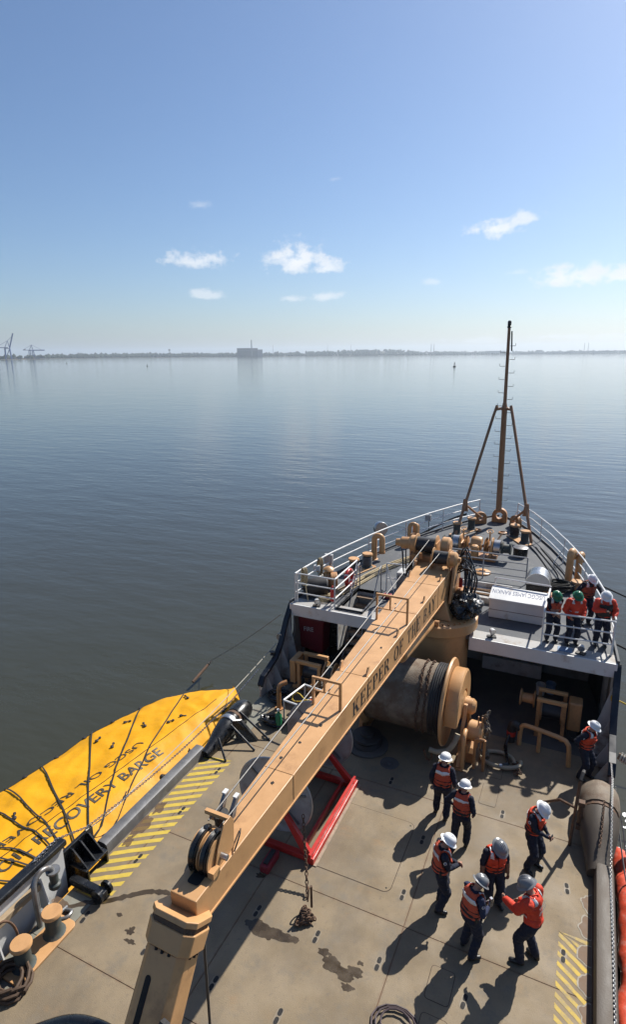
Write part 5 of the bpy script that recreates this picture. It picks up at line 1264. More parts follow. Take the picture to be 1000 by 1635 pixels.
MB().tube([(2.86, 14.72, .16), (2.7, 14.62, .13)], .05, 8).build('nozzle', BLACK, t, smooth=True); MB().tube([(2.70, 14.62, .13), (2.64, 14.58, .13)], .055, 8).build('nozzle_tip', STEELB, t, smooth=True)
MB().tube(smoothline([(2.86, 14.72, .16), (2.75, 15.2, .14), (2.68, 15.6, .1), (2.75, 15.95, .3)], 5), .045, 8).build('lead', BLACK, t, smooth=True)
o = MB().tube(smoothline([(2.78, 16.0, .02), (2.78, 16.0, .5), (2.85, 16.0, .6), (3.0, 16.0, .5)], 4), .12, 10).build('black_pump', DARKIN, smooth=True); tag(o, 'black pump with an orange band beside the hose coil', 'pump')
MB().lathe([(.13, 0), (.13, .14)], (2.78, 16.0, .22), n=10).build('orange_band', RED, o, smooth=True)
for i, (x, y, m_, lab) in enumerate(((3.36, 19.0, WHITE, 'white plastic bucket in the starboard recess'), (3.66, 19.2, BLUEB, 'grey blue bucket next to the white one in the recess'))):
    o = tag(MB().lathe([(.0, .004), (.13, .004), (.16, .36), (.17, .37), (.15, .37), (.13, .05), (0, .045)], (x, y, 0), n=18).build('bucket', m_, smooth=True), lab, 'bucket')
    MB().tube([(x + .16 * math.cos(a), y, .36 + .14 * math.sin(a)) for a in [math.pi * k / 8 for k in range(9)]], .008, 4).build('handle', WIRED, o)
mb = MB(); rnd = random.Random(9); pts = []
for i in range(12): pts.append((3.1 + rnd.uniform(-.12, .12), 14.55 + i * .045 + rnd.uniform(-.05, .05), .05 + rnd.uniform(0, .05)))
mb.chain(pts, .06, .018); tag(mb.build('loose_chain', RUSTM), 'small heap of dark chain on deck right of the hose coil', 'chain')
coil('dark_rope_heap', 'dark rope heap against the starboard bulwark', (4.75, 16.9, 0), .35, 6, .04, ROPED, 12, .9, jit=.2)
# steel swing rod at the starboard fairing
t = thing('swing_rod', 'upright rusty steel rod beside the starboard roller fairing', 'rod', (4.55, 12.6, 0))
MB().tube([(4.50, 12.62, .003), (4.56, 12.66, 1.75)], .036, 10).build('rod', RUSTM, t, smooth=True); MB().tube([(4.54, 12.66, 1.0), (4.2, 12.95, .88), (3.75, 13.3, .35), (3.7, 13.33, .003)], .032, 8).build('brace', RUSTM, t, smooth=True)
MB().tube([(4.66, 12.95, .42), (4.66, 12.95, .95)], .06, 10).build('hinge', RUSTM, t, smooth=True)
for z in (.35, .98): MB().box((4.66, 12.9, z), (.14, .14, .11)).build('hinge_lug', RUSTM, t, bevel=.01)
MB().tube([(4.56, 12.66, 1.75), (4.6, 12.8, 1.85), (4.62, 12.95, 1.8)], .04, 8).build('handle', DARKIN, t)
# chain along the starboard gunwale
mb = MB(); mb.chain([(5.34, 15.1, .72), (5.33, 14.2, .90), (5.30, 13.2, .92), (5.30, 12.2, .55), (5.30, 11.6, .38), (5.31, 10, .375), (5.31, 8.5, .375), (5.31, 6, .375)], .030, .0095)
tag(mb.build('gunwale_chain', STEEL), 'thin steel chain lying along the starboard gunwale pipe', 'chain')
mb = MB(); mb.chain([(5.14, 13.3, .89), (5.12, 12.9, .83), (5.10, 12.5, .68), (5.07, 12.2, .55)], .035, .011); tag(mb.build('fairing_chain', RUSTM), 'short rusty chain hanging over the starboard roller fairing', 'chain')

# ---- reel in the red cradle
t = thing('steel_reel', 'big grey steel reel resting in the red cradle under the boom', 'reel', (-1.8, 11.2, .2))
RZ, RX = 1.15, -1.82
REELM = mat('reel_plate', (.47, .46, .455), .5, .15, var=.14, scale=2.5, stain=(.26, .22, .19), stain_amt=.45, stain_scale=2, bump=.1)
for y in (10.05, 12.55):
    f_ = MB().lathe([(.0, -.02), (.86, -.02), (.93, -.03), (.95, 0), (.93, .03), (.86, .02), (0, .02)], (RX, y, RZ), (0, 1, 0), n=48).build('flange', REELM, t, smooth=True)
    MB().torus((RX, y, RZ), .945, .028, (0, 1, 0), n=48, m=6).build('rim', mat('pale_rim', (.50, .51, .52), .4, .6, var=.1), f_, smooth=True)
    for i in range(6):
        a = math.pi / 3 * i + .3; MB().box((RX + .45 * math.cos(a), y - .035, RZ + .45 * math.sin(a)), (.8, .02, .05), ry=-a).build('spoke', STEEL, f_)
MB().tube([(RX, 10.08, RZ), (RX, 12.52, RZ)], .34, 24).build('core', DRUMM, t, smooth=True)
mb = MB(); rnd = random.Random(14)
for k in range(6):
    mb.chain([(RX + (.40 + .03 * (k % 2)) * math.cos(a), 10.6 + k * .3 + .05 * math.sin(a * 2), RZ + (.40 + .03 * (k % 2)) * math.sin(a)) for a in [2 * math.pi * i / 12 for i in range(13)]], .07, .022)
mb.build('wound_chain', RUSTM, t)
c_ = thing('red_cradle', 'bright red steel cradle standing on deck under the boom', 'cradle', (-1.8, 11.2, 0))
for x in (-2.92, -.74):
    MB().b2(x - .09, x + .09, 9.62, 12.42, .003, .17).build('skid', RED, c_, bevel=.012)
    MB().b2(x - .03, x + .03, 9.62, 12.42, .172, .26).build('skid_web', RED, c_)
MB().b2(-1.05, -.98, 9.7, 12.35, .02, .16).build('inner_rail', RED, c_, bevel=.01); MB().b2(-2.68, -2.6, 9.7, 12.35, .02, .16).build('inner_rail', RED, c_, bevel=.01)
for y in (9.72, 12.28):
    MB().b2(-2.82, -.84, y - .07, y + .07, .02, .15).build('cross_beam', RED, c_, bevel=.01)
    for s_ in (-1, 1):
        xb = RX + s_ * 1.02; xt = RX + s_ * .12; yt = y + (.15 if y < 11 else -.1)
        MB().hexa([(xb - .13, y - .05, .15), (xb + .13, y - .05, .15), (xb + .13, y + .05, .15), (xb - .13, y + .05, .15), (xt - .05, yt - .05, RZ + .1), (xt + .05, yt - .05, RZ + .1), (xt + .05, yt + .05, RZ + .1), (xt - .05, yt + .05, RZ + .1)]).build('upright', RED, c_, bevel=.008)
    MB().tube([(RX, y - .12, RZ + .08), (RX, y + .35 * (1 if y < 11 else -1), RZ + .05)], .11, 14).build('axle', STEEL, c_, smooth=True)
o = MB().b2(-1.66, -1.44, 8.98, 9.52, .004, .2).build('red_block', mat('red_dull', (.30, .02, .03), .6, var=.2), None, bevel=.03); tag(o, 'dull red block on deck just aft of the cradle', 'block'); MB().b2(-1.6, -1.5, 9.05, 9.45, .201, .235).build('block_slot', DARKIN, o)
MB().b2(-.66, -.58, 9.62, 12.45, .003, .02).build('timber_strip', mat('pale_wood', (.42, .33, .24), .8, var=.3, scale=9), c_)
# hook chain and heap on the deck
mb = MB(); mb.chain([(-.95, 9.75, 1.1), (-.80, 9.5, .75), (-.62, 9.2, .38), (-.5, 8.98, .12), (-.44, 8.85, .05)], .05, .014); tag(mb.build('lashing_chain', RUSTM), 'rusty chain running down from the red cradle to the deck', 'chain')
t = thing('chain_heap', 'small heap of rusty chain with an upright pin on the open deck', 'chain', (-.24, 8.4, 0))
rnd = random.Random(21); mb = MB(); pts = []
for i in range(64):
    k = 1 - i / 64; a = i * 2.1
    pts.append((-.26 + .17 * k * math.cos(a) + rnd.uniform(-.05, .05), 8.38 + .22 * k * math.sin(a) + rnd.uniform(-.05, .05), .03 + .16 * (i / 64) + rnd.uniform(0, .05)))
mb.chain(pts, .05, .016); mb.build('links', RUSTM, t)
MB().tube([(-.24, 8.66, .05), (-.23, 8.62, .62)], .026, 8).build('pin', RUSTM, t, smooth=True); MB().torus((-.31, 8.64, .36), .07, .016, (1, .3, 0), n=12, m=5, sx=2).build('shackle', RUSTM, t, smooth=True)

# ---- port side gear under the forecastle
t = thing('port_winch', 'buff rope winch standing at the port side below the forecastle', 'winch', (-3.6, 16.2, 0))
for x in (-4.1, -3.35):
    for y in (15.9, 16.5): MB().b2(x - .05, x + .05, y - .05, y + .05, .003, 1.0).build('frame_post', BUFF, t)
for y in (15.9, 16.5): MB().b2(-4.2, -3.28, y - .06, y + .06, 1.003, 1.12).build('frame_beam', BUFF, t, bevel=.012)
MB().b2(-4.42, -4.22, 15.85, 16.55, .25, 1.08).build('side_box', BUFF, t, bevel=.02)
MB().tube([(-4.0, 16.2, .6), (-3.45, 16.2, .6)], .24, 18).build('drum', WIRED, t, smooth=True)
for x in (-3.22, -2.9): MB().lathe([(.36, -.02), (.36, .02)], (x, 16.2, .72), (1, 0, 0), n=22).build('flange', BUFF, t, smooth=True)
MB().tube([(-3.2, 16.2, .72), (-2.92, 16.2, .72)], .22, 18).build('rope_drum', BOLB, t, smooth=True)
MB().b2(-4.3, -2.8, 15.8, 15.9, .1, .2).build('foot_bar', BUFF, t); MB().b2(-3.6, -3.25, 15.5, 15.78, .003, .45).build('hydraulic_box', BUFF_W, t, bevel=.03)
t = thing('bent_post', 'buff bent pipe post on the port deck beside the winch', 'post', (-4.2, 14.7, 0))
MB().tube(smoothline([(-4.2, 14.65, .003), (-4.2, 14.65, .7), (-4.14, 14.72, .85), (-4.0, 14.85, .9)], 4), .075, 10).build('pipe', BUFF_W, t, smooth=True); MB().lathe([(.14, .003), (.14, .03)], (-4.2, 14.65, 0), n=12).build('flange', BUFF_W, t)
# red equipment under the forecastle, port
t = thing('fire_hose_box', 'dark red fire equipment cover under the port forecastle', 'fire box', (-4.55, 18.0, 0))
M_ = Matrix(((1, 0, 0), (0, 0, 1), (0, 1, 0)))
MB().hexa([(-4.95, 17.75, .55), (-4.1, 17.85, .35), (-4.1, 18.5, .35), (-4.95, 18.5, .55), (-4.98, 17.6, 1.85), (-4.02, 17.75, 1.75), (-4.02, 18.5, 1.75), (-4.98, 18.5, 1.85)]).build('cover', REDD, t, bevel=.06)
vs, fs = text_mesh('FIRE', .26, .004)
MB().add([(-4.76 + v.x * .8, 17.665 + (v.x * .8) * .14 - .022 - .0 * v.y - (v.y * .13), 1.28 + v.y) for v in vs], fs).build('lettering', mat('pale_letter', (.6, .5, .5), .6), t)
MB().lathe([(.95, 0), (1.0, .06), (.95, .12)], (-4.55, 18.6, 1.15), (.1, -1, .1), n=28).build('hose_ring', BLACK, t, smooth=True)
MB().b2(-5.0, -4.05, 18.3, 18.6, .003, .36).build('stand', DARKIN, t)
for i, x in enumerate((-3.72, -3.5)):
    o = tag(MB().lathe([(.0, .004), (.11, .01), (.11, 1.15), (.06, 1.28), (.035, 1.36), (0, 1.37)], (x, 19.9, 0), n=14).build('gas_bottle', WHITE_D, smooth=True), ('grey gas bottle nearest the red fire cover in the port recess', 'grey gas bottle nearest the stair in the port recess')[i], 'gas bottle')
    MB().lathe([(.04, 1.37), (.04, 1.44)], (x, 19.9, 0), n=8).build('valve', BUFF_W, o)
# tool cart with a white-edged rim
t = thing('tool_cart', 'pale rimmed tool cart with boxes and a yellow rope on the port deck', 'cart', (-3.1, 14.4, 0))
for a, b in (((-3.65, 13.95), (-3.45, 15.0)), ((-3.45, 15.0), (-2.7, 14.9)), ((-2.7, 14.9), (-2.85, 13.85)), ((-2.85, 13.85), (-3.65, 13.95))):
    MB().tube([(a[0], a[1], .86), (b[0], b[1], .86)], .03, 8).build('rim', RAILW, t)
    MB().tube([(a[0], a[1], .003), (a[0], a[1], .86)], .025, 6).build('leg', GREYR, t)
MB().hexa([(-3.6, 14.0, .3), (-2.88, 13.9, .3), (-2.75, 14.85, .3), (-3.42, 14.95, .3), (-3.6, 14.0, .34), (-2.88, 13.9, .34), (-2.75, 14.85, .34), (-3.42, 14.95, .34)]).build('shelf', DARKIN, t)
mb = MB(); mb.tube([(-3.3 + .3 * math.cos(a), 14.45 + .12 * math.sin(a * 2), .72 - .1 * math.sin(a)) for a in [i * .5 for i in range(20)]], .02, 5); tag(mb.build('yellow_line', ROPEY, smooth=True), 'yellow line draped in the tool cart', 'rope')
o = tag(MB().box((-2.98, 14.65, .48), (.42, .32, .26), R(-8)).build('white_crate', WHITE, bevel=.02), 'white crate with a red top inside the tool cart', 'crate'); MB().box((-2.98, 14.65, .618), (.26, .2, .012), R(-8)).build('red_pad', RED, o)
o = tag(MB().box((-3.25, 14.15, .45), (.2, .16, .22)).build('red_can', RED, bevel=.02), 'small red can in the tool cart', 'can'); MB().box((-3.25, 14.15, .575), (.1, .05, .03)).build('cap', WHITE, o)
o = tag(MB().lathe([(0, .003), (.1, .003), (.1, .42), (.04, .5), (.04, .56), (0, .57)], (-3.75, 13.78, 0), n=14).build('green_bottle', GREENB, smooth=True), 'green bottle standing at the foot of the tool cart', 'bottle'); MB().lathe([(.045, .57), (.045, .62), (0, .625)], (-3.75, 13.78, 0), n=10).build('cap', WHITE, o)
# dark clutter: hoses and fittings on the port deck
coil('black_hose_coil', 'black hose coil on the port deck beside the bulwark stays', (-4.45, 15.15, 0), .36, 5, .05, BLACK, 31, .9, 'hose', jit=.12)
coil('black_hose_heap', 'heap of black hose on the port deck behind the roller fairing', (-4.0, 13.9, 0), .34, 5, .045, BLACK, 33, .7, 'hose', jit=.25)
coil('wet_rope_coil', 'dark brown rope coil by the aft port bollard', (-4.55, 5.0, 0), .36, 7, .032, mat('brown_rope', (.10, .06, .035), .8, var=.3, scale=20), 41, .9, jit=.16)
coil('cable_coil', 'thin dark cable loop lying at the bottom edge of the deck', (1.98, 7.25, 0), .42, 3, .018, mat('violet_cable', (.07, .045, .05), .6, var=.2), 44, .8, 'cable', jit=.06)
# aft port: bent pipe with valve, shackle, davit head
t = thing('fill_pipe', 'bent steel fill pipe with a valve against the aft port bulwark', 'pipe', (-5.1, 6.2, 0))
MB().tube(smoothline([(-5.02, 6.05, .003), (-5.04, 6.05, .80), (-5.08, 6.12, 1.0), (-5.1, 6.3, 1.08), (-5.08, 6.48, 1.0), (-5.06, 6.52, .86)], 5), .055, 10).build('pipe', STEEL, t, smooth=True)
MB().lathe([(.10, 0), (.12, .03), (.12, .1), (.08, .13), (.09, .3), (.07, .42)], (-5.06, 6.53, .48), n=14).build('valve', BOLB, t, smooth=True); MB().lathe([(.14, 0), (.14, .04)], (-5.06, 6.53, .88), n=14).build('flange', STEEL, t, smooth=True)
t = thing('shackle', 'big pale steel shackle lying on the grey port waterway', 'shackle', (-4.75, 6.4, 0))
MB().tube(smoothline([(-4.86, 6.32, .05), (-4.72, 6.30, .06), (-4.62, 6.40, .07), (-4.66, 6.52, .06), (-4.80, 6.50, .05)], 4), .035, 8).build('bow', STEEL, t, smooth=True); MB().tube([(-4.86, 6.28, .06), (-4.82, 6.56, .06)], .035, 8).build('pin', STEEL, t)
t = thing('quick_release', 'rusty clamp head hanging on the aft port bulwark cap', 'clamp', (-5.2, 4.9, .6))
MB().lathe([(.0, -.2), (.16, -.18), (.2, 0), (.16, .18), (0, .2)], (-5.08, 4.95, .72), (.2, .9, .3), n=14).build('head', DRUMM, t, smooth=True)
MB().tube(smoothline([(-5.05, 5.1, .8), (-4.95, 5.3, .95), (-4.88, 5.45, .7), (-4.86, 5.5, .1), (-4.84, 5.4, .02)], 4), .025, 6).build('cable', RUSTM, t, smooth=True)
MB().box((-5.12, 4.65, .55), (.2, .25, .3), .3).build('jaw', STEEL, t, bevel=.03)
# ================================================================== OIL RECOVERY BARGE ALONGSIDE, LINES, FLOATING BOOM
FAR = [(1.0, -10.3), (6.0, -10.15), (8.8, -9.95), (10.0, -9.75), (11.5, -9.62), (13.1, -9.3), (14.35, -8.85), (14.95, -8.35), (15.45, -7.7), (15.68, -7.05), (15.75, -6.7)]
NEAR = [(1.0, -5.72), (13.0, -5.72), (14.6, -5.76), (15.2, -5.9), (15.5, -6.12), (15.68, -6.4), (15.75, -6.68)]
def lerp_tab(tab, y):
    if y <= tab[0][0]: return tab[0][1]
    for (a, p), (b, q) in zip(tab, tab[1:]):
        if a <= y <= b: return p + (q - p) * (y - a) / (b - a)
    return tab[-1][1]
def bxr(y): return -7.50 + (y - 7) * .115                 # ridge
def wr(x, y):
    n = .045 * mnoise.noise(Vector((x * 1.3, y * .7, 1))) + .020 * mnoise.noise(Vector((x * 3.2 + y, y * 2.1, 5)))
    n += .012 * abs(mnoise.noise(Vector((x * 4.5 - y * 1.5, y * 3 + x, 2)))) * 2
    n -= .040 * abs(mnoise.noise(Vector((x * 1.1 + y * .8, y * .9 - x * .6, 8)))) * 2
    return n
def barge_z(x, y):
    xf, xn, xr = lerp_tab(FAR, y), lerp_tab(NEAR, y), bxr(y)
    xr = min(max(xr, xf + .3 * (xn - xf)), xn - .25 * (xn - xf))
    if x >= xr:
        k = (x - xr) / max(xn - xr, .01); z = -.22 - .30 * k - .42 * k * k * k
    else:
        k = (xr - x) / max(xr - xf, .01); z = -.22 - .22 * math.sin(min(k, 1) * math.pi) * .5 - .10 * k - .40 * k ** 4
    end = max(0, (y - 14.2) / 1.55)
    return z - .18 * end * end + wr(x, y)
bg = thing('oil_recovery_barge', 'covered oil recovery barge under a bright yellow tarpaulin along the port side', 'barge', (-7.8, 9, SEA))
NYB, NXB = 150, 60; vs = []; fs = []
for i in range(NYB + 1):
    y = 1.0 + 14.74 * (1 - (1 - i / NYB) ** 1.25); xf, xn = lerp_tab(FAR, y), lerp_tab(NEAR, y)
    row = [(xf - .10, SEA - .1), (xf - .09, -1.35), (xf - .05, -1.0)]
    row = [Vector((a + .03 * mnoise.noise(Vector((y * 2, b, 3))), y, b)) for a, b in row]
    for j in range(NXB + 1): x = xf + (xn - xf) * j / NXB; row.append(Vector((x, y, barge_z(x, y))))
    row += [Vector((xn + .05, y, -1.2)), Vector((xn + .06, y, SEA - .1))]
    vs += row
n = NXB + 6
for i in range(NYB):
    for j in range(n - 1): fs.append((i * n + j, (i + 1) * n + j, (i + 1) * n + j + 1, i * n + j + 1))
fs.append(tuple(NYB * n + j for j in range(n)))
cover = MB().add(vs, fs).build('tarpaulin', TARP, bg, smooth=True)
def drape(s, ya, yb, xbase, hgt, rot, bold, mat_):
    vs, fs = text_mesh(s, 1., bold); w = max(v.x for v in vs); h = .72
    bm = bmesh.new(); bv = [bm.verts.new(v) for v in vs]
    for f in fs:
        try: bm.faces.new([bv[i] for i in f])
        except ValueError: pass
    bmesh.ops.remove_doubles(bm, verts=bm.verts, dist=1e-5); bmesh.ops.triangulate(bm, faces=bm.faces); bmesh.ops.subdivide_edges(bm, edges=bm.edges, cuts=2, use_grid_fill=True)
    bm.verts.ensure_lookup_table(); out = []
    for i, v in enumerate(bm.verts):
        v.index = i; u, t_ = v.co.x / w, v.co.y / h
        y = ya + (yb - ya) * u
        x = bxr(y) + xbase + (-hgt * t_ if not rot else hgt * t_)
        out.append((x, y, barge_z(x, y) + .014))
    f2 = [tuple(v.index for v in f.verts) for f in bm.faces]; bm.free()
    MB().add(out, f2).build('lettering', mat_, cover)
LETW = mat('worn_lettering', (.05, .04, .025), .6, var=.3, scale=6, stain=(.6, .3, .02), stain_amt=.12, stain_scale=5)
drape('OIL RECOVERY BARGE', 6.75, 11.75, .42, .27, False, .016, LETW)
drape('USCG OIL RECOVERY', 11.75, 6.8, -.52, .24, True, .010, LETW)
# webbing straps fanned out from the bracket
HUB = Vector((-5.46, 7.62, .50))
for i, e in enumerate(((-9.0, 8.1), (-9.75, 10.1), (-9.6, 12.0), (-9.1, 13.8), (-8.05, 7.2), (-7.75, 6.9), (-7.3, 6.45), (-5.95, 10.5), (-5.95, 12.2), (-9.9, 9.0), (-8.0, 14.6))):
    pts = []
    for k in range(25):
        f = k / 24; x = HUB.x + (e[0] - HUB.x) * f; y = HUB.y + (e[1] - HUB.y) * f
        zs = barge_z(min(x, -5.75), y) + .028; pts.append((x + .05 * math.sin(f * 3 + i), y, max(zs, HUB.z + (zs - HUB.z) * min(1, f * 4.5))))
    mb = MB(); vs = []
    d = Vector((e[0] - HUB.x, e[1] - HUB.y, 0)).normalized(); w_ = Vector((-d.y, d.x, 0)) * .021
    for p in pts: vs += [Vector(p) - w_, Vector(p) + w_, Vector(p) + w_ + Vector((0, 0, .008)), Vector(p) - w_ + Vector((0, 0, .008))]
    mb.add(vs, [(q * 4 + j, q * 4 + 4 + j, q * 4 + 4 + (j + 1) % 4, q * 4 + (j + 1) % 4) for q in range(24) for j in range(4)]); mb.build('strap', STRAP, bg)
# toggles and seam
for x, y in ((-8.84, 11.39), (-8.78, 12.56), (-7.94, 12.55), (-8.35, 8.08), (-8.14, 11.31), (-7.68, 14.44), (-7.31, 12.94), (-7.15, 13.38), (-6.15, 14.34), (-6.05, 12.34), (-6.1, 11.1), (-6.35, 9.9)):
    z = barge_z(x, y); a = random.uniform(0, 3)
    mb = MB().lathe([(.0, 0), (.055, .01), (.055, .04), (.03, .05), (0, .055)], (x, y, z + .005), n=12); mb.tube([(x, y, z + .05), (x + .14 * math.cos(a), y + .14 * math.sin(a), z + .04)], .018, 6); mb.lathe([(.0, 0), (.04, .01), (.04, .04), (0, .05)], (x + .16 * math.cos(a), y + .16 * math.sin(a), z + .01), n=10)
    mb.build('toggle', RUBBER, bg, smooth=True)
mb = MB().tube([(bxr(y) + .04, y, barge_z(bxr(y) + .04, y) + .006) for y in [3 + i * .2 for i in range(59)]], .010, 4); mb.build('ridge_cord', STRAP, bg)
mb = MB().tube([(lerp_tab(FAR, y) + .02, y, barge_z(lerp_tab(FAR, y) + .02, y) + .01) for y in [3 + i * .25 for i in range(50)]], .012, 4); mb.build('edge_cord', STRAP, bg)
for i in range(8):
    y = 7.5 + i * 1.02; x = lerp_tab(FAR, y) + .04; MB().lathe([(.07, 0), (.06, .05), (0, .06)], (x, y, barge_z(x, y)), n=8).build('edge_toggle', RUBBER, bg, smooth=True)

# ---- lines on the port side
def line(name, label, pts, r, m_, cat='rope', group=None):
    o = MB().tube(pts, r, 6).build(name, m_, smooth=True); tag(o, label, cat, group); return o
line('mooring_line', 'white line running from the port bulwark aft over the yellow barge', sag((-5.28, 16.5, 1.2), (-5.62, 9.6, .40), .12) + sag((-5.62, 9.6, .40), (-5.44, 7.75, .68), .08)[1:], .015, ROPEW)
mb = MB(); mb.chain(sag((-5.33, 15.35, .78), (-5.46, 7.8, .72), .3, 14) + [(-5.46, 7.0, 1.09), (-5.42, 6.4, 1.09)], .034, .010); tag(mb.build('safety_chain', STEELB), 'thin steel chain hung along the port deck edge to the black bracket', 'chain')
line('wire_line', 'thin wire from the port bulwark out to the water', sag((-5.32, 17.0, 2.1), (-9.35, 18.1, -1.25), .08), .012, WIRE)
o = MB().tube([(-9.30, 17.9, -1.3), (-9.34, 16.9, -1.55)], .055, 8).build('rusty_pole', RUSTM, smooth=True); tag(o, 'rusty pole end in the water beyond the yellow cover', 'pole'); MB().tube([(-9.30, 17.95, -1.29), (-9.31, 18.15, -1.25)], .05, 8).build('pole_eye', DARKIN, o)
for s_, (x, y, z) in ((1, (-5.2, 16.05, 1.0)),):
    mb = MB(); mb.lathe([(.08, 0), (.05, .06), (.09, .12)], (x, y, z), n=10); tag(mb.build('cleat', DARKIN, smooth=True), 'small dark cleat on the port bulwark cap', 'cleat')
line('rope_lashing', 'pale rope lashing tied round the port bulwark cap', [(-5.18 + .12 * math.cos(a), 16.55 + .03 * a / 3, 1.42 + .14 * math.sin(a)) for a in [i * .5 for i in range(40)]], .018, ROPEW)
# ---- starboard lines
line('mooring_line', 'upper dark mooring line leading off the starboard bow', sag((4.55, 22.4, 3.0), (15.5, 19.5, .3), .05), .03, ROPED, group='starboard mooring lines')
line('mooring_line', 'lower dark mooring line leading off the starboard side by the crew', sag((5.3, 19.2, 2.2), (16, 17.0, -.6), .05), .03, ROPED, group='starboard mooring lines')
o = line('yellow_tie', 'yellow line knotted on the starboard bulwark and leading outboard', [(5.36 + .09 * math.cos(a), 16.75 + .02 * a / 4, 1.62 + .11 * math.sin(a)) for a in [i * .6 for i in range(30)]] + [(5.5, 16.85, 1.55), (7.5, 16.4, 1.1), (10, 16, .6)], .022, ROPEY)
line('white_line', 'pale line hanging from the starboard gunwale into the water', smoothline([(5.45, 14.4, .5), (5.6, 14.0, -.3), (5.9, 13.4, -1.4), (6.2, 13.6, -1.8)], 5), .018, ROPEW)
line('white_line', 'thinner pale line hanging beside the starboard roller fairing', smoothline([(5.45, 14.5, .5), (5.7, 14.2, -.4), (5.95, 14.0, -1.3), (6.5, 14.4, -1.82)], 5), .013, ROPEW)
o = MB().tube([(5.55, 15.9, .45), (6.3, 15.7, .30), (8.5, 15.3, 0)], [.09, .10, .10], 8).build('fender_pole', mat('worn_timber', (.30, .20, .13), .8, var=.3, scale=8), smooth=True); tag(o, 'rope-wrapped timber pole held out from the starboard bulwark', 'pole')
mb = MB()
for i in range(14): mb.torus((5.62 + .06 * i, 15.88 - .016 * i, .44 - .012 * i), .11, .025, (1, -.2, -.2), n=10, m=5)
mb.build('rope_wrap', ROPEW, o, smooth=True)
# floating red containment boom
t = thing('containment_boom', 'red fabric containment boom floating against the starboard side', 'oil boom', (6.2, 10, SEA))
path = smoothline([(5.72, 14.9, -1.72), (5.90, 14.0, -1.62), (5.98, 12.8, -1.58), (5.95, 11.4, -1.56), (5.86, 9.8, -1.56), (5.82, 8.0, -1.56), (5.82, 5.0, -1.56), (5.82, 1.0, -1.56)], 10)
mb = MB(); mb.tube(path, [(.30 if i > 6 else .10 + .03 * i) * (1 + .14 * mnoise.noise(Vector((i * .5, 0, 4)))) for i in range(len(path))], 14)
for i, v in enumerate(mb.v): v += Vector((mnoise.noise(v * 1.9) * .09, 0, mnoise.noise(v * 2.1 + Vector((5, 0, 0))) * .09))
mb.build('float_tube', ORANGEW, t, smooth=True)
mb = MB(); vs = []
for p in path: vs += [(p.x + .25, p.y, SEA + .10), (p.x + .75 + .2 * mnoise.noise(Vector((p.y, 0, 0))), p.y, SEA + .03)]
mb.add(vs, [(i * 2, i * 2 + 2, i * 2 + 3, i * 2 + 1) for i in range(len(path) - 1)]); mb.build('skirt', ORANGEW, t, smooth=True)
MB().tube([(p.x + .36, p.y, p.z + .1) for p in path[6:]], .018, 5).build('tension_line', ROPEW, t)
for y in (11.6, 9.0): MB().box((6.5, y, SEA + .36), (.16, .5, .05), .1).build('grey_patch', GREYR, t)

# white flecks paint sun sparkle and froth on the water by the boom
FOAM_GLINTS = mat('sea_foam_glints', (.75, .78, .78), .5, var=.1)
rnd = random.Random(77); mb = MB()
for i in range(90):
    y = rnd.uniform(10.5, 16.5); x = 6.35 + .1 * (16 - y) + rnd.gauss(0, .35); r = rnd.uniform(.02, .09)
    if x < 5.75: continue
    mb.sheet(blob((x, y), r, 5, i, rnd.uniform(.6, 2.2), .4), SEA + .012 + i * .0001)
o = stuff(mb.build('foam_glints', FOAM_GLINTS)); o['label'] = 'white flecks painted for sun sparkle and froth beside the red boom'; o['category'] = 'foam_glints'
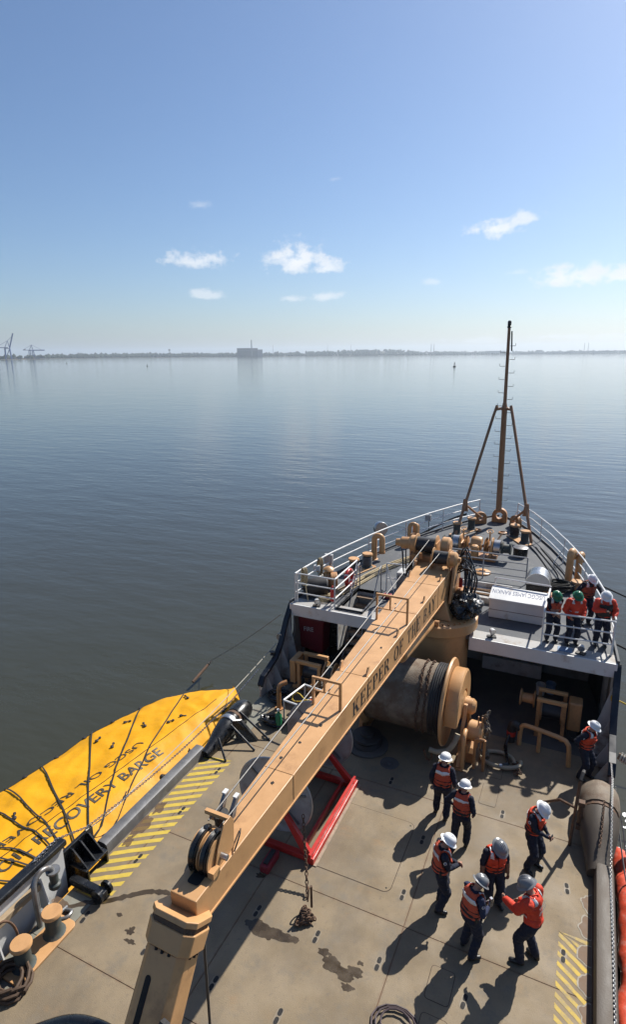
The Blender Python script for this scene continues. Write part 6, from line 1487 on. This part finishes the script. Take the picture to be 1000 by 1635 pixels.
# ================================================================== PEOPLE
import numpy as np
def ik(a, b, l1, l2, pole):
    a, b = Vector(a), Vector(b); d = b - a; L_ = min(d.length, l1 + l2 - .004); d.normalize(); b = a + d * L_
    x = (l1 * l1 - l2 * l2 + L_ * L_) / (2 * L_); h = math.sqrt(max(l1 * l1 - x * x, 0)); p = Vector(pole); p = p - d * p.dot(d); p.normalize()
    return a + d * x + p * h, b
def person(label, loc, heading, hat, top='vest', sleeve='navy', size=1., lh=(-.27, .05, .86), rh=(.27, .05, .86), lpole=(-.5, -1, 0), rpole=(.5, -1, 0), lf=(-.13, .02), rf=(.13, .02), lfa=0, rfa=0, lean=4, yaw=0, nod=18, skin=None, grip=.9, vestm=None, backtext=None, gloves=False, short=False, twist=0, prop=None, bulk=1., gear=True):
    """one adult: local x right, y forward. Body is one remeshed skin; hat, vest or coat are its clothing."""
    skin = skin or SKIN; vestm = vestm or VEST
    root = thing('person', label, 'person', loc, -R(heading)); root.scale = (size * bulk, size * bulk, size)
    Lm = Matrix.Rotation(-R(lean), 3, 'X') @ Matrix.Rotation(R(twist), 3, 'Z'); P0 = Vector((0, 0, .95))
    def T(x, y, z): return P0 + Lm @ (Vector((x, y, z)) - P0)
    segs = []                       # (a, b, ra, rb, region)
    mb = MB()
    def cap(a, b, ra, rb, reg, n=12):
        a, b = Vector(a), Vector(b); d = (b - a); L_ = d.length; d = d / L_ if L_ > 1e-6 else Vector((0, 0, 1))
        pts = []; rs = []
        for k in (90, 60, 30): pts.append(a - d * ra * math.sin(R(k))); rs.append(max(ra * math.cos(R(k)), .002))
        for f in (0, .5, 1): pts.append(a + (b - a) * f); rs.append(ra + (rb - ra) * f)
        for k in (30, 60, 90): pts.append(b + d * rb * math.sin(R(k))); rs.append(max(rb * math.cos(R(k)), .002))
        mb.tube(pts, rs, n); segs.append((a, b, ra, rb, reg))
    def loft(rings, reg, tf):
        n = 18; vs = []; fs = []
        for z, rx, ry, cy in rings: vs += [tf(rx * math.cos(2 * math.pi * k / n), cy + ry * math.sin(2 * math.pi * k / n), z) for k in range(n)]
        for i in range(len(rings) - 1):
            for k in range(n): fs.append((i * n + k, i * n + (k + 1) % n, (i + 1) * n + (k + 1) % n, (i + 1) * n + k))
        fs += [tuple(range(n - 1, -1, -1)), tuple(range((len(rings) - 1) * n, len(rings) * n))]
        mb.add(vs, fs)
    # torso
    loft([(.86, .15, .115, 0), (.93, .178, .130, -.005), (1.02, .172, .125, 0), (1.12, .165, .120, .005), (1.24, .180, .130, .008), (1.34, .190, .128, .004), (1.42, .175, .105, -.004), (1.475, .11, .075, -.006), (1.50, .06, .055, 0)], 'torso', T)
    for z0, z1, r0, r1 in ((.90, 1.06, .135, .135),): segs.append((T(-.05, 0, z0), T(-.05, 0, z1), r0, r1, 'pelvis')); segs.append((T(.05, 0, z0), T(.05, 0, z1), r0, r1, 'pelvis'))
    for x in (-.07, 0, .07): segs.append((T(x, 0, 1.10), T(x, 0, 1.40), .115, .10, 'torso'))
    segs.append((T(-.12, -.005, 1.425), T(.12, -.005, 1.425), .065, .065, 'torso'))
    # head
    HB = T(0, .015, 1.50); Hm = Lm @ Matrix.Rotation(-R(yaw), 3, 'Z') @ Matrix.Rotation(-R(nod), 3, 'X')
    def Hd(x, y, z): return HB + Hm @ Vector((x, y, z))
    cap(T(0, 0, 1.44), Hd(0, .01, .06), .058, .056, 'neck')
    n = 16; vs = []; fs = []
    prof = [(-.005, .030, .030, .045), (.015, .052, .060, .030), (.05, .066, .082, .020), (.10, .075, .095, .010), (.15, .078, .098, .004), (.20, .072, .090, 0), (.235, .050, .064, 0), (.252, .015, .02, 0)]
    for z, rx, ry, cy in prof: vs += [Hd(rx * math.cos(2 * math.pi * k / n), cy + ry * math.sin(2 * math.pi * k / n), z) for k in range(n)]
    for i in range(len(prof) - 1):
        for k in range(n): fs.append((i * n + k, i * n + (k + 1) % n, (i + 1) * n + (k + 1) % n, (i + 1) * n + k))
    fs += [tuple(range(n - 1, -1, -1)), tuple(range((len(prof) - 1) * n, len(prof) * n))]; mb.add(vs, fs)
    segs.append((Hd(0, .01, .06), Hd(0, .005, .17), .085, .09, 'head'))
    cap(Hd(0, .100, .125), Hd(0, .122, .085), .012, .017, 'head', 8)             # nose
    cap(Hd(-.022, .098, .045), Hd(.022, .098, .045), .010, .010, 'lips', 8)      # mouth
    for s_ in (-1, 1): cap(Hd(s_ * .080, -.005, .085), Hd(s_ * .084, -.012, .125), .012, .016, 'head', 8)   # ears
    # arms
    for s_, hnd, pole in ((-1, lh, lpole), (1, rh, rpole)):
        sh = T(s_ * .185, -.005, 1.415); el, wr_ = ik(sh, Vector(hnd), .295, .26, pole)
        cap(sh, el, .076, .064, 'uparm'); fd = (wr_ - el).normalized()
        cap(el, el.lerp(wr_, .55), .062, .054, 'forearm'); cap(el.lerp(wr_, .55), wr_, .050, .038, 'forearm' if not short else 'skin')
        # hand: palm, four unequal fingers, thumb from the side
        inward = Vector((-s_, .25, -.15)); inward = (inward - fd * inward.dot(fd)).normalized(); side = fd.cross(inward) * (1 if s_ < 0 else -1)
        fwdv = side if side.dot(Vector((0, 1, .3))) > 0 else -side
        pc = wr_ + fd * .055
        for o_ in (-.024, 0, .024): cap(wr_ + fwdv * o_ * .6, pc + fwdv * o_ + fd * .02, .018, .016, 'hand', 8)
        for q, (o_, l_) in enumerate(((.033, .068), (.012, .078), (-.010, .072), (-.031, .056))):
            b0 = pc + fwdv * o_ + fd * .028; c1 = (fd * math.cos(grip * .6) + inward * math.sin(grip * .6)); c2 = (fd * math.cos(grip * 1.7) + inward * math.sin(grip * 1.7))
            b1 = b0 + c1 * l_ * .5; b2 = b1 + c2 * l_ * .5
            cap(b0, b1, .0115, .0105, 'hand', 7); cap(b1, b2, .0105, .009, 'hand', 7)
        t0 = wr_ + fd * .022 + fwdv * .022; t1 = t0 + (fwdv * .8 + fd * .6 + inward * .3).normalized() * .042; t2 = t1 + (fd * .9 + inward * .5).normalized() * .034
        cap(t0, t1, .015, .012, 'hand', 7); cap(t1, t2, .012, .010, 'hand', 7)
    # legs
    for s_, ft, fa in ((-1, lf, lfa), (1, rf, rfa)):
        hp = Vector((s_ * .095, 0, .90)); an = Vector((ft[0], ft[1], .10)); kn, an = ik(hp, an, .43, .42, (s_ * .1, 1, 0))
        cap(hp, kn, .122, .095, 'thigh'); cap(kn, an.lerp(kn, .10), .095, .084, 'shin')
        fw = Vector((math.sin(R(fa)), math.cos(R(fa)), 0)); cap(an + Vector((0, 0, .04)), Vector((an.x, an.y, .055)) - fw * .03, .058, .050, 'boot')
        cap(Vector((an.x, an.y, .052)) - fw * .035, Vector((an.x, an.y, .046)) + fw * .15, .048, .044, 'boot')
    # fuse into one surface
    tmp = mb.build('tmp', skin, None, local=True)
    for m_ in ([]): pass
    rm = tmp.modifiers.new('fuse', 'REMESH'); rm.mode = 'VOXEL'; rm.voxel_size = .0135; rm.use_smooth_shade = True
    sm = tmp.modifiers.new('soft', 'SMOOTH'); sm.factor = .5; sm.iterations = 3
    dg = bpy.context.evaluated_depsgraph_get(); me = bpy.data.meshes.new_from_object(tmp.evaluated_get(dg)); old = tmp.data
    bpy.data.objects.remove(tmp); bpy.data.meshes.remove(old)
    nv = len(me.vertices); co = np.empty(nv * 3); me.vertices.foreach_get('co', co); co = co.reshape(-1, 3)
    no = np.empty(nv * 3); me.vertices.foreach_get('normal', no); no = no.reshape(-1, 3)
    def region(pts):
        best = np.full(len(pts), 1e9); idx = np.zeros(len(pts), int)
        for i, (a, b, ra, rb, reg) in enumerate(segs):
            A_, B_ = np.array(a), np.array(b); d = B_ - A_; t_ = np.clip(((pts - A_) @ d) / max(d @ d, 1e-9), 0, 1)
            dist = np.linalg.norm(pts - (A_ + t_[:, None] * d), axis=1) - (ra + (rb - ra) * t_); m_ = dist < best; best[m_] = dist[m_]; idx[m_] = i
        return np.array([s_[4] for s_ in segs])[idx]
    vr = region(co)
    # cloth folds and flat soles
    cl = np.isin(vr, ['torso', 'pelvis', 'uparm', 'forearm', 'thigh', 'shin'])
    for i in np.nonzero(cl)[0]:
        p = Vector(co[i]); k = mnoise.noise(Vector((p.x * 7 + heading, p.y * 7, p.z * 13))) * .014 + mnoise.noise(p * 22 + Vector((heading, 0, 0))) * .006 - abs(mnoise.noise(Vector((p.x * 9 - heading, p.y * 9 + p.z * 4, p.z * 16)))) * .016
        co[i] += no[i] * k
    co[:, 2] = np.maximum(co[:, 2], .003)
    me.vertices.foreach_set('co', co.reshape(-1)); me.update()
    fc = np.empty(len(me.polygons) * 3); me.polygons.foreach_get('center', fc); fc = fc.reshape(-1, 3); fr = region(fc)
    shirt = {'navy': NAVY, 'blue': NAVY2}.get(sleeve, NAVY)
    me.materials.clear()
    for m_ in (skin, shirt, NAVY, BOOT, GLOVE if gloves else skin, HAIR): me.materials.append(m_)
    mi = np.zeros(len(fr), int)
    mi[np.isin(fr, ['torso', 'uparm', 'forearm'])] = 1
    if short: mi[fr == 'forearm'] = 0
    mi[np.isin(fr, ['pelvis', 'thigh', 'shin'])] = 2; mi[fr == 'boot'] = 3; mi[fr == 'hand'] = 4
    # hair: back and sides of the head
    Hi = np.array(Hm.transposed()); hl = (fc - np.array(HB)) @ Hi.T
    hair = (fr == 'head') & (hl[:, 2] > .10) & (hl[:, 1] < .02 + .25 * (hl[:, 2] - .14)) & (np.abs(hl[:, 0]) < .092); mi[hair] = 5
    me.polygons.foreach_set('material_index', mi.astype(np.int32)); me.polygons.foreach_set('use_smooth', np.ones(len(fr), bool))
    me.name = 'body'; body = bpy.data.objects.new('body', me); COL.objects.link(body); body.parent = root
    # clothing shells taken from the body surface
    fl = [tuple(p.vertices) for p in me.polygons]; no2 = np.empty(nv * 3); me.vertices.foreach_get('normal', no2); no2 = no2.reshape(-1, 3)
    Li = np.array(Lm.transposed()); tl = (fc - np.array(P0)) @ Li.T + np.array(P0)
    def shell(name, mask, off, m_, parent, thick):
        idx = np.nonzero(mask)[0]
        if len(idx) == 0: return None
        used = sorted({v for f in idx for v in fl[f]}); mp = {v: i for i, v in enumerate(used)}
        m2 = bpy.data.meshes.new(name); m2.from_pydata([tuple(co[v] + no2[v] * off) for v in used], [], [tuple(mp[v] for v in fl[f]) for f in idx]); m2.update(); m2.materials.append(m_)
        for p in m2.polygons: p.use_smooth = True
        o = bpy.data.objects.new(name, m2); COL.objects.link(o); o.parent = parent
        s_ = o.modifiers.new('thick', 'SOLIDIFY'); s_.thickness = thick; s_.offset = 0
        return o
    ztop = tl[:, 2]; isT = np.isin(fr, ['torso', 'pelvis']) & (ztop > 1.0) & (ztop < 1.47)
    if top == 'vest':
        front_gap = (np.abs(tl[:, 0]) < .012) & (tl[:, 1] > .05)
        neckcut = (ztop > 1.36) & (tl[:, 1] > .02) & (np.abs(tl[:, 0]) < .06)
        sh_ok = (np.abs(tl[:, 0]) < .165) | (ztop < 1.36)
        vmask = isT & ~front_gap & ~neckcut & sh_ok
        v_ = shell('life_vest', vmask, .030, vestm, root, .034)
        shell('reflective_tape', vmask & (ztop > 1.335) & (ztop < 1.385) & (tl[:, 1] < -.03), .056, REFL, v_, .006)
        for sg in (-1, 1): shell('reflective_patch', vmask & (ztop > 1.36) & (tl[:, 1] > -.01) & (sg * tl[:, 0] > .075) & (sg * tl[:, 0] < .135), .056, REFL, v_, .006)
        for z0, z1 in ((1.045, 1.065), (1.135, 1.155)): shell('belt', vmask & (ztop > z0 - .006) & (ztop < z1 + .006), .052, STRAP, v_, .006)
    else:
        jm = (np.isin(fr, ['torso', 'pelvis', 'uparm', 'forearm'])) & ((ztop > .97) | np.isin(fr, ['uparm', 'forearm'])) & ((ztop < 1.48) | np.isin(fr, ['uparm', 'forearm']))
        if top == 'coat_vest': jm = jm
        v_ = shell('float_coat', jm, .020, COAT, root, .014)
        for sg in (-1, 1): shell('reflective_patch', isT & (ztop > 1.385) & (sg * tl[:, 0] > .08) & (sg * tl[:, 0] < .15), .036, REFL, v_, .006)
        shell('reflective_band', isT & (ztop > 1.125) & (ztop < 1.155) & (tl[:, 1] > .02), .036, REFL, v_, .006)
        if top == 'coat_vest': shell('dark_vest', isT & (ztop < 1.36) & (ztop > 1.0) & (tl[:, 1] > -.02), .05, mat('dark_harness', (.035, .035, .03), .8, var=.2), root, .03)
    if backtext:
        vs, fs = text_mesh(backtext[0], .062, .001); w1 = max(v.x for v in vs); allv = []; allf = []
        for r_, line_ in enumerate(backtext):
            vs, fs = text_mesh(line_, .075, .002); w1 = max(v.x for v in vs); k = len(allv)
            # mirrored onto the back, which faces -y
            allv += [T((w1 / 2 - v.x) * 1.0, -.168, 1.31 - r_ * .085 + v.y) for v in vs]; allf += [tuple(i + k for i in f) for f in fs]
        MB().add(allv, allf).build('back_lettering', REFL, v_, local=True)
    # eyes
    mb2 = MB()
    for s_ in (-1, 1): mb2.lathe([(.0, 0), (.010, .002), (.008, .006), (0, .008)], Hd(s_ * .030, .100, .125), Hm @ Vector((0, 1, 0)), n=8)
    mb2.build('eyes', PIT, body, local=True)
    # hard hat: dome, brim, ridge
    hm = {'white': HATW, 'grey': HATG, 'green': HATN}[hat]
    n = 24; prof = [(.0, .29), (.045, .286), (.085, .270), (.112, .240), (.124, .205), (.128, .172), (.129, .165), (.160, .150), (.162, .144), (.124, .150)]; vs = []; fs = []
    for r_, z in prof:
        for k in range(n):
            a = 2 * math.pi * k / n; ex = 1.0; br = (r_ > .14)
            ry = r_ * 1.14 + (.018 if br and math.sin(a) > .2 else 0); vs.append(Hd(r_ * .98 * math.cos(a), ry * math.sin(a) + .004, z - (.012 * max(0, math.sin(a)) if br else 0)))
    for i in range(len(prof) - 1):
        for k in range(n): fs.append((i * n + k, i * n + (k + 1) % n, (i + 1) * n + (k + 1) % n, (i + 1) * n + k))
    h_ = MB().add(vs, fs).build('hard_hat', hm, root, smooth=True, local=True)
    for x_ in (-.03, 0, .03): MB().tube([Hd(x_, .135 * math.cos(a), .158 + .135 * math.sin(a) * (.985 - abs(x_) * 1.1)) for a in [R(25 + 130 * i / 8) for i in range(9)]], .011, 6).build('hat_ridge', hm, h_, smooth=True, local=True)
    # arm patch on the right shoulder
    if top == 'vest' and not short:
        sh = T(.185, 0, 1.415); c_ = sh + Lm @ Vector((.078, -.01, -.08))
        MB().lathe([(0, .004), (.034, .002)], c_, Lm @ Vector((1, -.1, .15)), n=12).build('shoulder_patch', REFL, body, local=True)
        MB().lathe([(0, .007), (.020, .006)], c_, Lm @ Vector((1, -.1, .15)), n=10).build('patch_centre', LETB, body, local=True)
    if gear:
        # radio pouch on the right hip, pocket flaps on the chest, trouser pocket
        g_ = MB().box(T(.185, -.03, 1.0), (.05, .075, .13)).build('radio', STRAP, root, local=True, bevel=.012)
        MB().tube([T(.19, -.045, 1.06), T(.19, -.045, 1.19)], .008, 5).build('aerial', STRAP, g_, local=True)
        if top == 'vest':
            for sg in (-1, 1): MB().box(T(sg * .085, .178, 1.22), (.085, .016, .06), rx=-R(lean)).build('chest_pocket', vestm, v_, local=True, bevel=.005)
            MB().tube([T(-.06, .10, 1.455), T(-.07, .04, 1.475), T(0, -.065, 1.485), T(.07, .04, 1.475), T(.06, .10, 1.455)], .018, 6).build('collar', shirt, body, local=True, smooth=True)
        else:
            for sg in (-1, 1): MB().box(T(sg * .10, .150, 1.17), (.10, .02, .11), rx=-R(lean)).build('coat_pocket', COAT, v_, local=True, bevel=.008)
            MB().tube([T(-.075, .09, 1.44), T(-.085, .02, 1.47), T(0, -.085, 1.49), T(.085, .02, 1.47), T(.075, .09, 1.44)], .026, 6).build('collar', COAT, v_, local=True, smooth=True)
    if prop:
        MB().box(prop[0], prop[1], prop[2]).build('held_item', prop[3], root, local=True, bevel=.008)
    return root
CLASP_L, CLASP_R = (-.03, .30, 1.08), (.05, .31, 1.06)
person('person in white hard hat and orange vest, back turned, upper of the two walking', (1.60, 12.2, 0), -2, 'white', lh=(-.25, .06, .90), rh=(.26, .10, .92), lf=(-.14, .14), rf=(.12, -.04), nod=14, yaw=20, vestm=VEST2, bulk=1.03)
person('person in white hard hat and orange vest, back turned, stepping with left elbow out', (2.20, 11.45, 0), 4, 'white', lh=(-.20, .12, 1.04), lpole=(-1, -.4, 0), rh=(.26, .12, .93), lf=(-.12, -.22), rf=(.13, .14), nod=12, yaw=15, lean=6, vestm=VEST2, bulk=.96)
person('person in white hard hat and faded vest looking down at clasped hands', (2.10, 9.78, 0), 62, 'white', lh=(.02, .33, 1.10), rh=(.07, .34, 1.08), lf=(-.14, .08), rf=(.14, -.03), lfa=-10, rfa=15, nod=30, vestm=VEST2, size=1.02, bulk=1.0)
person('person in grey hard hat and vest facing the camera, arms hanging', (3.08, 10.30, 0), 150, 'grey', lh=(-.27, .06, .86), rh=(.27, .08, .86), nod=34, yaw=-20, short=True, skin=SKIND, lfa=-15, rfa=15, size=.97, bulk=1.06)
person('person in grey hard hat and blue sleeves holding a bottle in gloved hands', (2.84, 9.05, 0), 38, 'grey', sleeve='blue', lh=(.03, .32, 1.08), rh=(.14, .30, 1.10), nod=32, yaw=10, lean=8, vestm=VEST2, gloves=True, lf=(-.16, .05), rf=(.14, -.02), lfa=-15, rfa=20, prop=((.10, .40, 1.12), (.06, .06, .18), 0, STEELB))
person('person in grey hard hat and bright red coat pointing with one hand', (3.92, 9.36, 0), -72, 'grey', top='coat', lh=(-.10, .46, 1.12), rh=(.14, .30, 1.02), nod=28, yaw=-12, lean=7, backtext=('COAST', 'GUARD'), lf=(-.15, .10), rf=(.13, -.06), lfa=-20, rfa=15, size=1.05, bulk=1.02)
person('person in white hard hat and vest reading something held in both hands', (3.72, 11.6, 0), 112, 'white', lh=(.0, .33, 1.06), rh=(.06, .33, 1.05), nod=40, lf=(-.13, .06), rf=(.14, .0), rfa=20, size=1.02, prop=((.03, .40, 1.08), (.12, .02, .07), 0, BLACK))
person('person in white hard hat and vest standing at the starboard bulwark', (4.72, 15.2, 0), 118, 'white', lh=(-.30, .02, .92), rh=(.20, -.10, 1.0), rpole=(1, -.6, 0), nod=22, yaw=-30, lf=(-.14, .06), rf=(.14, -.02), lean=5)
z = FZ + .002
person('person in green hard hat and dark shirt with hands clasped at the rail', (3.52, 17.92, z), 160, 'green', lh=(.02, .26, 1.02), rh=(-.02, .27, 1.0), nod=34, short=True, lean=8, vestm=VEST2, size=.97)
person('person in green hard hat and bright red coat at the rail', (4.08, 17.95, z), 156, 'green', top='coat', lh=(-.20, .22, .98), rh=(.20, .22, .98), nod=18, lean=8)
person('person in white hard hat and red coat under a dark vest at the corner rail', (4.88, 18.2, z), 172, 'white', top='coat_vest', lh=(-.24, .26, 1.02), rh=(.02, .28, 1.22), rpole=(1, -.3, 0), nod=24, lean=6, size=1.02)
person('person in white hard hat and dull vest leaning on the starboard rail', (4.42, 19.6, z), 150, 'white', lh=(-.36, .28, 1.10), rh=(.24, .08, .95), nod=26, yaw=-15, vestm=mat('dull_vest', (.33, .075, .035), .8, var=.2, scale=10), lean=8, skin=SKIND)
